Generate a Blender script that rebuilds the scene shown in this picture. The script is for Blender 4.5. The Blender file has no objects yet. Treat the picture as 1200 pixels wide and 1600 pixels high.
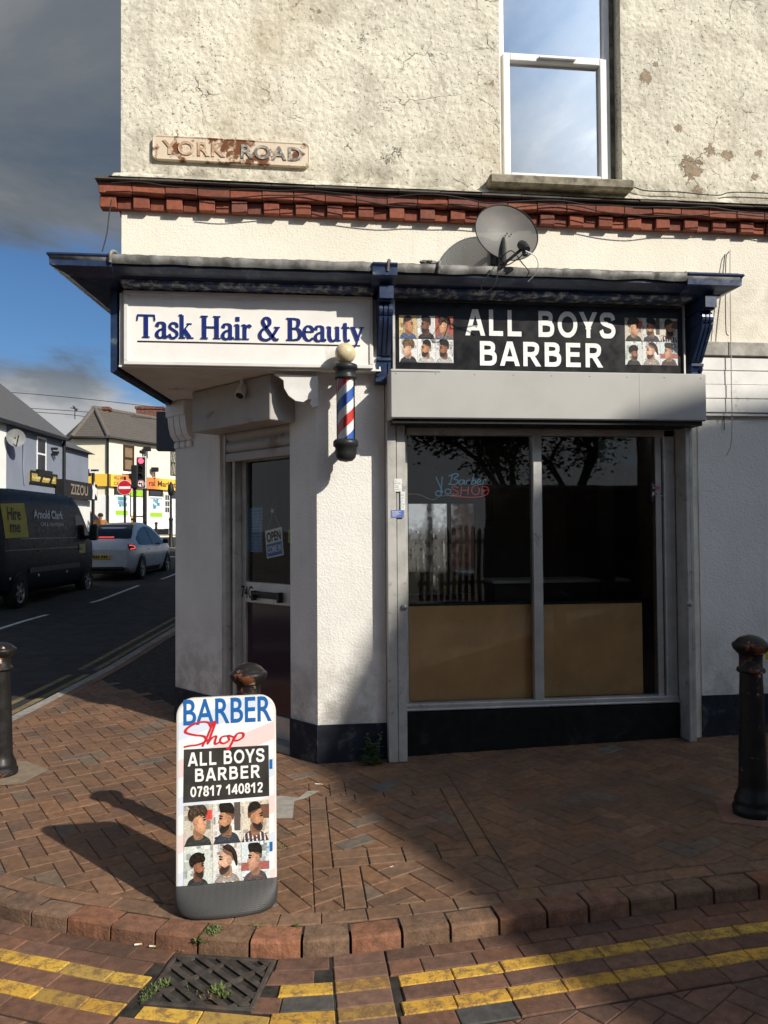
import bpy, bmesh, math, random
from mathutils import Vector, Matrix, noise
random.seed(11)
SC = bpy.context.scene
COL = SC.collection
R_ = math.radians

# ---------------------------------------------------------------- camera
CAM_F, YAW, PITCH, ROLL, EYE = 1200.0, R_(6.5), math.atan(29/1200), R_(.4), 1.65
CAM_R = (Matrix.Rotation(-YAW, 3, 'Z') @ Matrix.Rotation(math.pi/2 + PITCH, 3, 'X') @ Matrix.Rotation(-ROLL, 3, 'Z'))
CAM_C = Vector((0, 0, EYE))
cd = bpy.data.cameras.new('camera'); cam = bpy.data.objects.new('camera', cd); COL.objects.link(cam)
cam.matrix_world = Matrix.Translation(CAM_C) @ CAM_R.to_4x4()
cd.sensor_fit = 'VERTICAL'; cd.sensor_height = 24; cd.lens = 18.0
cd.clip_start = .05; cd.clip_end = 2000
SC.camera = cam

# ---------------------------------------------------------------- sun, sky, exposure
SUN_EL = R_(33)
SUN_AZ = Vector((.665, -.747)).normalized()          # horizontal direction towards the sun
SUN_L = Vector((-SUN_AZ.x*math.cos(SUN_EL), -SUN_AZ.y*math.cos(SUN_EL), -math.sin(SUN_EL)))
sd = bpy.data.lights.new('sun', 'SUN'); sd.energy = 5.0; sd.angle = R_(.7); sd.color = (1, .93, .82)
so = bpy.data.objects.new('sun', sd); COL.objects.link(so)
so.rotation_euler = SUN_L.to_track_quat('-Z', 'Y').to_euler(); so.location = (20, -22, 30)
SC.view_settings.view_transform = 'Standard'; SC.view_settings.look = 'None'
SC.view_settings.exposure = 0.12; SC.view_settings.gamma = 1.0
wd = bpy.data.worlds.new('World'); SC.world = wd; wd.use_nodes = True
def build_world():
    nt = wd.node_tree; nt.nodes.clear(); n = nt.nodes.new; l = nt.links.new
    out = n('ShaderNodeOutputWorld'); bg = n('ShaderNodeBackground'); bg.inputs['Strength'].default_value = .046
    sky = n('ShaderNodeTexSky'); sky.sky_type = 'NISHITA'; sky.sun_disc = False
    sky.sun_elevation = SUN_EL; sky.sun_rotation = math.atan2(SUN_AZ.x, SUN_AZ.y)
    sky.ozone_density = 2.0; sky.air_density = 1.0; sky.dust_density = .6
    tc = n('ShaderNodeTexCoord'); sep = n('ShaderNodeSeparateXYZ'); l(tc.outputs['Generated'], sep.inputs[0])
    zz = n('ShaderNodeMath'); zz.operation = 'MAXIMUM'; l(sep.outputs['Z'], zz.inputs[0]); zz.inputs[1].default_value = 0
    za = n('ShaderNodeMath'); za.operation = 'ADD'; l(zz.outputs[0], za.inputs[0]); za.inputs[1].default_value = .22
    dv = n('ShaderNodeVectorMath'); dv.operation = 'DIVIDE'
    cmb = n('ShaderNodeCombineXYZ')
    for i in range(3): l(za.outputs[0], cmb.inputs[i])
    l(tc.outputs['Generated'], dv.inputs[0]); l(cmb.outputs[0], dv.inputs[1])
    nz = n('ShaderNodeTexNoise'); nz.inputs['Scale'].default_value = 1.15; nz.inputs['Detail'].default_value = 9; nz.inputs['Roughness'].default_value = .61
    nz.inputs['Distortion'].default_value = .35
    l(dv.outputs[0], nz.inputs['Vector'])
    rz = n('ShaderNodeValToRGB'); l(sep.outputs['Z'], rz.inputs[0]); e = rz.color_ramp.elements
    e[0].position = 0; e[0].color = (.66,)*3+(1,)
    e[1].position = 1; e[1].color = (.55,)*3+(1,)
    for p, v in ((.14, .62), (.19, .38), (.25, .25), (.30, .33), (.36, .58), (.42, .72), (.50, .80), (.56, .62), (.70, .50)):
        q = e.new(p); q.color = (v, v, v, 1)
    ad = n('ShaderNodeMath'); ad.operation = 'ADD'; l(nz.outputs['Fac'], ad.inputs[0]); l(rz.outputs[0], ad.inputs[1])
    cov = n('ShaderNodeMapRange'); cov.interpolation_type = 'SMOOTHSTEP'
    cov.inputs['From Min'].default_value = .93; cov.inputs['From Max'].default_value = 1.12; l(ad.outputs[0], cov.inputs['Value'])
    den = n('ShaderNodeMapRange'); den.inputs['From Min'].default_value = .42; den.inputs['From Max'].default_value = .70; l(nz.outputs['Fac'], den.inputs['Value'])
    nz2 = n('ShaderNodeTexNoise'); nz2.inputs['Scale'].default_value = 2.6; nz2.inputs['Detail'].default_value = 6; l(dv.outputs[0], nz2.inputs['Vector'])
    cc = n('ShaderNodeValToRGB'); e = cc.color_ramp.elements
    e[0].position = .0; e[0].color = (.92, .93, .95, 1); e[1].position = 1; e[1].color = (.27, .37, .52, 1)
    q = e.new(.45); q.color = (.50, .56, .63, 1)
    dm = n('ShaderNodeMath'); dm.operation = 'MULTIPLY_ADD'; l(nz2.outputs['Fac'], dm.inputs[0]); dm.inputs[1].default_value = .7; 
    ds = n('ShaderNodeMath'); ds.operation = 'SUBTRACT'; l(den.outputs[0], ds.inputs[0]); ds.inputs[1].default_value = .35
    lz = n('ShaderNodeMapRange'); lz.interpolation_type = 'SMOOTHSTEP'; lz.inputs['From Min'].default_value = .25; lz.inputs['From Max'].default_value = .13; lz.inputs['To Max'].default_value = .80; l(sep.outputs['Z'], lz.inputs['Value']); dl = n('ShaderNodeMath'); dl.operation = 'SUBTRACT'; l(ds.outputs[0], dl.inputs[0]); l(lz.outputs[0], dl.inputs[1])   # low clouds are whiter
    l(dl.outputs[0], dm.inputs[2]); l(dm.outputs[0], cc.inputs[0])
    sc = n('ShaderNodeVectorMath'); sc.operation = 'SCALE'; sd_ = n('ShaderNodeVectorMath'); sd_.operation = 'DOT_PRODUCT'; l(tc.outputs['Generated'], sd_.inputs[0]); sd_.inputs[1].default_value = tuple(-SUN_L)
    gl_ = n('ShaderNodeMapRange'); gl_.interpolation_type = 'SMOOTHSTEP'; gl_.inputs['From Min'].default_value = .86; gl_.inputs['From Max'].default_value = 1.0; gl_.inputs['To Min'].default_value = 6.4; gl_.inputs['To Max'].default_value = 88.0; l(sd_.outputs['Value'], gl_.inputs['Value'])   # clouds towards the sun are brighter
    lowz = n('ShaderNodeMapRange'); lowz.interpolation_type = 'SMOOTHSTEP'; lowz.inputs['From Min'].default_value = .24; lowz.inputs['From Max'].default_value = .12; lowz.inputs['To Min'].default_value = 1.0; lowz.inputs['To Max'].default_value = 1.75; l(sep.outputs['Z'], lowz.inputs['Value']); mm = n('ShaderNodeMath'); mm.operation = 'MULTIPLY'; l(gl_.outputs[0], mm.inputs[0]); l(lowz.outputs[0], mm.inputs[1])
    l(mm.outputs[0], sc.inputs['Scale']); l(cc.outputs[0], sc.inputs[0])
    tint = n('ShaderNodeVectorMath'); tint.operation = 'MULTIPLY'; l(sky.outputs[0], tint.inputs[0]); tint.inputs[1].default_value = (.95, 1.38, 1.82)
    mx = n('ShaderNodeMix'); mx.data_type = 'RGBA'
    l(cov.outputs[0], mx.inputs['Factor']); l(tint.outputs[0], mx.inputs['A']); l(sc.outputs[0], mx.inputs['B'])
    l(mx.outputs['Result'], bg.inputs['Color']); l(bg.outputs[0], out.inputs[0])
build_world()

# ---------------------------------------------------------------- helpers: points
def ray(u, v): return CAM_R @ Vector(((u-600)/CAM_F, (800-v)/CAM_F, -1))
def aty(u, v, Y):                                    # the point of the plane y = Y seen at photo pixel (u, v)
    d = ray(u, v); return CAM_C + d*(Y/d.y)
def atd(u, v, depth): return CAM_C + ray(u, v)*depth
def atplane(u, v, o, n):
    d = ray(u, v); t = (Vector(o)-CAM_C).dot(n)/d.dot(n); return CAM_C + d*t
PRY = [10, 15, 19, 22, 25, 30, 45, 60]; PRZ = [0, .12, .14, .27, .31, .55, 1.49, 1.7]
def lerpt(xs, ys, x):
    if x <= xs[0]: return ys[0]
    for i in range(1, len(xs)):
        if x <= xs[i]:
            t = (x-xs[i-1])/(xs[i]-xs[i-1]); return ys[i-1]+(ys[i]-ys[i-1])*t
    return ys[-1]
def gz(x, y): return lerpt(PRY, PRZ, y) + .028*min(max(x, 0), 8)*min(1, max(0, (14-y)/6))   # pavement height
def gnd(u, v, off=-.1):
    d = ray(u, v); t = .5
    while t < 150:
        p = CAM_C + d*t
        if p.z <= gz(p.x, p.y)+off: return p
        t += .01
    return p
RA = R_(5.3); RD = Vector((math.sin(RA), math.cos(RA), 0)); RN = Vector((-math.cos(RA), math.sin(RA), 0)); RK = Vector((-2.541, 7.605, 0))
def rd(s, w, z=None, off=-.1):                       # main road frame: s along it, w leftwards from the kerb
    p = RK + RD*s + RN*w; p.z = gz(p.x, p.y)+off if z is None else z; return p

# ---------------------------------------------------------------- helpers: objects
def top_of(o):
    while o.parent: o = o.parent
    return o
def rootm(o): return Matrix.Translation(o.location) @ o.rotation_euler.to_matrix().to_4x4()
def tag(o, label=None, cat=None, group=None, kind=None):
    if label: o['label'] = label
    if cat: o['category'] = cat
    if group: o['group'] = group
    if kind: o['kind'] = kind
    return o
def thing(name, loc, label, cat, rotz=0, group=None):
    o = bpy.data.objects.new(name, None); COL.objects.link(o); o.empty_display_size = .1
    o.location = loc; o.rotation_euler = (0, 0, rotz)
    return tag(o, label, cat, group)
def copy_tree(o, parent=None):
    c = o.copy(); COL.objects.link(c)
    if parent: c.parent = parent
    for ch in list(o.children): copy_tree(ch, c)
    return c

class Frame:
    """a flat frame on a wall: a to the right, b up, d out towards the viewer"""
    def __init__(s, o, u, w=(0, 0, 1)):
        s.o = Vector(o); s.u = Vector(u).normalized(); s.w = Vector(w).normalized(); s.n = s.u.cross(s.w)
    def __call__(s, a, b, d=0): return s.o + s.u*a + s.w*b + s.n*d
    def px(s, u, v, d=0):
        p = atplane(u, v, s.o+s.n*d, s.n)-s.o; return p.dot(s.u), p.dot(s.w)
ID = lambda x, y, z: Vector((x, y, z))

class MB:
    def __init__(s): s.v = []; s.f = []; s.m = []; s.c = []; s.sm = []; s.hascol = False
    def add(s, vs, fs, m=0, c=None, smooth=False):
        b = len(s.v); s.v += [Vector(p) for p in vs]
        for f in fs:
            s.f.append([i+b for i in f]); s.m.append(m); s.sm.append(smooth)
            s.c.append(c); 
            if c is not None: s.hascol = True
    def poly(s, pts, m=0, c=None): s.add(pts, [list(range(len(pts)))], m, c)
    def fan(s, pts, cc, cr, m=0, centre=None):       # per-corner colours: centre and rim
        ce = centre or sum((Vector(p) for p in pts), Vector())/len(pts)
        n = len(pts)
        for i in range(n): s.add([ce, pts[i], pts[(i+1) % n]], [[0, 1, 2]], m, [cc, cr, cr])
    def box(s, x0, x1, y0, y1, z0, z1, m=0, c=None, bev=0, F=ID):
        if x1 < x0: x0, x1 = x1, x0
        if y1 < y0: y0, y1 = y1, y0
        if z1 < z0: z0, z1 = z1, z0
        if bev <= 0:
            vs = [F(x, y, z) for z in (z0, z1) for y in (y0, y1) for x in (x0, x1)]
            s.add(vs, [[0, 2, 3, 1], [4, 5, 7, 6], [0, 1, 5, 4], [2, 6, 7, 3], [0, 4, 6, 2], [1, 3, 7, 5]], m, c); return
        bev = min(bev, (x1-x0)*.45, (y1-y0)*.45, (z1-z0)*.45)
        vs = []; ix = {}
        for a in (0, 1):
            for b_ in (0, 1):
                for g in (0, 1):
                    X = (x0, x1)[a]; Y = (y0, y1)[b_]; Z = (z0, z1)[g]; dx = bev if a == 0 else -bev; dy = bev if b_ == 0 else -bev; dz = bev if g == 0 else -bev
                    for k, p in enumerate(((X, Y+dy, Z+dz), (X+dx, Y, Z+dz), (X+dx, Y+dy, Z))):
                        ix[(a, b_, g, k)] = len(vs); vs.append(F(*p))
        fs = []
        for a in (0, 1): fs.append([ix[(a, 0, 0, 0)], ix[(a, 1, 0, 0)], ix[(a, 1, 1, 0)], ix[(a, 0, 1, 0)]])
        for b_ in (0, 1): fs.append([ix[(0, b_, 0, 1)], ix[(1, b_, 0, 1)], ix[(1, b_, 1, 1)], ix[(0, b_, 1, 1)]])
        for g in (0, 1): fs.append([ix[(0, 0, g, 2)], ix[(1, 0, g, 2)], ix[(1, 1, g, 2)], ix[(0, 1, g, 2)]])
        for p in (0, 1):
            for q in (0, 1):
                fs.append([ix[(p, q, 0, 0)], ix[(p, q, 1, 0)], ix[(p, q, 1, 1)], ix[(p, q, 0, 1)]])
                fs.append([ix[(p, 0, q, 0)], ix[(p, 1, q, 0)], ix[(p, 1, q, 2)], ix[(p, 0, q, 2)]])
                fs.append([ix[(0, p, q, 1)], ix[(1, p, q, 1)], ix[(1, p, q, 2)], ix[(0, p, q, 2)]])
        for a in (0, 1):
            for b_ in (0, 1):
                for g in (0, 1): fs.append([ix[(a, b_, g, k)] for k in range(3)])
        s.add(vs, fs, m, c)
    def prism(s, pts, z0, z1, m=0, c=None, F=ID):    # polygon in xy, extruded in z
        n = len(pts); vs = [F(p[0], p[1], z0) for p in pts]+[F(p[0], p[1], z1) for p in pts]
        s.add(vs, [list(range(n))[::-1], [i+n for i in range(n)]]+[[i, (i+1) % n, (i+1) % n+n, i+n] for i in range(n)], m, c)
    def tube(s, pts, r, n=8, m=0, c=None, cap=True, smooth=True):
        pts = [Vector(p) for p in pts]; N = len(pts)
        rs = r if isinstance(r, (list, tuple)) else [r]*N
        t0 = (pts[1]-pts[0]).normalized(); up = Vector((0, 0, 1)) if abs(t0.z) < .9 else Vector((1, 0, 0))
        nx = t0.cross(up).normalized(); vs = []
        for i in range(N):
            t = (pts[min(i+1, N-1)]-pts[max(i-1, 0)])
            if t.length < 1e-9: t = t0
            t.normalize(); nx = (nx-t*nx.dot(t)).normalized(); ny = t.cross(nx)
            for k in range(n):
                a = 2*math.pi*k/n; vs.append(pts[i]+(nx*math.cos(a)+ny*math.sin(a))*rs[i])
        fs = [[i*n+k, i*n+(k+1) % n, (i+1)*n+(k+1) % n, (i+1)*n+k] for i in range(N-1) for k in range(n)]
        s.add(vs, fs, m, c, smooth)
        if cap: s.add(vs[:n], [list(range(n))[::-1]], m, c); s.add(vs[-n:], [list(range(n))], m, c)
    def lathe(s, prof, n=24, m=0, c=None, F=ID, smooth=True, a0=0, a1=2*math.pi, cap=True):
        full = abs(a1-a0-2*math.pi) < 1e-6; K = n if full else n+1; vs = []
        for r, z in prof:
            for k in range(K):
                a = a0+(a1-a0)*k/n; vs.append(F(r*math.cos(a), r*math.sin(a), z))
        fs = [[i*K+k, i*K+(k+1) % K, (i+1)*K+(k+1) % K, (i+1)*K+k] for i in range(len(prof)-1) for k in range(K if full else n)]
        s.add(vs, fs, m, c, smooth)
        if cap and full:
            if prof[0][0] > 1e-4: s.add(vs[:K], [list(range(K))[::-1]], m, c)
            if prof[-1][0] > 1e-4: s.add(vs[-K:], [list(range(K))], m, c)
    def grid(s, rows, m=0, c=None, smooth=True, closed=False):
        n = len(rows[0]); vs = [p for r in rows for p in r]
        k2 = n if closed else n-1
        s.add(vs, [[i*n+k, i*n+(k+1) % n, (i+1)*n+(k+1) % n, (i+1)*n+k] for i in range(len(rows)-1) for k in range(k2)], m, c, smooth)
    def build(s, name, mats, parent=None, origin=None, local=False, bevel=0, subsurf=0, fixn=True):
        if not isinstance(mats, (list, tuple)): mats = [mats]
        vs = s.v
        me = bpy.data.meshes.new(name); o = bpy.data.objects.new(name, me); COL.objects.link(o)
        if parent is not None:
            o.parent = parent
            if not local:
                inv = rootm(top_of(parent)).inverted(); vs = [inv @ p for p in vs]
        elif origin is not None:
            og = Vector(origin); o.location = og
            if not local: vs = [p-og for p in vs]
        me.from_pydata([tuple(p) for p in vs], [], s.f)
        for mt in mats: me.materials.append(mt)
        me.polygons.foreach_set('material_index', s.m); me.polygons.foreach_set('use_smooth', s.sm)
        if s.hascol:
            ca = me.color_attributes.new('Col', 'FLOAT_COLOR', 'CORNER'); data = []
            for f, c in zip(s.f, s.c):
                if c is None: data += [1, 1, 1, 1]*len(f)
                elif isinstance(c[0], (tuple, list)):
                    for q in c: data += [q[0], q[1], q[2], 1]
                else: data += [c[0], c[1], c[2], 1]*len(f)
            ca.data.foreach_set('color', data)
        me.update()
        if fixn:
            bm = bmesh.new(); bm.from_mesh(me); bmesh.ops.recalc_face_normals(bm, faces=bm.faces); bm.to_mesh(me); bm.free()
        if bevel:
            md = o.modifiers.new('bevel', 'BEVEL'); md.width = bevel; md.segments = 2; md.limit_method = 'ANGLE'; md.angle_limit = R_(40); md.harden_normals = False
        if subsurf:
            md = o.modifiers.new('subsurf', 'SUBSURF'); md.levels = subsurf; md.render_levels = subsurf
        return o

def text_shape(body, bold=0.0, space=1.0, res=4):
    cu = bpy.data.curves.new('t', 'FONT'); cu.body = body; cu.offset = bold; cu.space_character = space; cu.resolution_u = res
    ob = bpy.data.objects.new('t', cu); COL.objects.link(ob)
    me = bpy.data.meshes.new_from_object(ob)
    vs = [Vector(v.co) for v in me.vertices]; fs = [list(p.vertices) for p in me.polygons]
    bpy.data.objects.remove(ob); bpy.data.meshes.remove(me); bpy.data.curves.remove(cu)
    x0 = min(p.x for p in vs); x1 = max(p.x for p in vs); y0 = min(p.y for p in vs); y1 = max(p.y for p in vs)
    return [((p.x-x0)/(x1-x0), (p.y-y0)/(y1-y0)) for p in vs], fs
def put_text(mb, F, body, a0, a1, b0, b1, d, m=0, c=None, bold=.0, space=1.0, skew=0):
    vs, fs = text_shape(body, bold, space)
    mb.add([F(a0+(a1-a0)*x + skew*(b1-b0)*y, b0+(b1-b0)*y, d) for x, y in vs], fs, m, c)
def spline(pts, n=8, closed=False):
    P_ = [Vector(p) for p in pts]; out = []; N = len(P_)
    for i in range(N if closed else N-1):
        p0 = P_[(i-1) % N] if (closed or i > 0) else P_[0]*2-P_[1]; p1 = P_[i]; p2 = P_[(i+1) % N]
        p3 = P_[(i+2) % N] if (closed or i+2 < N) else P_[-1]*2-P_[-2]
        for k in range(n):
            t = k/n
            out.append(.5*((2*p1)+(-p0+p2)*t+(2*p0-5*p1+4*p2-p3)*t*t+(-p0+3*p1-3*p2+p3)*t**3))
    if not closed: out.append(P_[-1])
    return out
def pen(mb, F, pts, d, thick, thin=None, m=0, c=None, depth=0, mside=None, n=8, straight=False):
    """one stroke of lettering, broad on the verticals and thin on the horizontals"""
    if thin is None: thin = thick
    q = [Vector((p[0], p[1])) for p in pts]
    if not straight and len(q) > 2: q = spline(q, n)
    L, Rr = [], []
    for i, p in enumerate(q):
        t = q[min(i+1, len(q)-1)]-q[max(i-1, 0)]
        if t.length < 1e-9: t = Vector((1, 0))
        t.normalize(); w = (thin+(thick-thin)*abs(t.y)**1.3)/2; nn = Vector((-t.y, t.x))*w
        L.append(p+nn); Rr.append(p-nn)
    k = len(q)
    vs = [F(p.x, p.y, d) for p in L]+[F(p.x, p.y, d) for p in Rr]
    fs = [[i, i+1, i+1+k, i+k] for i in range(k-1)]
    mb.add(vs, fs, m, c)
    if depth:
        vs2 = [F(p.x, p.y, d-.0005) for p in L]+[F(p.x, p.y, d-.0005) for p in Rr]+[F(p.x, p.y, d-depth) for p in L]+[F(p.x, p.y, d-depth) for p in Rr]
        fs2 = [[i, i+1, i+1+2*k, i+2*k] for i in range(k-1)]+[[i+k, i+1+k, i+1+3*k, i+3*k] for i in range(k-1)]+[[0, k, 3*k, 2*k], [k-1, 2*k-1, 4*k-1, 3*k-1]]
        mb.add(vs2, fs2, m if mside is None else mside, c)
def clip_half(poly, p, n):                           # keep the side where (x-p).n >= 0
    out = []; N = len(poly)
    for i in range(N):
        a = poly[i]; b = poly[(i+1) % N]; da = (a-p).dot(n); db = (b-p).dot(n)
        if da >= 0: out.append(a)
        if (da >= 0) != (db >= 0): out.append(a+(b-a)*(da/(da-db)))
    return out

GRO = {'A': (1.0, [((.10, -.04), (.485, 1.04)), ((.90, -.04), (.515, 1.04)), ((.24, .29), (.76, .29))]), 'L': (.84, [((.2, 0), (.2, 1)), ((.12, .09), (.80, .09))]),
 'B': (1.0, [((.2, 0), (.2, 1)), [(.2, .91), (.52, .91), (.71, .85), (.74, .73), (.70, .61), (.52, .555), (.2, .555)], [(.2, .535), (.56, .535), (.78, .46), (.82, .30), (.76, .15), (.56, .09), (.2, .09)]]),
 'O': (1.09, ['o', (.545, .5, .42, .415)]), 'Y': (.93, [((.07, 1.04), (.47, .40)), ((.86, 1.04), (.46, .40)), ((.465, 0), (.465, .48))]),
 'S': (.94, [[(.79, .70), (.72, .86), (.48, .92), (.24, .87), (.17, .73), (.25, .60), (.48, .52), (.72, .44), (.80, .28), (.70, .13), (.47, .08), (.23, .13), (.13, .31)]]),
 'R': (1.0, [((.2, 0), (.2, 1)), [(.2, .91), (.56, .91), (.76, .84), (.78, .70), (.72, .56), (.54, .49), (.2, .49)], ((.47, .52), (.90, -.06))]),
 'E': (.92, [((.2, 0), (.2, 1)), ((.2, .09), (.84, .09)), ((.2, .52), (.78, .52)), ((.2, .91), (.82, .91))]), ' ': (.42, []),
 '0': (.78, ['o', (.39, .5, .27, .415)]), '1': (.78, [((.46, 0), (.46, 1)), ((.50, .95), (.16, .70))]), '2': (.78, [[(.14, .68), (.22, .86), (.40, .92), (.60, .86), (.65, .70), (.55, .52), (.30, .28), (.18, .08)], ((.09, .09), (.70, .09))]),
 '4': (.78, [((.54, 0), (.54, 1)), ((.56, 1.02), (.07, .28)), ((.05, .29), (.74, .29))]), '7': (.78, [((.08, .91), (.70, .91)), [(.66, .9), (.46, .55), (.35, .22), (.32, 0)]]), '8': (.78, ['o', (.39, .715, .215, .20), 'o', (.39, .285, .265, .20)])}
def grotesk(mb, F, body, a0, a1, b0, b1, d, m=0, wt=.212, sp=.06, skew=0):
    """plain bold sans capitals and figures"""
    tot = sum(GRO[c][0]+sp for c in body)-sp; sx = (a1-a0)/tot; sy = b1-b0; x = 0; i = 0
    def put(poly):
        nonlocal i
        q = clip_half(clip_half(poly, Vector((0, 0)), Vector((0, 1))), Vector((0, 1)), Vector((0, -1)))
        if len(q) >= 3: mb.add([F(a0+(x+p.x)*sx, b0+p.y*sy+skew*(x+p.x)*sx, d+(i % 9)*.0002) for p in q], [list(range(len(q)))], m); i += 1
    for ch in body:
        w, st = GRO[ch]; k = 0
        while k < len(st):
            s = st[k]
            if s == 'o':
                cx, cy, rx, ry = st[k+1]; k += 1; n = 28; h = wt/2
                for j in range(n):
                    t0, t1 = 2*math.pi*j/n, 2*math.pi*(j+1)/n; P = lambda t, e: Vector((cx+(rx+e)*math.cos(t), cy+(ry+e*.92)*math.sin(t)))
                    i = 0; put([P(t0, -h), P(t0, h), P(t1, h), P(t1, -h)])
            elif isinstance(s, tuple):
                p, q = Vector(s[0]), Vector(s[1]); t = (q-p).normalized(); e = (.0 if abs(t.x) < .01 or abs(t.y) < .01 else .12); nn = Vector((-t.y, t.x))*(wt/2)*(.9 if abs(t.y) < .01 else 1); put([p-t*e-nn, q+t*e-nn, q+t*e+nn, p-t*e+nn] if ch not in 'RY1' else [p-nn, q+t*e-nn, q+t*e+nn, p+nn])
            else:
                q = spline([Vector(p) for p in s], 5); L, R = [], []
                for j in range(len(q)):
                    t = (q[min(j+1, len(q)-1)]-q[max(j-1, 0)]).normalized(); nn = Vector((-t.y, t.x))*(wt/2)*(.9+.1*abs(t.y)); L.append(q[j]+nn); R.append(q[j]-nn)
                i += 1; z = i
                for j in range(len(q)-1): i = z; put([L[j], L[j+1], R[j+1], R[j]])
            k += 1; i += 1
        x += w+sp
# ---------------------------------------------------------------- materials
class NT:
    def __init__(s, name):
        s.mat = bpy.data.materials.new(name); s.mat.use_nodes = True; s.t = s.mat.node_tree; s.t.nodes.clear()
        s.out = s.t.nodes.new('ShaderNodeOutputMaterial'); s.co = None
    def n(s, typ, **kw):
        nd = s.t.nodes.new('ShaderNode'+typ)
        for k, v in kw.items(): setattr(nd, k, v)
        return nd
    def l(s, a, b): s.t.links.new(a, b)
    def val(s, nd, key, v):
        if v is None: return
        if hasattr(v, 'is_output') or isinstance(v, bpy.types.NodeSocket): s.l(v, nd.inputs[key])
        else:
            if isinstance(v, (tuple, list)) and len(v) == 3 and nd.inputs[key].type == 'RGBA': v = tuple(v)+(1,)
            nd.inputs[key].default_value = v
    def coord(s, scale=None):
        if s.co is None: s.co = s.n('TexCoord').outputs['Object']
        if scale is None: return s.co
        mp = s.n('Mapping'); s.l(s.co, mp.inputs['Vector']); mp.inputs['Scale'].default_value = scale; return mp.outputs[0]
    def noise(s, scale, detail=4, rough=.55, vec=None, dist=0, color=False):
        nd = s.n('TexNoise'); s.l(vec or s.coord(), nd.inputs['Vector'])
        nd.inputs['Scale'].default_value = scale; nd.inputs['Detail'].default_value = detail; nd.inputs['Roughness'].default_value = rough; nd.inputs['Distortion'].default_value = dist
        return nd.outputs['Color' if color else 'Fac']
    def voro(s, scale, feature='DISTANCE_TO_EDGE', vec=None, out='Distance'):
        nd = s.n('TexVoronoi', feature=feature); s.l(vec or s.coord(), nd.inputs['Vector']); nd.inputs['Scale'].default_value = scale; return nd.outputs[out]
    def ss(s, x, a, b, lo=0, hi=1):
        nd = s.n('MapRange'); nd.interpolation_type = 'SMOOTHSTEP'; s.val(nd, 'Value', x)
        nd.inputs['From Min'].default_value = a; nd.inputs['From Max'].default_value = b; nd.inputs['To Min'].default_value = lo; nd.inputs['To Max'].default_value = hi
        return nd.outputs[0]
    def math(s, op, a, b=None, c=None):
        nd = s.n('Math', operation=op); s.val(nd, 0, a)
        if b is not None: s.val(nd, 1, b)
        if c is not None: s.val(nd, 2, c)
        return nd.outputs[0]
    def mix(s, fac, a, b, mode='MIX'):
        nd = s.n('Mix'); nd.data_type = 'RGBA'; nd.blend_type = mode; s.val(nd, 'Factor', fac); s.val(nd, 6, a); s.val(nd, 7, b); return nd.outputs[2]
    def bump(s, h, strength=.5, dist=.01, nrm=None):
        nd = s.n('Bump'); s.l(h, nd.inputs['Height']); nd.inputs['Strength'].default_value = strength; nd.inputs['Distance'].default_value = dist
        if nrm: s.l(nrm, nd.inputs['Normal'])
        return nd.outputs[0]
    def attr(s, name='Col'):
        nd = s.n('Attribute'); nd.attribute_name = name; return nd.outputs['Color']
    def princ(s, base, rough=.6, metal=0, nrm=None, spec=.5, emit=None, es=0, coat=0, alpha=None):
        b = s.n('BsdfPrincipled'); s.val(b, 'Base Color', base); s.val(b, 'Roughness', rough); s.val(b, 'Metallic', metal); s.val(b, 'Specular IOR Level', spec)
        if nrm: s.l(nrm, b.inputs['Normal'])
        if emit is not None: s.val(b, 'Emission Color', emit); s.val(b, 'Emission Strength', es)
        if coat: b.inputs['Coat Weight'].default_value = coat; b.inputs['Coat Roughness'].default_value = .05
        if alpha is not None: s.val(b, 'Alpha', alpha)
        s.l(b.outputs[0], s.out.inputs[0]); return b
def pm(name, col, rough=.6, metal=0, var=.12, vs=6, bump=0, bs=60, spec=.3, emit=None, es=0, coat=0, dirt=0, dcol=(.08, .07, .06), ds=4):
    """painted or plain surface with uneven tone, optional grain and patchy dirt"""
    t = NT(name); nz = t.noise(vs, 5, .6)
    dark = tuple(c*(1-var*1.6) for c in col); lite = tuple(min(1, c*(1+var)) for c in col)
    base = t.mix(t.ss(nz, .3, .7), dark, lite)
    if dirt:
        dm = t.ss(t.noise(ds, 7, .68, dist=.3), .62-dirt*.25, .72-dirt*.1); base = t.mix(t.math('MULTIPLY', dm, .85), base, dcol)
    rr = t.ss(t.noise(vs*2.3, 3), .25, .75, max(0, rough-.08), min(1, rough+.1))
    nrm = t.bump(t.noise(bs, 4, .6), bump, .004) if bump else None
    t.princ(base, rr, metal, nrm, spec, emit, es, coat); return t.mat
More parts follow.
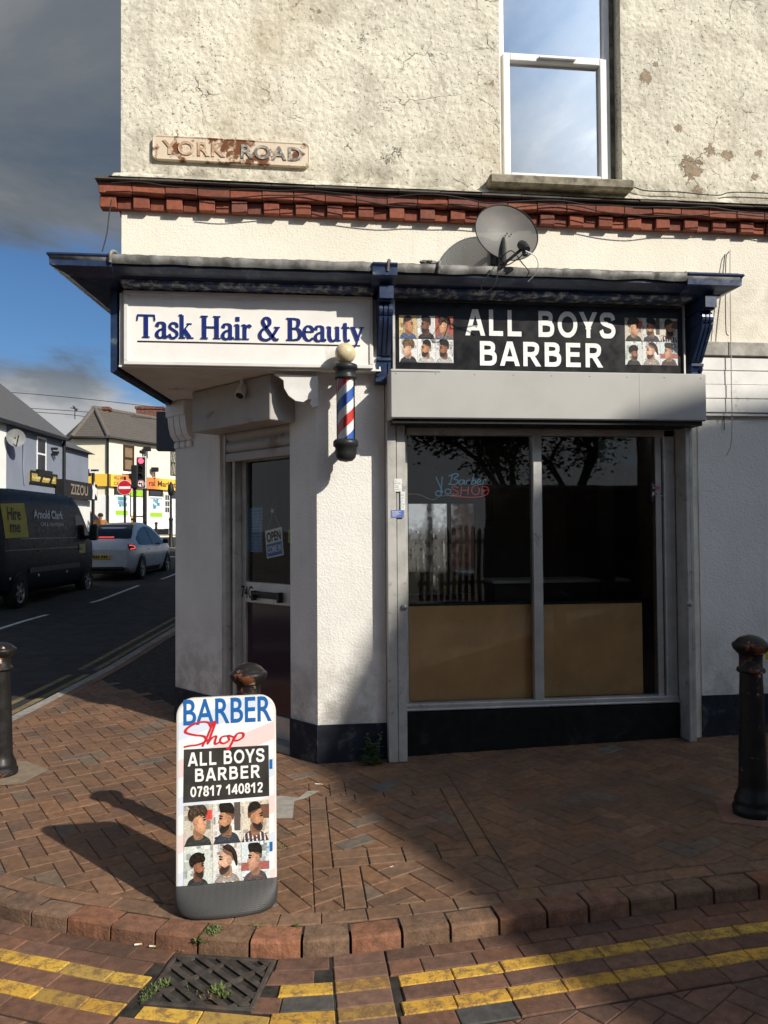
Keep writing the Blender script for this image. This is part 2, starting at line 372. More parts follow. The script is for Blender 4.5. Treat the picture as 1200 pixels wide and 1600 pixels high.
def colmat(name, rough=.85, var=.25, vs=40, bump=.4, bs=140, dist=.004, spec=.3, dirt=.0):
    """takes its colour piece by piece from the mesh (each brick has its own)"""
    t = NT(name); c = t.attr(); nz = t.noise(vs, 6, .65)
    base = t.mix(1.0, c, t.mix(t.ss(nz, .25, .75), (1-var,)*3, (1+var,)*3), 'MULTIPLY')
    if dirt:
        gum = t.math('MULTIPLY', t.ss(t.voro(6.3, 'F1'), .10, .085), t.ss(t.noise(2.2, 2), .52, .56)); base = t.mix(t.math('MULTIPLY', gum, .5), base, (.12, .105, .09))
        big = t.ss(t.noise(1.7, 6, .6), .42, .7); base = t.mix(t.math('MULTIPLY', big, dirt), base, (.05, .042, .035))
        sp = t.ss(t.noise(190, 2, .5), .66, .72); base = t.mix(t.math('MULTIPLY', sp, .55), base, (.045, .038, .032))
        sl = t.ss(t.noise(150, 2, .5, vec=t.coord((1.07, .93, 1))), .69, .74); base = t.mix(t.math('MULTIPLY', sl, .4), base, (.42, .36, .3))
    h = t.math('ADD', t.noise(bs, 5, .7), t.math('MULTIPLY', t.noise(bs*.25, 3), .8))
    t.princ(base, rough, 0, t.bump(h, bump, dist), spec); return t.mat
def glassmat(name, tint=(.75, .8, .8), ior=1.5, gain=1.6, dirt=.03):
    t = NT(name); tr = t.n('BsdfTransparent'); tr.inputs[0].default_value = tint+(1,); gl = t.n('BsdfGlossy'); gl.inputs['Roughness'].default_value = .012
    gl.inputs['Color'].default_value = (.95, .97, 1, 1)
    fr = t.n('Fresnel'); fr.inputs[0].default_value = ior; fac = t.math('MINIMUM', t.math('MULTIPLY', fr.outputs[0], gain), 1.0)
    wob = t.bump(t.noise(1.6, 2), .03, .02); t.l(wob, gl.inputs['Normal'])
    mx = t.n('MixShader'); t.l(fac, mx.inputs[0]); t.l(tr.outputs[0], mx.inputs[1]); t.l(gl.outputs[0], mx.inputs[2])
    df = t.n('BsdfDiffuse'); df.inputs[0].default_value = (.5, .5, .48, 1); m2 = t.n('MixShader')
    dm = t.math('MULTIPLY', t.ss(t.noise(3, 7, .7), .45, .8), dirt); t.l(dm, m2.inputs[0]); t.l(mx.outputs[0], m2.inputs[1]); t.l(df.outputs[0], m2.inputs[2])
    t.l(m2.outputs[0], t.out.inputs[0]); return t.mat
def roughcast(name, c0, c1, pit, s1=9, s2=42, strength=1.0, dist=.02, wear=True, lowdirt=None, patches=None):
    t = NT(name); big = t.noise(1.1, 5, .6); n1 = t.noise(s1, 6, .62); n2 = t.noise(s2, 5, .6); n3 = t.noise(s2*2.6, 3, .6)
    base = t.mix(t.ss(big, .35, .68), c0, c1)
    h = t.math('ADD', t.math('MULTIPLY', n1, .5), t.math('ADD', t.math('MULTIPLY', n2, .8), t.math('MULTIPLY', n3, .25)))
    if wear:
        dab = t.noise(19, 7, .62); vo = t.voro(24, 'SMOOTH_F1'); h = t.math('ADD', t.math('MULTIPLY', dab, 1.0), t.math('ADD', t.math('MULTIPLY', n2, .35), t.math('MULTIPLY', vo, -.55)))
        bl = t.ss(t.noise(3.2, 9, .72), .46, .66); base = t.mix(t.math('MULTIPLY', bl, .55), base, (.34, .305, .24)); stk = t.ss(t.noise(2.2, 6, .65, vec=t.coord((3, 3, .3))), .52, .72); base = t.mix(t.math('MULTIPLY', stk, .32), base, (.30, .27, .21))
    if wear:
        reg = t.ss(t.noise(1.6, 4, .65, vec=t.coord((1, 1, .8))), .42, .66)
        pits = t.math('MULTIPLY', t.ss(t.noise(34, 6, .66), .43, .375), t.math('MULTIPLY_ADD', reg, .45, .55))
        base = t.mix(pits, base, pit)
        vp = t.voro(26, 'F1'); sp = t.math('MULTIPLY', t.ss(vp, .16, .09), t.ss(t.noise(5, 3), .5, .6))
        base = t.mix(t.math('MULTIPLY', sp, .8), base, (.07, .06, .05))
        wv = t.n('Mix'); wv.data_type = 'RGBA'; wv.inputs['Factor'].default_value = .16; t.l(t.coord(), wv.inputs[6]); t.l(t.noise(5, 5, .65, color=True), wv.inputs[7])
        cr = t.voro(5.0, vec=wv.outputs[2]); crm = t.math('MULTIPLY', t.ss(cr, .020, .006), t.ss(t.noise(1.5, 5, .65), .53, .62))
        base = t.mix(t.math('MULTIPLY', crm, .85), base, (.09, .075, .06))
        pa = t.ss(t.noise(2.3, 6, .62, vec=t.coord((1.3, 1.3, 1))), .715, .735)
        base = t.mix(t.math('MULTIPLY', pa, .8), base, t.mix(n1, (.16, .11, .075), (.36, .27, .18)))
        h = t.math('SUBTRACT', t.math('SUBTRACT', h, t.math('MULTIPLY', crm, .7)), t.math('MULTIPLY', pa, 1.1))
        h = t.math('SUBTRACT', h, t.math('MULTIPLY', sp, .8))
        yl = t.ss(t.noise(.8, 3), .52, .75); base = t.mix(t.math('MULTIPLY', yl, .35), base, (.56, .44, .25))
    if wear and patches:
        for cx, cz, r in patches:
            vd = t.n('VectorMath', operation='DISTANCE'); t.l(t.coord(), vd.inputs[0]); vd.inputs[1].default_value = (cx, 0, cz)
            dd = t.math('ADD', t.math('MULTIPLY', vd.outputs['Value'], 1/r), t.math('MULTIPLY_ADD', t.noise(1.1/r, 8, .66), 4.6, -2.3)); pm1 = t.ss(dd, 1.0, .93)
            base = t.mix(pm1, base, t.mix(t.noise(30, 5), (.20, .145, .10), (.46, .37, .26))); edge = t.math('MULTIPLY', t.ss(dd, 1.0, .95), t.ss(dd, .80, .95)); base = t.mix(t.math('MULTIPLY', edge, .85), base, (.07, .055, .04)); h = t.math('SUBTRACT', h, t.math('MULTIPLY', pm1, .9))
    sepz = t.n('SeparateXYZ'); t.l(t.coord(), sepz.inputs[0])
    if lowdirt:
        z0, z1, dc, amt = lowdirt
        g = t.math('MULTIPLY', t.ss(sepz.outputs['Z'], z1, z0), t.ss(t.noise(4.5, 7, .7), .38, .62)); base = t.mix(t.math('MULTIPLY', g, amt), base, dc)
    if not wear:
        stk = t.ss(t.noise(2.4, 7, .7, vec=t.coord((4, 4, .28))), .54, .78); base = t.mix(t.math('MULTIPLY', stk, .30), base, (.42, .39, .34))
    t.princ(base, .92, 0, t.bump(h, strength, dist), .2); return t.mat
M = {}
M['upper_render'] = roughcast('upper_render', (.76, .715, .585), (.65, .61, .505), (.15, .13, .10), 11, 40, .62, .02, True, (4.10, 4.42, (.14, .12, .08), .75),
    [((lambda p: (p.x-1.6, p.z, r))(aty(u, v, 5.5))) for u, v, r in ((1009, 121, .045), (1024, 100, .02), (1079, 262, .085), (1110, 235, .04), (1135, 243, .045), (1185, 240, .03), (1178, 276, .03), (1060, 200, .03), (1090, 300, .04), (768, 130, .02), (498, 18, .016), (1043, 222, .014))])
M['white_render'] = roughcast('white_render', (.80, .78, .73), (.70, .69, .65), (.4, .38, .34), 20, 62, .75, .010, False, (.1, 1.15, (.36, .33, .29), .85))
M['band_render'] = roughcast('band_render', (.82, .77, .66), (.75, .70, .59), (.4, .38, .34), 20, 75, .65, .010, False, (3.4, 3.7, (.42, .38, .3), .35))
M['plinth'] = pm('plinth_paint', (.013, .017, .028), .75, var=.25, bump=.5, bs=60, dirt=.35, dcol=(.10, .095, .085), ds=6)
M['black_riser'] = pm('black_riser', (.005, .005, .005), .85, var=.2, bump=.3, dirt=.2, dcol=(.025, .022, .018))
M['corbel'] = colmat('corbel_brick', .8, .22, 30, .5, 120, .004, .3)
M['slate'] = pm('slate', (.10, .09, .08), .8, var=.25, bump=.4)
M['navy'] = pm('navy_gloss', (.020, .038, .092), .36, var=.22, vs=9, bump=.15, bs=25, spec=.5, dirt=.16, dcol=(.13, .15, .17), ds=9)
M['navy_chip'] = pm('navy_chipped', (.028, .048, .105), .4, var=.25, vs=14, bump=.3, bs=30, dirt=.62, dcol=(.50, .50, .44), ds=16)
M['lead'] = pm('lead', (.21, .205, .195), .62, metal=.25, var=.35, vs=9, bump=.7, bs=16, dirt=.3, dcol=(.12, .11, .085), ds=7)
M['sign_white'] = pm('sign_white', (.80, .78, .74), .42, var=.04, vs=3, dirt=.12, dcol=(.6, .57, .5), ds=3)
M['frame_white'] = pm('frame_white', (.68, .66, .62), .45, var=.06, vs=4)
M['letter_navy'] = pm('letter_navy', (.010, .022, .16), .4, var=.05)
M['letter_side'] = pm('letter_side', (.10, .30, .55), .5, var=.05)
M['black_gloss'] = pm('black_gloss', (.007, .007, .008), .35, var=.1, spec=.25)
M['black'] = pm('black', (.012, .012, .013), .5, var=.15)
M['black_plastic'] = pm('black_plastic', (.022, .025, .026), .42, var=.15)
M['letter_white'] = pm('letter_white', (.82, .82, .80), .45, var=.02)
M['print'] = colmat('printed_picture', .45, .28, 130, 0, 50, .001, .3)
M['box_grey'] = pm('shutter_box_grey', (.41, .405, .385), .5, var=.05, vs=2.2, dirt=0, dcol=(.25, .23, .2), ds=2)
M['door_box'] = pm('door_box_grey', (.40, .385, .36), .55, var=.08, vs=3, dirt=.08, dcol=(.22, .17, .12))  # slightly warmer grey for the door shutter and its box
M['alu'] = pm('aluminium', (.50, .49, .47), .42, metal=.55, var=.1, vs=5, dirt=.1, dcol=(.22, .2, .18), ds=8)
M['alu_worn'] = pm('aluminium_worn', (.46, .45, .42), .55, metal=.35, var=.12, vs=6, dirt=.22, dcol=(.22, .21, .2), ds=11)
M['upvc'] = pm('white_upvc', (.80, .79, .76), .35, var=.04, vs=5)
M['sill'] = pm('stone_sill', (.26, .23, .17), .9, var=.3, vs=12, bump=.8, bs=50, dirt=.35, dcol=(.09, .08, .055))
M['shop_glass'] = glassmat('shop_glass', (.97, .98, .98), 1.5, 1.4, .01)
M['door_glass'] = glassmat('door_glass', (.90, .93, .93), 1.5, .8, .01)
M['sky_glass'] = glassmat('upstairs_glass', (.5, .52, .52), 2.3, 3.0, .08)
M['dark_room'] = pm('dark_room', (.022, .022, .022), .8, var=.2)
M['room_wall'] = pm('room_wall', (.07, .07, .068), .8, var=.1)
M['ply'] = pm('plywood', (.80, .53, .25), .55, var=.10, vs=3)
M['wood_grey'] = pm('painted_board', (.72, .71, .68), .6, var=.06, vs=5, bump=.2, bs=30, dirt=.1, dcol=(.35, .33, .3))
M['wood_worn'] = pm('weathered_board', (.40, .38, .34), .8, var=.2, vs=9, bump=.4, dirt=.3, dcol=(.2, .18, .15))
M['cable'] = pm('cable_black', (.02, .02, .02), .6)
M['mirror'] = pm('mirror', (.85, .87, .87), .03, metal=1, var=.0)
# ---------------------------------------------------------------- the ground
M['paver'] = colmat('clay_paver', .82, .3, 26, .55, 170, .003, .35, .45)
M['kerbm'] = colmat('kerb_brick', .85, .36, 22, .8, 70, .006, .3, .35)
M['mortar'] = pm('joint_dirt', (.035, .030, .024), .95, var=.4, vs=14, bump=.6)
M['asphalt'] = pm('asphalt', (.030, .0295, .029), .9, var=.25, vs=3, bump=.7, bs=160)
M['groundm'] = pm('ground_soil', (.16, .14, .11), .95, var=.2, vs=.7)
M['slab'] = pm('concrete_slab', (.30, .28, .24), .9, var=.15, vs=2, bump=.3)
M['line_yellow'] = pm('line_yellow', (.20, .155, .07), .8, var=.25, vs=7, dirt=.35, dcol=(.1, .09, .06), ds=9)
M['line_white'] = pm('line_white', (.60, .60, .58), .8, var=.15, vs=7, dirt=.2, dcol=(.12, .12, .12), ds=9)
def wornpaint(name, a, b):
    t = NT(name); c = t.attr(); n1 = t.noise(24, 8, .72, dist=.3); n2 = t.noise(150, 4, .6); w = t.ss(t.math('ADD', t.math('MULTIPLY', n1, .7), t.math('MULTIPLY', n2, .3)), a-.05, b)
    base = t.mix(t.math('MULTIPLY', w, .8), t.mix(t.noise(60, 4), c, t.mix(.35, c, (.25, .14, .05))), (.15, .085, .05)); t.princ(base, .8, 0, t.bump(t.math('ADD', n2, t.noise(60, 4)), .6, .003), .3); return t.mat
def roff(x, y): return lerpt([5, 8], [-.065, -.10], y)
KC = [(9, 3.29), (5, 3.28), (2.09, 3.27), (1.48, 3.235), (1.0, 3.195), (.6, 3.165), (.035, 3.151), (-.43, 3.245), (-.853, 3.418), (-1.313, 3.640), (-1.8, 3.98), (-2.25, 4.5), (-2.58, 5.3), (-2.68, 6.2), (-2.62, 7.0)]
KC = [Vector((a, b)) for a, b in KC]+[Vector(rd(s, 0)[:2]) for s in (.6, 4, 9, 18, 40)]
KL = spline(KC, 10)
KS = [0.0]
for i in range(1, len(KL)): KS.append(KS[-1]+(KL[i]-KL[i-1]).length)
KTOT = KS[-1]
def kerb_at(sv):
    lo, hi = 0, len(KS)-1
    while hi-lo > 1:
        m = (lo+hi)//2
        if KS[m] <= sv: lo = m
        else: hi = m
    t = (sv-KS[lo])/(KS[hi]-KS[lo]); p = KL[lo]*(1-t)+KL[hi]*t
    tg = (KL[min(hi+2, len(KL)-1)]-KL[max(lo-2, 0)]).normalized(); return p, Vector((tg.y, -tg.x))    # point, inward normal
def nearest_kerb(p, off):                            # nearest point of the kerb line moved inwards by off, and its inward normal
    best = None
    for i in range(len(KL)):
        d = (KL[i]-p).length_squared
        if best is None or d < best[0]: best = (d, i)
    i = best[1]; a = KL[max(i-1, 0)]; b = KL[min(i+1, len(KL)-1)]; t = (b-a).normalized(); n = Vector((t.y, -t.x)); return KL[i]+n*off, n
def inset(poly, g):
    c = sum(poly, Vector((0, 0)))/len(poly); out = []
    N = len(poly)
    area = sum(poly[i].x*poly[(i+1) % N].y-poly[(i+1) % N].x*poly[i].y for i in range(N))
    q = poly
    for i in range(N):
        a = poly[i]; b = poly[(i+1) % N]; e = b-a
        if e.length < 1e-5: continue
        n = Vector((-e.y, e.x)).normalized()
        if area < 0: n = -n
        q = clip_half(q, a+n*g, n)
        if len(q) < 3: return None
    return q
def tone(base, k=.18):
    f = 1+random.uniform(-k, k); w = random.uniform(-.06, .06); return (base[0]*f*(1+w), base[1]*f, base[2]*f*(1-w))
def lay(mb, poly, zf, c, gap=.0017, ch=.0035, jit=.0016, drop=.014, m=0):
    q = inset(poly, gap)
    if not q or len(q) < 3: return
    t = inset(q, ch)
    if not t or len(t) != len(q): t = [p+(sum(q, Vector((0, 0)))/len(q)-p)*.06 for p in q]
    dz = random.uniform(-jit, jit); k = len(q); tx = random.uniform(-.008, .008); ty = random.uniform(-.008, .008); cc = sum(q, Vector((0, 0)))/k
    top = [(p.x, p.y, zf(p.x, p.y)+dz+(p.x-cc.x)*tx+(p.y-cc.y)*ty) for p in t]; mid = [(p.x, p.y, zf(p.x, p.y)+dz-.0035) for p in q]; bot = [(p.x, p.y, zf(p.x, p.y)-drop) for p in q]
    mb.add(top+mid+bot, [list(range(k))]+[[i, (i+1) % k, (i+1) % k+k, i+k] for i in range(k)]+[[i+k, (i+1) % k+k, (i+1) % k+2*k, i+2*k] for i in range(k)], m, c)
BROWNS = [(0.1902, 0.1035, 0.0564), (0.1763, 0.0967, 0.0549), (0.2088, 0.1119, 0.0627), (0.167, 0.0933, 0.0549), (0.1949, 0.1001, 0.0517), (0.1578, 0.0865, 0.0517)]
def paver_col():
    r = random.random()
    if r < .008: return tone((.13, .115, .095), .15)
    if r < .05: return tone((.165, .118, .082), .1)
    return tone(random.choice(BROWNS), .09)
REDS = [(0.1646, 0.0838, 0.0533), (0.1516, 0.0802, 0.0533), (0.1776, 0.0876, 0.0533), (0.1397, 0.0747, 0.0516)]
def road_col():
    r = random.random()
    if r < .02: return tone((.085, .078, .07), .2)
    return tone(random.choice(REDS), .16)
def herring(ang, org, x0, x1, y0, y1, L=.21, W=.105):
    """herringbone bricks as 4-corner polygons covering a box"""
    ca, sa = math.cos(ang), math.sin(ang); out = []
    def place(a, b, w, h):
        q = [Vector((a, b)), Vector((a+w, b)), Vector((a+w, b+h)), Vector((a, b+h))]
        return [Vector((org[0]+p.x*ca-p.y*sa, org[1]+p.x*sa+p.y*ca)) for p in q]
    R = max(x1-x0, y1-y0)*1.5; n = int(R/W)+4
    for i in range(-n, n):
        for k in range(-n//2, n//2):
            for q in (place(i*W+k*2*L*1.0, i*W, L, W), place(i*W+k*2*L, i*W+W, W, L)):
                c = (q[0]+q[2])/2
                if x0 < c.x < x1 and y0 < c.y < y1: out.append(q)
    return out
def cut_rect(poly, x0, x1, y0, y1):
    """the pieces of a convex polygon outside a rectangle"""
    out = []; V2 = lambda a, b: Vector((a, b))
    def area(q): return abs(sum(q[i].x*q[(i+1) % len(q)].y-q[(i+1) % len(q)].x*q[i].y for i in range(len(q))))/2 if len(q) >= 3 else 0
    rest = poly
    for p, n in ((V2(x0, 0), V2(-1, 0)), (V2(x1, 0), V2(1, 0)), (V2(0, y0), V2(0, -1)), (V2(0, y1), V2(0, 1))):
        if len(rest) < 3: break
        q = clip_half(rest, p, n)
        if area(q) > 2e-4: out.append(q)
        rest = clip_half(rest, p, -n)
    return out
# L = 2W herringbone: horizontal bricks step one width across and up per row; the pattern repeats every 2L along the row
def build_ground():
    # big ground sheet reaching the horizon
    ys = [-400, -60, -20, 0, 8, 10, 15, 19, 22, 25, 30, 45, 60, 120, 600]; xs = [-500, -120, -40, -12, 0, 8, 30, 120, 500]
    mb = MB(); mb.grid([[Vector((x, y, gz(x, y)-.22)) for x in xs] for y in ys], smooth=False); tag(mb.build('ground', M['groundm'], origin=(0, 0, 0)), kind='structure')
    # pavement: joint bed, then every paver
    mb = MB(); st = .35
    def bed(mb, x0, x1, y0, y1, keep):
        nx = int((x1-x0)/st)+1; ny = int((y1-y0)/st)+1
        for i in range(nx):
            for j in range(ny):
                q = [Vector((x0+i*st, y0+j*st)), Vector((x0+i*st+st, y0+j*st)), Vector((x0+i*st+st, y0+j*st+st)), Vector((x0+i*st, y0+j*st+st))]
                kp, kn = nearest_kerb(sum(q, Vector((0, 0)))/4, keep[0])
                if keep[1] < 0: kn = -kn
                q = clip_half(q, kp, kn)
                if len(q) >= 3: mb.add([(p.x, p.y, keep[2](p.x, p.y)) for p in q], [list(range(len(q)))])
    bed(mb, -3, 9, 2.9, 13.8, (.06, 1, lambda x, y: gz(x, y)-.0075))
    pv = mb.build('pavement_bed', M['mortar'], origin=(0, 0, 0)); tag(pv, kind='structure')
    mb = MB()
    RX0, RX1, RY0, RY1 = .07, .99, 3.80, 4.82                        # the framed access cover let into the paving
    def rect(a, b, c, d): return [Vector((a, c)), Vector((b, c)), Vector((b, d)), Vector((a, d))]
    inner = (RX0+.1, RX1-.1, RY0+.19, RY1-.1)
    band2 = (.20, .30, 3.37, RY0)
    for q in herring(R_(28), (.3, 3.2), -2.9, 5.2, 3.1, 13.5):
        c = (q[0]+q[2])/2
        if c.y > 6.6 and c.x > -.95+.1*(c.y-6.6): continue
        if c.y > 5.62+max(0, .25-c.x)*1.35 : continue
        kp, kn = nearest_kerb(c, .225); poly = clip_half(q, kp, kn)
        if len(poly) < 3: continue
        pieces = [poly]
        if -.3 < c.x < 1.3 and c.y < 5.1:
            pieces = cut_rect(poly, RX0, RX1, RY0, RY1)
            pieces = [z for p_ in pieces for z in cut_rect(p_, band2[0], band2[1], 0, RY0)]
            ins = poly
            for p_, n_ in ((Vector((inner[0], 0)), Vector((1, 0))), (Vector((inner[1], 0)), Vector((-1, 0))), (Vector((0, inner[2])), Vector((0, 1))), (Vector((0, inner[3])), Vector((0, -1)))):
                ins = clip_half(ins, p_, n_)
                if len(ins) < 3: break
            if len(ins) >= 3: pieces.append(ins)
        col = paver_col()
        for p_ in pieces: lay(mb, p_, gz, col)
    y = RY0+.19
    def run(x0, x1, y0, y1, along, L=.2):
        n = max(1, round(((x1-x0) if along == 'x' else (y1-y0))/L))
        for i in range(n):
            if along == 'x': lay(mb, rect(x0+(x1-x0)*i/n, x0+(x1-x0)*(i+1)/n, y0, y1), gz, tone((.195, .107, .06), .1), gap=.003)
            else: lay(mb, rect(x0, x1, y0+(y1-y0)*i/n, y0+(y1-y0)*(i+1)/n), gz, tone((.195, .107, .06), .1), gap=.003)
    run(RX0, RX0+.1, RY0, RY1, 'y'); run(RX1-.1, RX1, RY0, RY1, 'y'); run(RX0+.1, RX1-.1, RY1-.1, RY1, 'x'); run(RX0+.1, RX1-.1, RY0, RY0+.093, 'x'); run(RX0+.1, RX1-.1, RY0+.097, RY0+.19, 'x')
    run(.20, .30, 3.385, RY0, 'y')
    s0 = 2.0
    while s0 < 24:                                                    # edging course along the kerb
        ln = random.uniform(.195, .215); a, na = kerb_at(s0); b, nb = kerb_at(s0+ln)
        lay(mb, [a+na*.122, b+nb*.122, b+nb*.222, a+na*.222], gz, tone((.198, .112, .066), .1)); s0 += ln
    tag(mb.build('pavement', M['paver'], origin=(0, 0, 0)), kind='structure')
    # kerb: big clay kerb bricks round the corner
    mb = MB(); s0 = 1.0
    while s0 < 36:
        ln = random.uniform(.185, .222); far = s0 > 12.5; ln = .9 if far else ln
        pts = []; tilt = random.uniform(-.008, .008); back = random.uniform(-.006, .006)
        r = random.random()
        c = tone((.235, .108, .062), .13) if r < .6 else (tone((.185, .11, .068), .12) if r < .985 else tone((.13, .11, .09), .15))
        if far: c = (.30, .28, .25)
        e0, e1 = s0+.006, s0+ln-.006; K_ = 3
        secs = []
        for i in range(K_+1):
            p, n = kerb_at(e0+(e1-e0)*i/K_); z = gz(p.x, p.y)+tilt*.5; ro = roff(p.x, p.y)
            endr = .006 if i in (0, K_) else 0
            secs.append([Vector((p.x+n.x*o, p.y+n.y*o, z+h)) for o, h in ((.116+back, ro-.03), (.116+back, -.002-endr*.4), (.02, 0-endr*.5), (.006, -.003-endr*.6), (.000+endr*.5, -.012-endr*.5), (-.004+endr*.5, ro-.03))])
        n_ = 6; vs = [p for s in secs for p in s]
        fs = [[i*n_+k, i*n_+(k+1) % n_, (i+1)*n_+(k+1) % n_, (i+1)*n_+k] for i in range(K_) for k in range(n_)]
        mb.add(vs, fs+[list(range(n_)), list(range(K_*n_, K_*n_+n_))], 0, c); s0 += ln
    tag(mb.build('kerb', M['kerbm'], origin=(0, 0, 0)), kind='structure')
    # York Road: brick roadway
    zr = lambda x, y: gz(x, y)+roff(x, y)
    mb = MB(); bed(mb, -3.6, 9, -6, 4.0, (.07, -1, lambda x, y: zr(x, y)-.0075)); tag(mb.build('road_bed', M['mortar'], origin=(0, 0, 0)), kind='structure')
    mb = MB()
    G = [Vector(atz2(*p)) for p in ((275, 1491), (430, 1498), (385, 1581), (205, 1566))]
    gc = sum(G, Vector((0, 0)))/4
    def grate_cut(poly):
        c = sum(poly, Vector((0, 0)))/len(poly); best = None
        for i in range(4):
            a = G[i]; b = G[(i+1) % 4]; e = (b-a).normalized(); n = Vector((-e.y, e.x))
            if (gc-a).dot(n) > 0: n = -n
            d = (c-a).dot(n)
            if best is None or d > best[0]: best = (d, a+n*.012, n)
        if best[0] < -.012: return None
        if best[0] < .2: poly = clip_half(poly, best[1], best[2])
        return poly if len(poly) >= 3 else None
    rows = [.006, .095, .186, .262, .356, .432, .53]
    PX0, PX1 = .135, .345                                             # a strip of headers where the courses meet
    for k in range(6):
        s0 = 3.0+random.random()*.2
        while s0 < 13.2:
            ln = random.uniform(.19, .212); e = s0+ln; a, na = kerb_at(s0); b, nb = kerb_at(e)
            mid = (a+b)/2
            if PX0 < mid.x < PX1: s0 = e; continue
            q = [a-na*rows[k], b-nb*rows[k], b-nb*rows[k+1], a-na*rows[k+1]]
            if b.x < PX1 < a.x: q = clip_half(q, Vector((PX1+.004, 0)), Vector((1, 0)))
            if b.x < PX0 < a.x: q = clip_half(q, Vector((PX0-.006, 0)), Vector((-1, 0)))
            yel = k in (2, 4)
            if len(q) >= 3:
                q = grate_cut(q)
            if q and len(q) >= 3:
                c = tone((.62, .37, .05), .18) if yel else road_col()
                if yel and random.random() < .2: c = tone((.42, .27, .06), .15)
                if k == 0 and not yel: c = tuple(x*.85 for x in c)
                lay(mb, q, zr, c, m=1 if yel else 0)
            s0 = e
        yb = 3.155
        q = [Vector((PX0, yb-rows[k])), Vector((PX1, yb-rows[k])), Vector((PX1, yb-rows[k+1])), Vector((PX0, yb-rows[k+1]))]
        lay(mb, q, zr, tone((.40, .24, .055), .1) if k in (2, 4) else tone((.18, .10, .07), .1), m=2 if k in (2, 4) else 0)
    for q in herring(R_(34), (.4, 2.0), -3.2, 4.4, .6, 3.2):
        c = (q[0]+q[2])/2
        kp, kn = nearest_kerb(c, -.54); q = clip_half(q, kp, -kn)
        if len(q) >= 3: q = grate_cut(q)
        if q and len(q) >= 3: lay(mb, q, zr, road_col())
    tag(mb.build('brick_road', [M['paver'], wornpaint('yellow_brick', .495, .585), wornpaint('faded_yellow_brick', .44, .56)], origin=(0, 0, 0)), kind='structure')
    # main road: asphalt, lines, far pavement, junction
    def strip(mb, ss, w0, w1, dz, m=0):
        n = max(2, int(abs(w1-w0)/1.5)+1)
        mb.grid([[rd(s, w0+(w1-w0)*i/(n-1), off=dz) for i in range(n)] for s in ss], m, smooth=False)
    seq = lambda a, b, st: [a+(b-a)*i/max(1, round((b-a)/st)) for i in range(max(1, round((b-a)/st))+1)]
    mb = MB(); strip(mb, seq(-22, 26, 1), -.02, 6.6, -.1); strip(mb, seq(26, 36, 1), -14, 14, -.1); tag(mb.build('main_road', M['asphalt'], origin=(0, 0, 0)), kind='structure')
    mb = MB(); strip(mb, seq(-22, 25, 1), 6.6, 8.4, .0); strip(mb, seq(36, 37.5, 1.5), -14, 14, .0)
    strip(mb, seq(6.2, 26, 1), -2, 0, -.004); tag(mb.build('far_pavement', M['slab'], origin=(0, 0, 0)), kind='structure')
    mb = MB(); strip(mb, seq(-3.2, 25, .5), .20, .28, -.096); strip(mb, seq(-3.2, 25, .5), .40, .48, -.096); tag(mb.build('double_yellow_lines', M['line_yellow'], origin=(0, 0, 0)), kind='structure')
    mb = MB()
    for a, b in ((-1.0, 1.6), (4.9, 8.1), (10.5, 14.2), (16.5, 18.6), (21, 23)): strip(mb, seq(a, b, .5), 3.10, 3.20, -.096)
    strip(mb, seq(24.6, 24.9, .3), 3.3, 6.4, -.096); strip(mb, seq(29, 29.2, .2), -6, 8, -.096); tag(mb.build('road_markings', M['line_white'], origin=(0, 0, 0)), kind='structure')
    return G
def atz2(u, v):
    d = ray(u, v); t = (-.065-EYE)/d.z; p = CAM_C+d*t; return (p.x, p.y)
GRATE = build_ground()
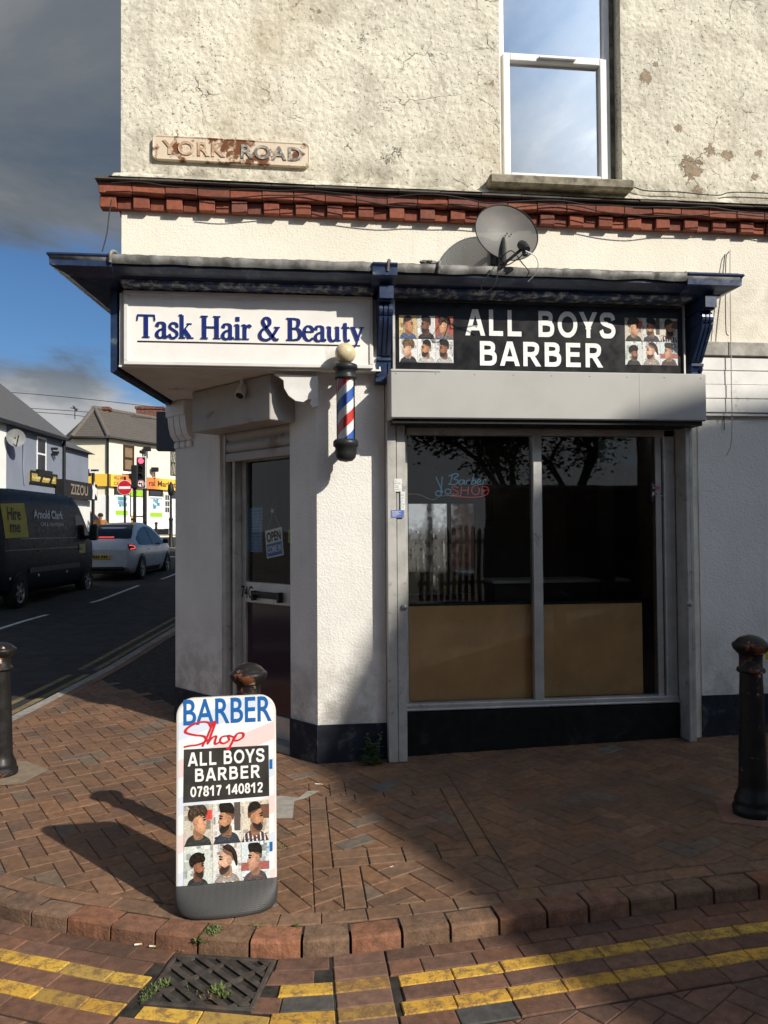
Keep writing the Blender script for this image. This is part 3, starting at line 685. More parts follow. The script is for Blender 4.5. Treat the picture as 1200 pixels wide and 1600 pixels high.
# ---------------------------------------------------------------- the corner shop
Y0 = 5.5
FF = Frame((0, Y0, 0), (1, 0, 0))                    # the York Road front
CD = Vector((-.64, .77, 0)).normalized(); CI = Vector((.77, .64, 0)).normalized()      # along the cut corner; inwards
CP = Vector((.144, Y0, 0))
def cp(t, inn=0, z=0): p = CP+CD*t+CI*inn; return Vector((p.x, p.y, z))
SDIR = Vector((math.sin(R_(6.0)), math.cos(R_(6.0)), 0))                                 # along the main road side wall
CORNER = Vector((-1.214, Y0, 0))
def side(s, out=0, z=0): p = CORNER+SDIR*s+Vector((-SDIR.y, SDIR.x, 0))*out; return Vector((p.x, p.y, z))
XR = 6.6; ZTOP = 8.4
shop = thing('corner_shop', (1.6, Y0, 0), 'corner shop with peeling cream render upstairs and a navy cornice over its white ground floor', 'building')
def build_shop():
    # upper walls, with the window opening
    wx0 = aty(781, 150, Y0).x; wx1 = aty(972, 250, Y0).x; wz0 = aty(870, 284, Y0).z; wz1 = wz0+1.9
    zc = 4.14
    mb = MB()
    NU = 9
    def front(x0, x1, z0, z1): mb.box(x0, x1, Y0, Y0+.24, z0, z1)
    front(CORNER.x, wx0, zc, ZTOP); front(wx1, XR, zc, ZTOP); front(wx0, wx1, zc, wz0-.003); front(wx0, wx1, wz1, ZTOP)
    e = side(9.0)
    mb.prism([(CORNER.x, Y0+.24), (CORNER.x+.24, Y0+.24), (e.x+.24, e.y), (e.x, e.y)], zc, ZTOP)
    mb.prism([(e.x, e.y), (e.x+.24, e.y), (e.x+.24, e.y+.24), (e.x, e.y+.24)], 0, ZTOP)
    mb.box(e.x+.24, XR, e.y, e.y+.24, 0, ZTOP); mb.box(XR-.24, XR, Y0+.24, e.y, 0, ZTOP)
    mb.build('upper_wall', M['upper_render'], shop)
    mb = MB(); mb.prism([(CORNER.x-.12, Y0-.15), (XR+.1, Y0-.15), (XR+.1, e.y+.3), (e.x-.12, e.y+.3)], ZTOP, ZTOP+.12); mb.build('roof', M['slate'], shop)
    # lower walls
    mb = MB()
    zs = 2.80
    mb.prism([(CORNER.x+.005, Y0), (XR, Y0), (XR, Y0+.26), (CORNER.x+.3, Y0+.26), (side(9).x+.26, side(9).y-.01), (side(9).x+.005, side(9).y-.01)], 3.30, 4.08)
    mb.box(.64, 2.91, Y0, Y0+.2, 2.42, 3.2995)                       # behind the fascia sign and over the shop window
    mb.box(3.02, XR, Y0, Y0+.24, 0, 3.2995); mb.box(2.9105, 3.0195, Y0, Y0+.24, 0.05, 3.2995)
    mb.build('lower_wall', M['band_render'], shop)
    mb = MB()
    mb.prism([cp(0), (.634, Y0, 0), (.634, Y0+.36, 0), cp(.30, .2), cp(.30)], .0, zs)
    mb.prism([cp(1.207), cp(1.89), side(1.65), side(9.0), side(9.0, -.24), side(1.75, -.24), cp(1.70, .2), cp(1.207, .2)], 0, 3.2995)
    mb.build('corner_wall', M['white_render'], shop)
    mb = MB()                                                          # a white painted face over the right wall so both walls meet cleanly
    mb.box(3.02, XR, Y0-.006, Y0-.0005, .38, 2.60); mb.build('right_wall_face', M['white_render'], shop)
    mb = MB()
    g = .012
    mb.prism([(.144-g*.5, Y0-g, 0), (.634, Y0-g, 0), (.634, Y0-.001, 0), (.144+.0, Y0-.001, 0)], -.05, .275)
    a = cp(0, -.001); b = cp(.30, -.001); mb.prism([(.144-g*.5, Y0-g), (a.x, a.y), (b.x, b.y), cp(.30, -g)[:2]], -.05, .275)
    mb.build('plinth', M['plinth'], shop); mb = MB()
    mb.prism([cp(1.207, -g), cp(1.89, -g), cp(1.89, -.001), cp(1.207, -.001)], -.05, .29)
    mb.prism([side(1.65, g), side(1.65, .001), side(9, .001), side(9, g)], -.05, .30)
    mb.build('plinth', M['plinth'], shop)
    mb = MB(); mb.box(3.02, XR, Y0-g, Y0-.001, -.02, .395); mb.build('plinth', M['plinth'], shop)
    mb = MB(); mb.box(.772, 2.85, Y0+.02, Y0+.2, -.05, .345); mb.build('stall_riser', M['black_riser'], shop)
    # brick corbel between the storeys
    mb = MB()
    def bc(): return tone(random.choice([(.235, .070, .040), (.21, .064, .039), (.255, .08, .044), (.18, .062, .043)]), .16)
    def course(path_o, z0, z1, prot_fn, ln, gap):
        for pth in (0, 1):
            s = -0.13 if pth == 0 else -.02
            tot = (XR-CORNER.x) if pth == 0 else 8.5
            i = 0
            while s < tot:
                e_ = min(s+ln, tot); pr = prot_fn(i)
                if pth == 0: mb.box(CORNER.x+s+gap, CORNER.x+e_-gap, Y0-pr, Y0+.02, z0+.004+random.uniform(-.002, .002), z1-.003, 0, bc(), .004)
                else:
                    if s >= 0: mb.prism([side(s+gap, 0)[:2], side(s+gap, pr)[:2], side(e_-gap, pr)[:2], side(e_-gap, 0)[:2]], z0+.004, z1-.003, 0, bc())
                s = e_; i += 1
    course(0, 3.985, 4.068, lambda i: .088+random.uniform(-.003, .003), .222, .002)
    course(0, 3.895, 3.984, lambda i: .062 if i % 2 == 0 else .034, .112, .0015)
    mb.build('brick_corbel', M['corbel'], shop)
    mb = MB()
    for i in range(27):
        x = CORNER.x-.15+i*.3; mb.box(x+.002, min(x+.298, XR), Y0-.126+random.uniform(-.005, .005), Y0+.01, 4.070+random.uniform(0, .003), 4.084+random.uniform(0, .005))
    mb.prism([side(.15, 0)[:2], side(.15, .15)[:2], side(9, .15)[:2], side(9, 0)[:2]], 4.071, 4.086)
    mb.build('slate_drip', M['slate'], shop)
    # mortar fillet where the render meets the slates
    mb = MB(); n = 90; rows = []
    for i in range(n+1):
        x = CORNER.x-.05+(XR-CORNER.x+.04)*i/n; j = .012*noise.noise((x*5, 0, 3)); rows.append([Vector((x, Y0-.135+j*.6, 4.088)), Vector((x, Y0-.08+j, 4.10+j)), Vector((x, Y0-.004, 4.17+2*j))])
    mb.grid(rows); mb.build('mortar_fillet', M['upper_render'], shop)
    # upstairs window
    win = MB(); yf = Y0+.10; xa, xb = wx0+.012, aty(955, 270, yf).x; zb = wz0+.005; zm = aty(860, 92, yf).z; zt = wz1-.004
    def fr(mb, x0, x1, z0, z1, t, y0, y1, bev=.006):
        mb.box(x0, x0+t, y0, y1, z0, z1, bev=bev); mb.box(x1-t, x1, y0, y1, z0, z1, bev=bev); mb.box(x0+t, x1-t, y0, y1, z0, z0+t, bev=bev); mb.box(x0+t, x1-t, y0, y1, z1-t, z1, bev=bev)
    fr(win, xa, xb, zb, zt, .05, yf, yf+.07); win.box(xa+.05, xb-.05, yf, yf+.07, zm-.02, zm+.03, bev=.006)
    w = win.build('window', M['upvc'], shop)
    mb = MB(); fr(mb, xa+.035, xb-.035, zb+.035, zm+.012, .055, yf-.022, yf+.03); mb.build('frame', M['upvc'], w)
    mb = MB(); xc = (xa+xb)/2; mb.box(xc-.13, xc+.16, yf-.045, yf-.023, zm-.022, zm-.004, bev=.003); mb.build('trickle_vent', M['upvc'], w)
    mb = MB(); mb.box(xa+.045, xb-.045, yf+.02, yf+.026, zb+.045, zm-.02); mb.build('pane', M['sky_glass'], w)
    mb = MB(); mb.box(xa+.045, xb-.045, yf+.035, yf+.041, zm+.01, zt-.045); mb.build('pane', M['sky_glass'], w)
    mb = MB(); mb.box(xa, xb, yf+.3, yf+.32, zb, zt); mb.build('dark_backing', M['dark_room'], w)  # plain dark sheet closing the view behind both panes
    mb = MB(); sx0 = aty(766, 290, 5.38).x; sx1 = aty(992, 300, 5.38).x; sz = wz0
    mb.box(sx0, sx1, 5.38, yf+.02, sz-.085, sz-.012, bev=.012); mb.build('sill', M['sill'], shop)
    mb = MB(); mb.box(xb+.002, wx1-.002, yf+.02, yf+.06, zb, zt); mb.build('window_filler', M['sill'], shop)
    # cornice: one moulding, mitred round the corner and returned at the right end
    prof = [(-.02, 3.478), (.345, 3.470), (.352, 3.458), (.338, 3.440), (.335, 3.396), (.31, 3.386), (.27, 3.373), (.238, 3.358), (.230, 3.349), (.12, 3.3465), (-.02, 3.3465)]
    XE = 2.79
    def rail(d, z, br=0): return [side(7.0, d+br, z), side(-.0, d+br, z), None, Vector((CORNER.x, Y0-d-br, z))]
    def sweep(mb, xs, xe, br, prof, ret_left, ret_right, m=0):
        secs = []
        if ret_left: secs.append([side(7.0, d+br, z) for d, z in prof])
        secs.append([Vector((xs-((d+br) if ret_left else 0), Y0-d-br, z)) for d, z in prof])
        secs.append([Vector((xe+((d+br) if ret_right else 0), Y0-d-br, z)) for d, z in prof])
        if ret_right: secs.append([Vector((xe+d+br, Y0+.0, z)) for d, z in prof])
        mb.grid(secs, m, smooth=False, closed=True)
        mb.add(secs[0], [list(range(len(prof)))], m); mb.add(secs[-1], [list(range(len(prof)))], m)
    mb = MB(); sweep(mb, CORNER.x, XE, 0, prof, True, True); mb.build('cornice', M['navy'], shop)
    low = [(.085, 3.3455), (.232, 3.3445), (.240, 3.335), (.232, 3.323), (.205, 3.316), (.085, 3.314)]
    mb = MB(); xg0, xg1 = aty(190, 450, 5.3).x, aty(584, 450, 5.3).x; xh0 = aty(614, 450, 5.3).x; xh1 = aty(1078, 450, 5.3).x
    low2 = [(d, z+.076 if z < 3.25 else z+.0) for d, z in low]
    sweep(mb, xg0, xg1, 0, low, False, False)
    sweep(mb, xh0, xh1, 0, low, False, False); mb.build('cornice_bead', M['navy_chip'], shop)
    blocks = MB()
    for a, b, rl, rr in ((aty(583, 430, 5.1).x, aty(622, 430, 5.1).x, False, False), (aty(1078, 440, 5.1).x, XE+.012, False, True)): sweep(blocks, a, b, .035, [(d, z-.004 if z > 3.4 else z-.012) for d, z in prof], rl, rr)
    sweep(blocks, CORNER.x-.012, CORNER.x+.02, .022, [(d, z-.004 if z > 3.4 else z-.01) for d, z in prof], True, False)
    blocks.build('cornice_block', M['navy'], shop)
    # lead sheet dressed over the cornice
    mb = MB(); n = 260; rows = []
    def leadrow(P3, key, up=0):
        j = .010*noise.noise((key*6, 1, 0))+.006*noise.noise((key*21, 5, 0)); k = .016*noise.noise((key*4.3, 9, 0))
        return [P3(-.0, 3.55+j), P3(.02, 3.50+j*.6), P3(.15, 3.49+j), P3(.30, 3.482+j), P3(.358+j*.3, 3.470+j*.7), P3(.368+j*.4, 3.452+j*.3), P3(.361+j*.5, 3.424+k*.5), P3(.352+j*.4, 3.410+k*.7)]
    for i in range(n+1):
        x = CORNER.x-.0+(XE-CORNER.x)*i/n
        lap = .006 if (x > .55 and x < .95) else (.010 if x > XE-.25 else 0)
        ex = 0; xx = x
        rows.append(leadrow(lambda d, z: Vector((x-(d if i == 0 else 0)+(d if i == n else 0), Y0-d-lap, z)), x))
    rows = [leadrow(lambda d, z, s=s: side(s, d, z), 40-s) for s in (5, 3, 1.2, .4)]+rows+[leadrow(lambda d, z: Vector((XE+d, Y0-.0, z)), 77)]
    mb.grid(rows)
    mb.tube([Vector((XE-.0, Y0-.3, 3.487)), Vector((XE+.02, Y0-.02, 3.50))], .014, 6)
    for x in (.62, .97, -1.2): mb.tube(spline([Vector((x, Y0-.37, 3.41)), Vector((x+.006, Y0-.378, 3.47)), Vector((x+.02, Y0-.3, 3.50)), Vector((x+.03, Y0-.02, 3.52))], 4), [.012]*13, 6)
    for k in range(26):                                                # crumpled end where the sheets meet
        a = random.random()*6.28; r = random.uniform(.004, .013); p = Vector((.93+random.uniform(-.08, .05), Y0-random.uniform(.30, .36), 3.485+random.uniform(0, .014)))
        mb.box(p.x-.018, p.x+.018, p.y-.01, p.y+.01, p.z-.006, p.z+.008, bev=.004)
    mb.build('lead_flashing', M['lead'], shop)
    # carved brackets
    def bracket(x0, x1, zt, zb, lean=0):
        h = zt-zb; k = MB()
        def ext(pr, xa, xb, m=0): 
            F = lambda a, b, c: Vector((c+lean*(zt-b)/h, Y0-a, b)); k.prism(pr, xa, xb, m, F=F)
        w = x1-x0
        ext([(0, zt), (.30, zt), (.30, zt-.085), (0, zt-.085)], x0+.004, x1-.004)
        ext([(0, zt-.086), (.275, zt-.086), (.275, zt-.098), (0, zt-.098)], x0+.01, x1-.01)
        cx_, cz_ = .235, zt-.145
        ext([(0, zt-.099)]+[(.20+.045*math.cos(t), cz_+.045*math.sin(t)) for t in [math.pi/2-i*math.pi/10 for i in range(11)]]+[(0, zt-.19)], x0, x1)
        big = [(0, zt-.191)]+[(.235-.15*(t**1.6)-.02*math.sin(t*3.1), zt-.192-t*.25) for t in [i/10 for i in range(11)]]+[(0, zt-.45)]
        ext(big, x0+.004, x1-.004)
        for q in range(3):                                             # reeds down the scroll
            xa = x0+w*(.06+q*.32); rib = [(.02, zt-.191)]+[(.235-.15*(t**1.6)-.02*math.sin(t*3.1)+.012, zt-.195-t*.24) for t in [i/10 for i in range(11)]]+[(.02, zt-.44)]; ext(rib, xa, xa+w*.22)
            ext([(.20+.055*math.cos(t), cz_+.052*math.sin(t)) for t in [i*math.pi/8 for i in range(16)]], xa, xa+w*.22)
        ext([(0, zt-.452), (.10, zt-.452), (.10, zt-.47), (.085, zt-.478), (.07, zb+.05), (.07, zb+.03), (0, zb+.03)], x0, x1)
        ext([(0, zb+.029), (.085, zb+.029), (.085, zb+.012), (.06, zb), (0, zb)], x0-.005, x1+.005)
        for xa, xb in ((x0+.002, x0+.02), (x1-.02, x1-.002)): ext([(.05, zt-.485), (.094, zt-.485), (.079, zb+.05), (.05, zb+.05)], xa, xb)
        k.build('bracket', M['navy'], shop)
    xa = aty(589, 500, 5.35).x; xb = aty(612, 500, 5.35).x; bracket(xa, xb, 3.332, 2.70)
    xa = aty(1094, 460, 5.3).x; xb = aty(1115, 460, 5.3).x; bracket(xa-.02, xb-.03, 3.332, 2.768)
    # board on the side return and soffit over the door
    mb = MB(); mb.prism([side(-.06, .005)[:2], side(-.06, .05)[:2], side(2.2, .05)[:2], side(2.2, .005)[:2]], 2.755, 3.34); mb.build('side_fascia', M['navy'], shop)
    mb = MB(); mb.prism([(CORNER.x+.01, Y0-.10), (.60, Y0-.10), (.60, Y0+.1), cp(.0, .3)[:2], cp(1.8, .35)[:2], side(1.9, -.02)[:2]], 2.783, 2.795)
    mb.build('soffit', M['wood_grey'], shop)
    mb = MB(); mb.prism([(CORNER.x+.01, Y0-.08), (.60, Y0-.08), (.60, Y0+.12), cp(.0, .5)[:2], cp(1.8, .4)[:2], side(1.8, -.02)[:2]], 2.7955, 3.299); mb.build('fascia_box', M['wood_grey'], shop)
    # white scroll bracket beside the door and the fluted cap on the corner pier
    sb = MB(); yS = Y0-.055
    F = lambda a, b, c: Vector((a, yS+c, b))
    def sp(u, v): p = aty(u, v, yS); return (p.x, p.z)
    out = [sp(*q) for q in ((428, 584), (497, 588), (497, 634), (489, 636), (484, 630), (487, 624), (480, 624), (474, 628), (462, 626), (451, 618), (444, 606), (443, 594), (436, 589))]
    sb.prism(out, 0, .045, F=F); sb.build('scroll_bracket', M['wood_grey'], shop)
    mb = MB(); c0, c1 = 1.60, 1.885
    DFw = Frame(cp(1.89), -CD)                                         # along the cut corner, left to right
    zt = 2.782
    mb.box(.0, .30, zt-.13, zt, 0, .10, bev=.006, F=lambda a, b, c: DFw(a, b, c))
    for q in range(3): 
        a0 = .01+q*.098
        pr = [(zt-.131, .0), (zt-.131, .085), (zt-.22, .075), (zt-.29, .055), (zt-.335, .02), (zt-.335, 0)]
        mb.prism(pr, a0, a0+.086, F=lambda b, c, a: DFw(a, b, c))
        mb.box(a0+.004, a0+.082, zt-.40, zt-.345, 0, .028, bev=.01, F=lambda a, b, c: DFw(a, b, c))
    mb.build('pier_cap', M['wood_grey'], shop)
    # shutter box over the shop window and its side channels
    mb = MB(); bx0 = aty(610, 620, 5.23).x; bx1 = aty(1104, 620, 5.23).x; bz0, bz1 = 2.425, 2.766
    mb.box(bx0, bx1, 5.23, Y0-.001, bz0, bz1, bev=.008)
    o = mb.build('shutter_box', M['box_grey'], shop)
    mb = MB(); mb.box(bx0+.02, bx1-.02, 5.26, Y0-.03, bz0-.03, bz0-.001); mb.box(bx0+.001, bx0+.35, 5.2272, 5.2288, bz1-.018, bz1-.016); mb.build('shutter_slot', M['black'], o); mb = MB(); xs_ = bx0+(bx1-bx0)*.78; mb.box(xs_, xs_+.002, 5.2285, 5.2297, bz0+.006, bz1-.006); mb.build('panel_seam', M['alu_worn'], o)
    for k in range(9): mb = MB(); xr = bx0+.04+(bx1-bx0-.08)*k/8; mb.lathe([(.0045, 0), (.004, .002), (0, .003)], 8, F=lambda a, b, c: Vector((xr+a, 5.2298-c, bz1-.03+b))); mb.build('rivet', M['box_grey'], o)
    def channel(x0, x1, z1):
        k = MB(); h = (x1-x0)/2; zb = gz(x1, Y0)+.0
        k.box(x0, x0+h-.002, Y0-.115, Y0+.05, zb, z1, bev=.004); k.box(x0+h+.002, x1, Y0-.105, Y0+.05, zb, z1, bev=.004)
        k.box(x0+h-.003, x0+h+.003, Y0-.09, Y0+.04, zb, z1)
        return k.build('guide_rail', M['alu_worn'], shop)
    g1 = channel(.637, .770, 2.42); g2 = channel(2.865, 2.925, 2.42)
    for g, u, v in ((g1, 632, 948), (g2, 1077, 943)):
        p = aty(u, v, Y0-.11); k = MB(); F = lambda a, b, c: Vector((p.x+a, p.y-c, p.z+b)); k.lathe([(.022, 0), (.022, .012), (.012, .016), (.012, .022), (0, .022)], 14, F=F); k.box(-.003, .003, -.008, .008, .0222, .0235, F=F); k.build('lock', M['alu'], g)
    # shop window
    y1 = Y0+.05; zb, zt = .345, 2.40; X0, X1 = .772, 2.862; ma, mb_ = aty(834, 900, y1).x, aty(848, 900, y1).x
    fm = MB(); fm.box(X0, X0+.035, y1, y1+.08, zb, zt, bev=.004); fm.box(X1-.085, X1, y1, y1+.08, zb, zt, bev=.004); fm.box(X1-.14, X1-.095, y1+.03, y1+.09, zb, zt)
    fm.box(ma, mb_, y1-.012, y1+.09, zb+.03, zt-.04, bev=.005); fm.box(X0, X1, y1-.02, y1+.08, zb, zb+.045, bev=.006); fm.box(X0, X1, y1-.03, y1+.01, zb-.012, zb+.012, bev=.004); fm.box(X0, X1, y1, y1+.08, zt-.05, zt)
    sw = fm.build('shop_window', M['alu'], shop)
    for a, b in ((X0+.03, ma+.004), (mb_-.004, X1-.08)): k = MB(); k.add([(a, y1+.038, zb+.04), (b, y1+.038, zb+.04), (b, y1+.038, zt-.045), (a, y1+.038, zt-.045)], [[0, 1, 2, 3]]); k.build('pane', M['shop_glass'], sw)
    # the room behind it
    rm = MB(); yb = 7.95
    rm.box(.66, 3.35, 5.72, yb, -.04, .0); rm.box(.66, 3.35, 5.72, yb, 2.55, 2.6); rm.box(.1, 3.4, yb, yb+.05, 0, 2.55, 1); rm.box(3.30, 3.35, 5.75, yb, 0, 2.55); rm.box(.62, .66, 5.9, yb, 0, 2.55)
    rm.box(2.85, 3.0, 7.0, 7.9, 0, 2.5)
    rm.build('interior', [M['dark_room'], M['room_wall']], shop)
    # fascia boards to the right
    mb = MB()
    for i in range(4):
        zt_ = 2.945-i*.106; mb.box(2.99, XR, Y0-.055+.004*(i % 2), Y0-.001, zt_-.104, zt_, bev=.004)
    mb.box(2.99, XR, Y0-.04, Y0-.001, 2.50, 2.519); mb.build('timber_boarding', M['wood_grey'], shop)
    mb = MB(); mb.box(2.99, XR, Y0-.075, Y0-.001, 2.948, 3.055, bev=.006); mb.build('timber_rail', M['wood_worn'], shop)
    mb = MB(); mb.box(2.99, XR, Y0-.05, Y0-.007, 2.42, 2.499); 
build_shop()

# the door set across the corner
DF = Frame(cp(1.207, .10), -CD)
def build_door():
    W = .907
    def q(u, v, d=0): return DF.px(u, v, d)
    F = lambda a, b, c: DF(a, b, c)
    zh = q(400, 716)[1]; z_r1 = q(415, 911)[1]; z_r0 = q(415, 944)[1]
    mb = MB()
    mb.box(-.0, .05, 0, 2.5, -.10, .08, F=F); mb.box(.058, .10, 0, 2.5, -.09, .02, F=F); mb.box(.108, .14, 0, 2.5, -.09, .05, F=F); mb.box(W-.03, W, 0, 2.5, -.09, .03, F=F); mb.box(.14, W-.03, zh+.05, 2.5, -.08, .0, F=F)
    fr = mb.build('door_frame', M['alu_worn'], shop)
    mb = MB(); x0, x1 = .145, W-.033
    mb.box(x0, x0+.05, .05, zh+.04, -.06, -.015, bev=.004, F=F); mb.box(x1-.012, x1, .05, zh+.04, -.06, -.015, F=F); mb.box(x0+.05, x1-.012, z_r0, z_r1, -.06, -.012, bev=.004, F=F); mb.box(x0+.05, x1-.012, .05, .22, -.06, -.015, bev=.004, F=F); mb.box(x0+.05, x1-.012, zh-.02, zh+.04, -.06, -.015, F=F)
    door = mb.build('door', M['alu'], shop)
    mb = MB(); mb.add([DF(x0+.045, z_r1-.01, -.037), DF(x1-.01, z_r1-.01, -.037), DF(x1-.01, zh-.01, -.037), DF(x0+.045, zh-.01, -.037)], [[0, 1, 2, 3]]); mb.build('pane', M['door_glass'], door)
    pp = NT('purple_reflection'); tr = pp.noise(2.5, 3); pp.princ(pp.mix(tr, (.012, .004, .012), (.03, .006, .024)), .12, spec=.6)  # purple reflection in the lower glass is put into the base colour
    mb = MB(); mb.box(x0+.045, x1-.01, .21, z_r0+.01, -.045, -.036, F=F); mb.build('lower_glass', pp.mat, door)
    a0, b0 = q(396, 938); a1, b1 = q(440, 926)
    mb = MB(); mb.box(a0, a1, b0+.02, b1-.006, -.012, -.006, F=F); mb.box(a0+.0, a0+.025, b0, b1, -.012, .03, bev=.003, F=F); mb.box(a1-.03, a1, b0, b1, -.012, .03, bev=.003, F=F); mb.box(a0+.02, a1-.02, b1-.03, b1-.008, .012, .03, bev=.004, F=F)
    mb.build('pull_handle', M['black_plastic'], door)
    mb = MB(); a, b = q(373, 934); a2, b2 = q(392, 916); a += .022; a2 += .012; put_text(mb, DF, '74C', a, a2, b, b2, -.010, bold=.01); mb.build('door_number', M['black'], door)
    mb = MB(); mb.box(x1-.015, x1+.012, z_r0-.03, z_r1+.03, -.02, .01, bev=.003, F=F); mb.build('lock_plate', M['alu'], door)
    mb = MB(); mb.box(0, W, -.02, .05, -.12, .10, bev=.006, F=F); mb.build('threshold', M['slab'], shop)
    # roller shutter slats showing under its box
    mb = MB(); zc = q(400, 719)[1]; zt = q(400, 640)[1]; k = MB()
    rows = []; n = 64
    for i in range(n+1):
        t = i/n; b = zc+.07+(zt-zc)*t; d = .045+.030*abs(math.sin(t*math.pi*4))**.6; rows.append([DF(a, b, d) for a in (.03, W-.01)])
    k.grid(rows, smooth=True); k.box(.03, W-.01, zc, zc+.068, .045, .075, bev=.006, F=F); k.box(.56, .63, zc+.02, zc+.05, .0752, .078, F=F); k.build('door_shutter', M['door_box'], shop)
    # its box
    d1 = .33; bz0 = q(360, 666, d1)[1]; aL = q(300, 650, d1)[0]; aR = q(422, 640, d1)[0]; bzt = 2.78
    mb = MB(); mb.box(aL, aR, bz0, bzt-.002, .1015, d1, bev=.006, F=F); mb.build('door_shutter_box', M['door_box'], shop)
    # dim room behind the door
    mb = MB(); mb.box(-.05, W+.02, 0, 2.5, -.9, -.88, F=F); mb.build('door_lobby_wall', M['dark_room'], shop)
    return door, x0, x1
DOOR = build_door()
# ---------------------------------------------------------------- signs and things on the shop
def head(mb, F, a0, b0, w, h, d, st):
    """one printed haircut picture: plain flat art in layers half a millimetre apart"""
    L = [0]
    def P(x, y): return F(a0+w*min(max(x, 0), 1), b0+h*min(max(y, 0), 1), d+L[0]*.0004)
    def up(): L[0] += .12
    fl = st.get('flip', False)
    X = (lambda x: 1-x) if fl else (lambda x: x)
    def poly(pts, c, c2=None, sp=True):
        up(); q = spline([Vector((X(x), y)) for x, y in pts], 5, True) if sp else [Vector((X(x), y)) for x, y in pts]
        mb.fan([P(p.x, p.y) for p in q], c, c2 or c)
    def rect(x0, y0, x1, y1, c): up(); mb.add([P(x0, y0), P(x1, y0), P(x1, y1), P(x0, y1)], [[0, 1, 2, 3]], 0, c)
    bg = st['bg']; rect(0, 0, 1, 1, bg); rn = random.Random(st['seed'])
    for k in range(22):
        x = rn.random(); y = rn.uniform(.2, 1); ww = rn.uniform(.03, .22); hh = rn.uniform(.03, .25); f = rn.uniform(.35, 1.35)
        rect(x, y, min(1, x+ww), min(1, y+hh), tuple(min(1, c*f) for c in bg))
    if st.get('accent'): rect(*st['accent'])
    sk = st['skin']; dk = tuple(c*.55 for c in sk); lt = tuple(min(1, c*1.15) for c in sk); hr = st['hair']; cl = st['cloth']
    s = st.get('size', 1.03); ox = st.get('ox', 0); oy = st.get('oy', 0)
    def T(pts): return [(.5+ox+(x-.5)*s, .05+oy+(y-.05)*s) for x, y in pts]
    poly(T([(.02, -.3), (.10, .12), (.30, .26), (.52, .28), (.74, .22), (.92, .08), (.98, -.3)]), cl, tuple(c*.6 for c in cl))
    if st.get('stripe'):
        for k in range(6): up(); x = .12+k*.14; q = T([(x, 0), (x+.05, 0), (x+.01, .22), (x-.03, .20)]); mb.add([P(X(a), b) for a, b in q], [[0, 1, 2, 3]], 0, st['stripe'])
    poly(T([(.36, .18), (.35, .42), (.62, .42), (.66, .20), (.52, .14)]), dk, dk)
    # face in profile looking right: forehead, nose, lips, chin, jaw
    poly(T([(.34, .74), (.50, .84), (.68, .80), (.735, .66), (.755, .60), (.80, .52), (.765, .485), (.77, .44), (.755, .40), (.76, .35), (.70, .27), (.58, .28), (.42, .38), (.34, .52)]), lt, tuple(c*.72 for c in sk))
    poly(T([(.72, .425), (.775, .435), (.768, .40), (.72, .405)]), tuple(c*.6 for c in sk))                         # lips
    for q, f in (([(.40, .70), (.52, .80), (.62, .78), (.58, .70)], 1.35), ([(.50, .58), (.60, .60), (.66, .54), (.58, .48), (.50, .50)], 1.25), ([(.74, .60), (.77, .53), (.745, .50), (.72, .52)], 1.3)): poly(T(q), tuple(min(1, c*f) for c in sk), sk)
    poly(T([(.40, .60), (.46, .74), (.42, .76), (.34, .66)]), dk, sk); poly(T([(.72, .495), (.765, .49), (.75, .475)]), dk); poly(T([(.60, .62), (.70, .625), (.70, .59), (.62, .58)]), tuple(c*.7 for c in sk), sk)
    poly(T([(.42, .36), (.60, .27), (.66, .22), (.50, .22), (.40, .28)]), tuple(c*.4 for c in sk))
    poly(T([(.665, .615), (.75, .632), (.752, .595), (.68, .585)]), tuple(c*.25 for c in hr), None)                  # eye
    poly(T([(.64, .665), (.76, .69), (.755, .655), (.65, .64)]), hr)                                            # brow
    if st.get('beard', 1): poly(T([(.40, .46), (.45, .42), (.56, .40), (.66, .44), (.72, .455), (.745, .45), (.70, .42), (.745, .39), (.755, .33), (.70, .25), (.57, .26), (.43, .36)]), hr, tuple(c*1.6+.01 for c in hr))
    poly(T([(.38, .50), (.40, .60), (.46, .62), (.48, .55), (.44, .48)]), sk, dk)                                 # ear
    poly(T([(.30, .56), (.36, .66), (.50, .70), (.60, .76), (.64, .84), (.50, .92), (.34, .88), (.25, .74), (.26, .60)]), tuple(.5*c+.25*k for c, k in zip(hr, sk)))   # fade
    top = {'short': [(.27, .70), (.40, .73), (.54, .76), (.68, .80), (.66, .90), (.52, .96), (.36, .94), (.26, .84)],
           'curl': [(.20, .62), (.30, .60), (.38, .68), (.54, .72), (.74, .70), (.82, .80), (.74, .93), (.58, 1.0), (.38, .99), (.22, .90), (.15, .76)],
           'flat': [(.27, .70), (.42, .73), (.58, .75), (.72, .76), (.76, .95), (.58, .985), (.38, .97), (.26, .86)],
           'tail': [(.28, .72), (.45, .82), (.62, .86), (.60, .92), (.44, .94), (.28, .86), (.17, .70), (.14, .46), (.20, .44), (.24, .60)]}[st.get('cut', 'short')]
    poly(T(top), hr, tuple(c*.75 for c in hr))
    for k in range(34):                                                # hair and cloth grain
        x = rn.uniform(.28, .70); y = rn.uniform(.78, .95); f = rn.uniform(.4, 3.2); up(); q = T([(x, y), (x+.03, y+.012), (x+.05, y+.005), (x+.02, y-.008)]); mb.add([P(X(a), b) for a, b in q], [[0, 1, 2, 3]], 0, tuple(min(.3, c*f) for c in hr))
    for k in range(16): x = rn.uniform(.1, .85); y = rn.uniform(.02, .2); f = rn.uniform(.5, 1.8); up(); q = T([(x, y), (x+.09, y+.02), (x+.10, y+.005), (x+.01, y-.015)]); mb.add([P(X(a), b) for a, b in q], [[0, 1, 2, 3]], 0, tuple(min(.8, c*f) for c in cl))
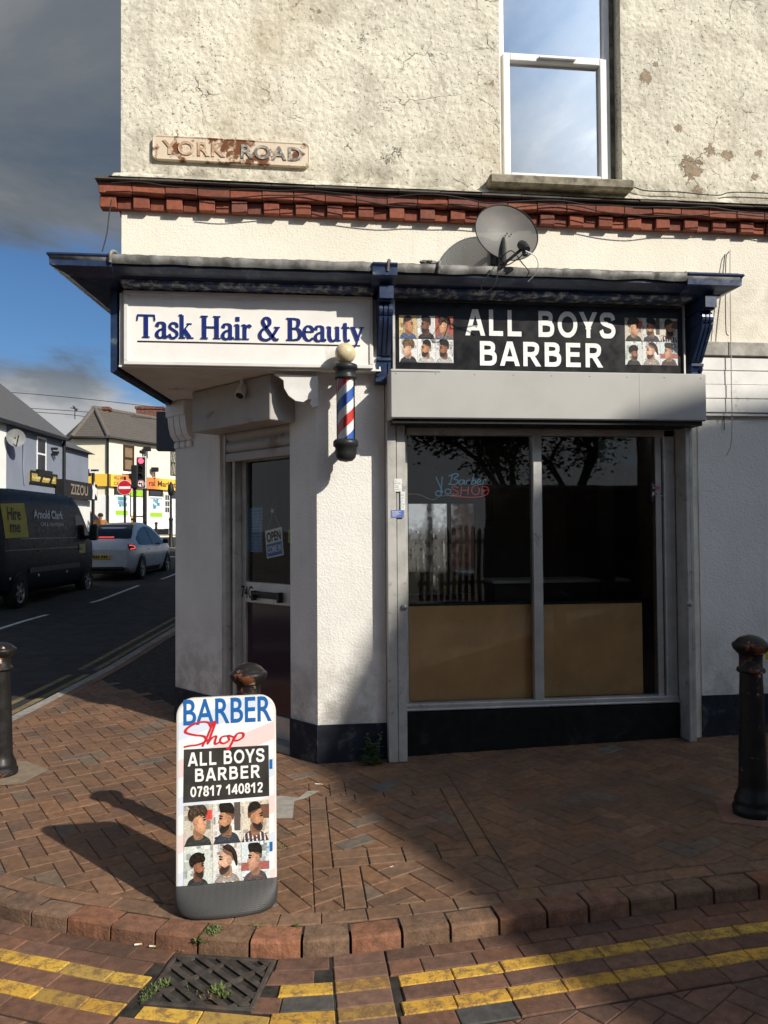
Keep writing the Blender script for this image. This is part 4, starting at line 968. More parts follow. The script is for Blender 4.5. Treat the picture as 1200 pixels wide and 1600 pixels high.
    if st.get('cut') == 'curl':
        for k in range(26):
            x = rn.uniform(.20, .76); y = rn.uniform(.70, .97); r = .035; f = rn.uniform(.7, 2.0)
            poly(T([(x-r, y), (x, y+r), (x+r, y), (x, y-r)]), tuple(min(1, c*f) for c in hr))
SK = [(.62, .33, .19), (.50, .25, .14), (.30, .13, .075), (.66, .40, .27), (.20, .085, .05), (.55, .30, .20)]
HD = (.018, .014, .012)
SETA = [dict(bg=(.55, .50, .42), skin=SK[0], hair=(.06, .04, .028), cloth=(.05, .055, .05), cut='curl', beard=0, seed=1, accent=(.78, .62, .98, .86, (.62, .07, .05))),
        dict(bg=(.66, .64, .60), skin=SK[1], hair=HD, cloth=(.06, .065, .09), cut='flat', flip=True, seed=2, accent=(.76, .3, .98, 1, (.10, .08, .07))),
        dict(bg=(.62, .56, .46), skin=SK[1], hair=HD, cloth=(.10, .06, .07), cut='short', seed=3, stripe=(.75, .73, .70), accent=(.62, .55, 1, .9, (.16, .08, .05))),
        dict(bg=(.58, .62, .58), skin=SK[2], hair=HD, cloth=(.045, .05, .055), cut='curl', size=.84, ox=-.02, seed=4),
        dict(bg=(.66, .65, .62), skin=SK[3], hair=(.035, .022, .018), cloth=(.40, .36, .32), cut='tail', flip=True, size=1.05, seed=5),
        dict(bg=(.60, .68, .70), skin=SK[5], hair=HD, cloth=(.14, .10, .10), cut='flat', flip=True, beard=0, size=.96, oy=.03, seed=6, accent=(0, .3, 1, .5, (.36, .12, .10)))]
SETB = [dict(bg=(.55, .42, .22), skin=SK[1], hair=HD, cloth=(.10, .16, .30), cut='short', beard=0, seed=11), dict(bg=(.62, .62, .60), skin=SK[4], hair=HD, cloth=(.05, .05, .055), cut='flat', flip=True, seed=12),
        dict(bg=(.35, .10, .07), skin=SK[0], hair=(.05, .028, .02), cloth=(.20, .20, .22), cut='curl', flip=True, beard=0, seed=13), dict(bg=(.68, .68, .66), skin=SK[3], hair=(.16, .10, .05), cloth=(.05, .05, .06), cut='curl', flip=True, beard=0, seed=14),
        dict(bg=(.70, .70, .68), skin=SK[1], hair=HD, cloth=(.62, .62, .60), cut='short', flip=True, seed=15), dict(bg=(.66, .66, .64), skin=SK[2], hair=HD, cloth=(.55, .55, .52), cut='flat', flip=True, seed=16)]
def pictures(F, a0, a1, b0, b1, d, sets, parent):
    w = (a1-a0)/3; h = (b1-b0)/2
    for i, st in enumerate(sets):
        mb = MB(); head(mb, F, a0+w*(i % 3), b0+h*(1-i//3), w*.992, h*.99, d, st); mb.build('picture', M['print'], parent)

# --- white fascia sign
def serif_text(mb, F, body, a0, a1, b0, h, d, m, ms):
    """bold old-style serif letters, h = cap height"""
    G = {}
    S = lambda pts, t=.17, th=.06, st=False: ('s', pts, t, th, st)
    def V(x, y0, y1, t=.17): return S([(x, y0), (x, y1)], t, t, True)
    def Hh(x0, x1, y, t=.055): return S([(x0, y), (x1, y)], t, t, True)
    G['T'] = (.80, [V(.40, .02, .98, .18), Hh(.03, .77, .965, .065), Hh(.24, .56, .022, .045), S([(.045, .98), (.02, .74)], .06, .05, True), S([(.755, .98), (.78, .74)], .06, .05, True)])
    G['a'] = (.56, [S([(.08, .50), (.12, .62), (.26, .665), (.38, .60), (.395, .44), (.395, .12), (.43, .02), (.55, .07)], .155, .06), S([(.40, .41), (.20, .34), (.08, .22), (.08, .08), (.20, .0), (.32, .05), (.40, .14)], .15, .06)])
    G['s'] = (.44, [S([(.39, .47), (.36, .61), (.22, .655), (.09, .58), (.09, .46), (.22, .36), (.36, .26), (.38, .12), (.26, .01), (.12, .02), (.04, .17)], .12, .085)])
    G['k'] = (.64, [V(.15, .02, 1.0, .16), Hh(.02, .30, .02, .045), S([(.02, 1.0), (.16, 1.02)], .05, .05, True), S([(.20, .30), (.46, .63)], .06, .05, True), S([(.26, .36), (.50, .03)], .17, .14, True), Hh(.36, .58, .635, .045), Hh(.40, .66, .02, .045)])
    G['H'] = (.94, [V(.19, .02, .98, .18), V(.74, .02, .98, .18), Hh(.2, .74, .51, .06)]+[Hh(x-.16, x+.16, y, .045) for x in (.19, .74) for y in (.022, .978)])
    G['i'] = (.31, [V(.16, .02, .64, .16), Hh(.02, .31, .02, .045), S([(.02, .62), (.18, .655)], .05, .05, True), S([(.155, .80), (.155, .985)], .175, .175, True)])
    G['r'] = (.47, [V(.16, .02, .64, .16), Hh(.02, .35, .02, .045), S([(.02, .62), (.18, .655)], .05, .05, True), S([(.20, .46), (.30, .60), (.40, .625)], .09, .10), S([(.36, .55), (.44, .63)], .12, .12, True)])
    G['&'] = (.92, [S([(.86, .55), (.74, .34), (.56, .10), (.34, .0), (.13, .07), (.07, .24), (.16, .42), (.36, .56), (.50, .70), (.50, .88), (.38, .98), (.24, .92), (.22, .76), (.36, .52), (.58, .22), (.76, .03), (.90, .04)], .14, .075), Hh(.70, .96, .565, .05)])
    G['B'] = (.74, [V(.20, .02, .98, .18), Hh(.03, .40, .972, .055), Hh(.03, .42, .028, .055), S([(.38, .97), (.55, .92), (.58, .76), (.50, .58), (.34, .535)], .15, .055), S([(.34, .535), (.56, .50), (.66, .30), (.58, .09), (.38, .03)], .17, .055), Hh(.2, .38, .535, .05)])
    G['e'] = (.53, [S([(.10, .40), (.46, .42), (.43, .58), (.29, .66), (.14, .57), (.08, .34), (.14, .12), (.30, .015), (.48, .12)], .15, .06)])
    G['u'] = (.68, [S([(.145, .645), (.145, .20), (.24, .03), (.38, .05), (.50, .16)], .155, .07), V(.51, .03, .645, .155), Hh(.02, .16, .635, .045), Hh(.40, .54, .635, .045), S([(.50, .02), (.66, .05)], .055, .05, True)])
    G['t'] = (.40, [S([(.18, .82), (.18, .20), (.23, .03), (.38, .08)], .155, .07), Hh(.03, .36, .625, .06), S([(.03, .61), (.19, .83)], .05, .05, True)])
    G['y'] = (.62, [S([(.13, .63), (.35, .06)], .17, .15, True), S([(.54, .63), (.36, .10), (.26, -.16), (.14, -.27), (.04, -.22)], .075, .08), Hh(.0, .27, .635, .045), Hh(.42, .64, .635, .045), S([(.04, -.24), (.13, -.22)], .11, .11, True)])
    G[' '] = (.30, [])
    tot = sum(G[c][0] for c in body); k = (a1-a0)/tot; x = a0; i = 0
    for ch in body:
        w, st = G[ch]
        for _, pts, t, th, stt in st:
            i += 1; kk = (k+h)/2
            pen(mb, F, [(x+p[0]*k, b0+p[1]*h) for p in pts], d+(i % 7)*.0005, t*kk, th*kk, m, depth=.006, mside=ms, straight=stt)
        x += w*k
sgn = thing('shop_sign', (-.3, 5.4, 2.79), 'white fascia sign reading Task Hair & Beauty in navy letters over the corner door', 'sign')
def build_signs():
    F5 = Frame((0, 5.38, 0), (1, 0, 0))
    x0, x1 = aty(193, 520, 5.38).x, aty(583, 520, 5.38).x; z0, z1 = 2.795, 3.308
    mb = MB(); t = .028
    mb.box(x0, x1, 5.378, Y0-.095, z0, z0+t, bev=.004); mb.box(x0, x1, 5.378, Y0-.095, z1-t, z1, bev=.004); mb.box(x0, x0+t, 5.378, Y0-.095, z0+t, z1-t, bev=.004); mb.box(x1-t, x1, 5.378, Y0-.095, z0+t, z1-t, bev=.004); mb.build('frame', M['frame_white'], sgn)
    mb = MB(); mb.box(x0+t, x1-t, 5.39, Y0-.1, z0+t, z1-t); mb.build('panel', M['sign_white'], sgn)
    FP = Frame((0, 5.39, 0), (1, 0, 0))
    a0, a1 = FP.px(214, 525)[0], FP.px(566, 530)[0]; b0 = FP.px(216, 526)[1]; cap = FP.px(216, 490)[1]-b0
    mb = MB(); serif_text(mb, FP, 'Task Hair & Beauty', a0, a1+.01, b0-.005, cap, .007, 0, 1); mb.build('lettering', [M['letter_navy'], M['letter_side']], sgn)
    mb = MB(); u0 = FP.px(215, 533); u1 = FP.px(565, 539); mb.box(u0[0], u1[0]-.01, u0[1]-.005, u0[1]+.003, 0, .004, F=lambda a, b, c: FP(a, b, c)); mb.build('underline', M['black'], sgn)
    for u, v in ((200, 462), (372, 463), (575, 468), (203, 566), (400, 570), (575, 572)):
        a, b = FP.px(u, v); mb = MB(); mb.lathe([(.006, 0), (.006, .003), (0, .004)], 8, F=lambda p, q, r: FP(a+p, b+q, r)); mb.build('screw', M['alu'], sgn)
    # black fascia sign
    s2 = thing('shop_sign', (1.8, 5.45, 2.77), 'black fascia sign reading ALL BOYS BARBER in white between two blocks of haircut pictures', 'sign')
    FB = Frame((0, 5.42, 0), (1, 0, 0)); F = lambda a, b, c: FB(a, b, c)
    xa, xb = FB.px(617, 520)[0], FB.px(1066, 520)[0]; za, zb = 2.775, 3.312
    mb = MB(); mb.box(xa, xb, za, zb-.02, -.075, 0, F=F); mb.build('panel', M['black_gloss'], s2)
    mb = MB(); mb.box(xa, xb, za-.014, za, -.03, .02, bev=.003, F=F); mb.box(xa-.02, xa, za-.014, zb, -.03, .02, bev=.003, F=F); mb.box(xb, xb+.012, za-.01, zb, -.03, .02, F=F); mb.build('frame', M['alu'], s2)
    mb = MB(); (a0, b0), (a1, b1) = FB.px(727, 524), FB.px(962, 489); grotesk(mb, FB, 'ALL', a0, a0+(a1-a0)*.372, b0, b1, .003, sp=.10); mb.build('all_lettering', M['letter_white'], s2); mb = MB(); grotesk(mb, FB, 'BOYS', a0+(a1-a0)*.468, a1, b0, b1, .003, sp=.10); mb.build('boys_lettering', M['letter_white'], s2); mb = MB()
    (a0, b0), (a1, b1) = FB.px(747, 571), FB.px(942, 537); grotesk(mb, FB, 'BARBER', a0, a1, b0, b1, .003, sp=.08); mb.build('barber_lettering', M['letter_white'], s2)
    (a0, b0), (a1, b1) = FB.px(624, 566), FB.px(708, 494); pictures(FB, a0, a1, b0, b1, .002, SETB, s2)
    (a0, b0), (a1, b1) = FB.px(977, 570), FB.px(1058, 498); pictures(FB, a0, a1, b0, b1, .002, SETA, s2)
    # cast iron street name plate
    rust = NT('rusty_plate'); n1 = rust.noise(7, 7, .65); n2 = rust.noise(3.2, 4); gx = rust.n('SeparateXYZ'); rust.l(rust.coord(), gx.inputs[0])
    mid = rust.ss(rust.math('ABSOLUTE', rust.math('SUBTRACT', gx.outputs['X'], -.0)), .30, .02)
    rm = rust.ss(rust.math('ADD', n1, rust.math('MULTIPLY', mid, .10)), .535, .61)
    base = rust.mix(rm, rust.mix(n2, (.60, .47, .33), (.70, .62, .50)), rust.mix(rust.noise(15, 4), (.22, .085, .03), (.10, .035, .018)))
    rust.princ(base, .8, 0, rust.bump(rust.noise(40, 5), .5, .004), .3)
    gl = NT('worn_letters'); gx = gl.n('SeparateXYZ'); gl.l(gl.coord(), gx.inputs[0]); k = gl.ss(gl.math('ADD', gx.outputs['X'], gl.math('MULTIPLY', gl.noise(12, 5), .3)), .02, .22); gl.princ(gl.mix(k, gl.mix(gl.ss(gl.noise(25, 4), .4, .6), (.58, .46, .33), (.40, .24, .13)), gl.mix(gl.ss(gl.noise(30, 4), .45, .6), (.16, .16, .15), (.42, .37, .29))), .7, 0, gl.bump(gl.noise(60, 4), .3, .003))
    P0 = aty(238, 249, 5.48); P1 = aty(484, 262, 5.48); P2 = aty(238, 211, 5.48)
    pl = thing('street_name_plate', ((P0+P1)/2).to_tuple(), 'rusty cast iron street plate reading YORK ROAD on the cream render', 'street sign')
    FN = Frame(P0, (P1-P0), (0, 0, 1)); FN.w = FN.n.cross(FN.u); LW = (P1-P0).length; LH = (P2-P0).dot(FN.w); G_ = lambda a, b, c: FN(a, b, c)
    def rr(x0, x1, z0, z1, r, n=5): return [(cx+r*math.cos(t), cz+r*math.sin(t)) for cx, cz, t0 in ((x1-r, z1-r, 0), (x0+r, z1-r, 90), (x0+r, z0+r, 180), (x1-r, z0+r, 270)) for t in [R_(t0+90*i/n) for i in range(n+1)]]
    mb = MB(); mb.prism(rr(0, LW, 0, LH, .03), -.03, .006, F=G_); 
    o_ = rr(0, LW, 0, LH, .03); i_ = rr(.012, LW-.012, .012, LH-.012, .022); n_ = len(o_)
    mb.add([G_(*p, .0062) for p in o_]+[G_(*p, .014) for p in [((a*.6+c*.4), (b*.6+e*.4)) for (a, b), (c, e) in zip(o_, i_)]]+[G_(*p, .0062) for p in i_], [[i, (i+1) % n_, (i+1) % n_+n_, i+n_] for i in range(n_)]+[[i+n_, (i+1) % n_+n_, (i+1) % n_+2*n_, i+2*n_] for i in range(n_)], 0, None, True)
    mb.build('plate', rust.mat, pl)
    mb = MB()
    vs, fs = text_shape('YORK  ROAD', .018, 1.12); a0, a1, b0, b1 = .07, LW-.055, .038, LH-.035
    mb.add([G_(a0+(a1-a0)*x, b0+(b1-b0)*y, .013) for x, y in vs], fs)
    import collections
    ed = collections.Counter(tuple(sorted((f[i], f[(i+1) % len(f)]))) for f in fs for i in range(len(f)))
    bd = [e for e, c in ed.items() if c == 1]
    for i, j in bd: (x, y), (x2, y2) = vs[i], vs[j]; mb.add([G_(a0+(a1-a0)*x, b0+(b1-b0)*y, .013), G_(a0+(a1-a0)*x2, b0+(b1-b0)*y2, .013), G_(a0+(a1-a0)*x2, b0+(b1-b0)*y2, .006), G_(a0+(a1-a0)*x, b0+(b1-b0)*y, .006)], [[0, 1, 2, 3]])
    mb.build('lettering', gl.mat, pl)
    # barber pole
    pt = aty(541, 545, 5.28); px_, py_ = aty(540, 620, 5.28).x, 5.28
    zt = aty(540, 536, 5.28).z; z_c1 = aty(540, 566, 5.28).z; z_c0 = aty(540, 592, 5.28).z; zb1 = aty(540, 688, 5.28).z; zb = aty(540, 722, 5.28).z
    bp = thing('barber_pole', (px_, py_, zb), 'striped barber pole with a cream globe on the white pier', 'barber pole')
    F = lambda x, y, z: Vector((px_+x, py_+y, z))
    r = .073; mb = MB(); cz = zt-r; mb.lathe([(r*math.sin(a), cz-r*math.cos(a)) for a in [R_(12+168*i/16) for i in range(17)]], 28, F=F); mb.build('globe', pm('cream_globe', (.66, .56, .34), .3, var=.12, vs=12, coat=.4), bp)
    mb = MB(); mb.lathe([(.035, cz-r*.9), (.062, z_c1-.012), (.082, z_c1-.02), (.086, z_c1-.05), (.070, z_c1-.058), (.070, z_c0+.02), (.076, z_c0+.012), (.076, z_c0-.004), (.05, z_c0-.004)], 28, F=F); mb.build('cap', M['black_plastic'], bp)
    mb = MB(); mb.lathe([(.05, zb1+.004), (.076, zb1+.004), (.088, zb1-.012), (.088, zb1-.04), (.074, zb1-.05), (.074, zb+.06), (.066, zb+.03), (.045, zb+.008), (.0, zb)], 28, F=F); mb.build('cap', M['black_plastic'], bp)
    st = NT('helix_stripes'); sx = st.n('SeparateXYZ'); st.l(st.coord(), sx.inputs[0]); at = st.math('ARCTAN2', sx.outputs['Y'], sx.outputs['X'])
    ph = st.math('FRACT', st.math('ADD', st.math('MULTIPLY', sx.outputs['Z'], 3.35), st.math('MULTIPLY_ADD', at, -1/(2*math.pi), .45)))
    rp = st.n('ValToRGB'); rp.color_ramp.interpolation = 'CONSTANT'; st.l(ph, rp.inputs[0]); e = rp.color_ramp.elements; W_, B_, R__ = (.80, .78, .74, 1), (.035, .11, .42, 1), (.52, .035, .03, 1)
    e[0].position = 0; e[0].color = B_; e[1].position = .27; e[1].color = W_
    for p, c in ((.5, R__), (.77, W_)): z_ = e.new(p); z_.color = c
    st.princ(rp.outputs[0], .35, coat=.6)
    mb = MB(); mb.lathe([(.056, zb1), (.056, z_c0)], 40, F=F, cap=False); mb.build('striped_cylinder', st.mat, bp)
    mb = MB(); mb.lathe([(.064, zb1), (.064, z_c0)], 40, F=F, cap=False); gc = glassmat('clear_tube', (.97, .98, .98), 1.4, 1.0, 0); mb.build('clear_tube', gc, bp)
    mb = MB()
    for z in (z_c0+.03, zb1-.03): mb = MB(); mb.box(px_-.03, px_+.03, py_+.05, Y0, z-.02, z+.02, bev=.004); mb.build('wall_bracket', M['black_plastic'], bp)
    # satellite dish
    Cc = aty(792, 363, 5.26); dn = Vector((.12, -.97, .22)).normalized()
    ds = thing('satellite_dish', (1.43, 5.3, 3.48), 'grey perforated satellite dish with a black arm above the black shop sign', 'satellite dish')
    ux = Vector((0, 0, 1)).cross(dn).normalized(); uy = dn.cross(ux)
    mesh_ = NT('perforated_mesh'); vo = mesh_.voro(260, 'F1'); b = mesh_.n('BsdfPrincipled'); mesh_.val(b, 'Base Color', mesh_.mix(mesh_.noise(9, 5), (.10, .098, .092), (.145, .142, .135))); b.inputs['Roughness'].default_value = .6; b.inputs['Metallic'].default_value = .2
    trn = mesh_.n('BsdfTransparent'); mx = mesh_.n('MixShader'); mesh_.val(mx, 0, .90); mesh_.l(trn.outputs[0], mx.inputs[1]); mesh_.l(b.outputs[0], mx.inputs[2]); mesh_.l(mx.outputs[0], mesh_.out.inputs[0])
    Rr = .236; rows = []
    for i in range(13):
        rr_ = Rr*i/12; rows.append([Cc+(ux*math.cos(a)+uy*math.sin(a)*.94)*rr_ + dn*(.055*(rr_/Rr)**2-.055) for a in [2*math.pi*k/48 for k in range(48)]])
    mb = MB(); mb.grid(rows, closed=True); mb.build('dish', mesh_.mat, ds)
    mb = MB(); mb.tube([Cc+(ux*math.cos(a)+uy*math.sin(a)*.94)*Rr for a in [2*math.pi*k/48 for k in range(49)]], .004, 6, cap=False); mb.build('rim', M['cable'], ds)
    base = Cc-uy*.20-dn*.06; lnb = aty(819, 386, 5.05)
    root = aty(796, 408, 5.08); arm0 = aty(788, 412, 5.10)
    mb = MB(); mb.tube([arm0, lnb], .011, 8); mb.tube([Cc-dn*.06, Cc-dn*.13, Vector((Cc.x, Y0-.02, Cc.z-.06))], .02, 8); mb.tube([arm0, Cc-dn*.07], .014, 8); mb.tube([Vector((Cc.x, Y0-.02, Cc.z-.06)), Vector((Cc.x-.02, Y0-.03, 3.50))], .018, 8); mb.box(Cc.x-.06, Cc.x+.06, Y0-.03, Y0, Cc.z-.16, Cc.z+.02, bev=.005); mb.build('arm', M['black_plastic'], ds)
    ld = (lnb-Cc).normalized(); mb = MB(); tl = Frame(lnb, ux, uy)
    mb.tube([lnb-ld*.05, lnb-ld*.02, lnb+ld*.02, lnb+ld*.05], [.03, .034, .03, .022], 14); mb.tube([lnb+Vector((0, 0, .0)), lnb+Vector((.004, -.01, -.06))], .02, 8); mb.build('receiver', M['black_plastic'], ds)
    for q in ((Vector((.02, 0, .02))), (Vector((.05, 0, .016)))): 
        p = Cc-ux*0+q-dn*.05; mb = MB(); mb.tube([p, p+dn*.006], .006, 8); mb.build('bolt', M['cable'], ds)
    def cab(name, pts, r, label, mat='cable', yy=None): mb = MB(); mb.tube(spline(pts, 8), r, 6); tag(mb.build(name, M[mat], origin=pts[0]), label, 'cable')
    def L_(pix, y): return [aty(u, v, y if not isinstance(y, list) else y[i]) for i, (u, v) in enumerate(pix)]
    cab('cable', L_([(820, 392), (812, 402), (793, 414), (781, 410), (786, 400), (800, 392), (815, 410), (826, 424), (823, 432)], [4.95, 4.98, 5.05, 5.08, 5.05, 5.0, 5.02, 5.08, 5.1]), .0035, 'thin black cable looping round the satellite dish arm')
    mb = MB(); mb.tube(spline(L_([(821, 392), (836, 400), (841, 414), (836, 428), (825, 440)], [4.95, 4.97, 5.0, 5.04, 5.08]), 8), .0035, 6); tag(mb.build('cable', M['letter_white'], origin=lnb), 'short white cable end hanging below the satellite dish receiver', 'cable')
    cab('cable', L_([(775, 413), (763, 430), (752, 447), (755, 456), (766, 453), (775, 440), (779, 414)], [5.1, 5.08, 5.09, 5.1, 5.1, 5.09, 5.1]), .003, 'black cable loop hanging over the blue cornice below the dish')
    # cables along the corbel
    pts = []
    for i in range(34):
        t = i/33; x = -1.25+t*6.2; pts.append(Vector((x, Y0-.135-.008*math.sin(i*1.7), 4.035+.014*math.sin(i*1.2)-.012*(i % 4 == 2))))
    cab('cable', pts, .0045, 'black cable clipped along the red brick corbel above the shop')
    pts = [Vector((x+.1, y-.01, z-.05-.02*math.sin(k*.7))) for k, (x, y, z) in enumerate(pts)][3:]
    cab('cable', pts, .0040, 'second lower black cable sagging along the dentil bricks of the corbel')
    pts = L_([(985, 290), (1010, 298), (1060, 300), (1120, 305), (1200, 302)], 5.47); cab('cable', pts+[Vector((6, 5.47, 4.15))], .004, 'thin cable on the cream render running right from the window sill')
    cab('cable', L_([(174, 312), (170, 340), (167, 365), (160, 393)], [5.3, 5.28, 5.25, 5.22]), .004, 'thin black cable dropping from the corbel to the left end of the cornice')
    cab('cable', [aty(1141, 390, Y0-.03), aty(1141, 440, Y0-.05)]+[aty(u, v, Y0-.085) for u, v in ((1142, 520), (1143, 605), (1144, 660), (1142, 695), (1135, 712))], .004, 'grey cable hanging down the right wall across the white boarding', 'alu_worn')
    cab('cable', [aty(1139, 393, Y0-.02), aty(1134, 410, Y0-.03), aty(1134, 510, Y0-.08), aty(1138, 525, Y0-.085)], .0035, 'short black cable beside the grey one above the white boarding')
    cab('cable', [aty(1131, 610, Y0-.015), aty(1131, 640, Y0-.016), aty(1132, 672, Y0-.015)], .003, 'short dark wire below the white boarding on the right wall', 'cable')
    # CCTV style spot lamp under the soffit
    p = aty(378, 592, 5.75); p.z = 2.783
    sl = thing('spot_lamp', p.to_tuple(), 'small white cylinder lamp under the soffit above the door', 'lamp'); q = p+Vector((-.02, -.05, -.11)); dd = Vector((-.25, -.5, -.7)).normalized()
    mb = MB(); mb.tube([p, p+Vector((0, 0, -.07))], .014, 10); mb.build('stem', M['frame_white'], sl)
    c_ = p+Vector((0, 0, -.09)); mb = MB(); mb.tube([c_-dd*.05, c_-dd*.045, c_+dd*.05, c_+dd*.055], [.03, .038, .038, .036], 16); mb.build('shade', M['frame_white'], sl)
    mb = MB(); mb.tube([c_+dd*.0552, c_+dd*.057], .03, 16); mb.build('lens', M['black'], sl)
    # OPEN sign behind the door glass
    def q2(u, v, d): return DF.px(u, v, d)
    d = -.055; (a0, b0) = q2(414, 830, d); (a1, b1) = q2(440, 822, d); (a2, b2) = q2(417, 873, d)
    FO = Frame(DF(a2, b2, d), DF(a1, b1-.005, d)-DF(a0, b0, d)); w_ = (DF(a1, b1, d)-DF(a0, b0, d)).length; FO.w = (DF(a0, b0, d)-DF(a2, b2, d)).normalized(); h_ = (DF(a0, b0, d)-DF(a2, b2, d)).length
    os_ = thing('open_sign', FO(w_/2, 0, 0).to_tuple(), 'small white and blue card reading OPEN COME IN hung inside the door glass', 'sign')
    mb = MB(); mb.box(0, w_, 0, h_, -.003, 0, F=lambda a, b, c: FO(a, b, c)); mb.build('card', M['letter_white'], os_)
    mb = MB(); mb.box(w_*.06, w_*.94, h_*.05, h_*.50, .0005, .0012, F=lambda a, b, c: FO(a, b, c)); mb.build('blue_band', pm('open_blue', (.03, .20, .52), .5, var=.03), os_)
    mb = MB(); put_text(mb, FO, 'OPEN', w_*.09, w_*.91, h_*.56, h_*.92, .001, bold=.03); mb.build('open_lettering', M['black'], os_)
    mb = MB(); put_text(mb, FO, 'COME IN', w_*.10, w_*.90, h_*.16, h_*.42, .002, bold=.025); mb.build('come_in_lettering', M['letter_white'], os_)
    pk = DF(*q2(427, 798, d), d); mb = MB(); mb.tube([FO(w_*.12, h_, -.001), pk], .0022, 5); mb.tube([FO(w_*.88, h_, -.001), pk], .0022, 5); mb.tube([pk+FO.n*-.004, pk+FO.n*.012], .017, 12); mb.build('cord', M['alu'], os_)
    mb = MB(); a0, b0 = q2(379, 862, -.06); a1, b1 = q2(410, 792, -.06); mb.box(a0, a1, b0, b1, -.062, -.06, F=lambda a, b, c: DF(a, b, c))
    nt = NT('blue_notice'); ny = nt.n('SeparateXYZ'); nt.l(nt.coord(), ny.inputs[0]); li = nt.math('FRACT', nt.math('MULTIPLY', ny.outputs['Z'], 38)); nt.princ(nt.mix(nt.math('MULTIPLY', nt.ss(li, .35, .45), nt.ss(nt.noise(30, 2, vec=nt.coord((1, 1, .2))), .4, .5)), (.10, .26, .42), (.05, .13, .22)), .5)
    tag(mb.build('notice', nt.mat, origin=DF(a0, b0, -.06)), 'faded blue price notice stuck inside the door glass left of the open card', 'notice')
    mb = MB(); a0, b0 = q2(450, 848, -.06); a1, b1 = q2(456, 828, -.06); mb.box(a0, a1, b0, b1, -.062, -.06, F=lambda a, b, c: DF(a, b, c)); tag(mb.build('note', pm('green_note', (.25, .42, .08), .6), origin=DF(a0, b0, -.06)), 'small green note inside the door glass at its right edge', 'notice')
    mb = MB(); mb.tube(spline([DF(*q2(u, v, -.07), -.07) for u, v in ((411, 810), (418, 800), (428, 788), (432, 778), (426, 792))], 5), .006, 6); tag(mb.build('hanger', M['black_plastic'], origin=pk), 'black hook holding the open card inside the door', 'hook')
build_signs()

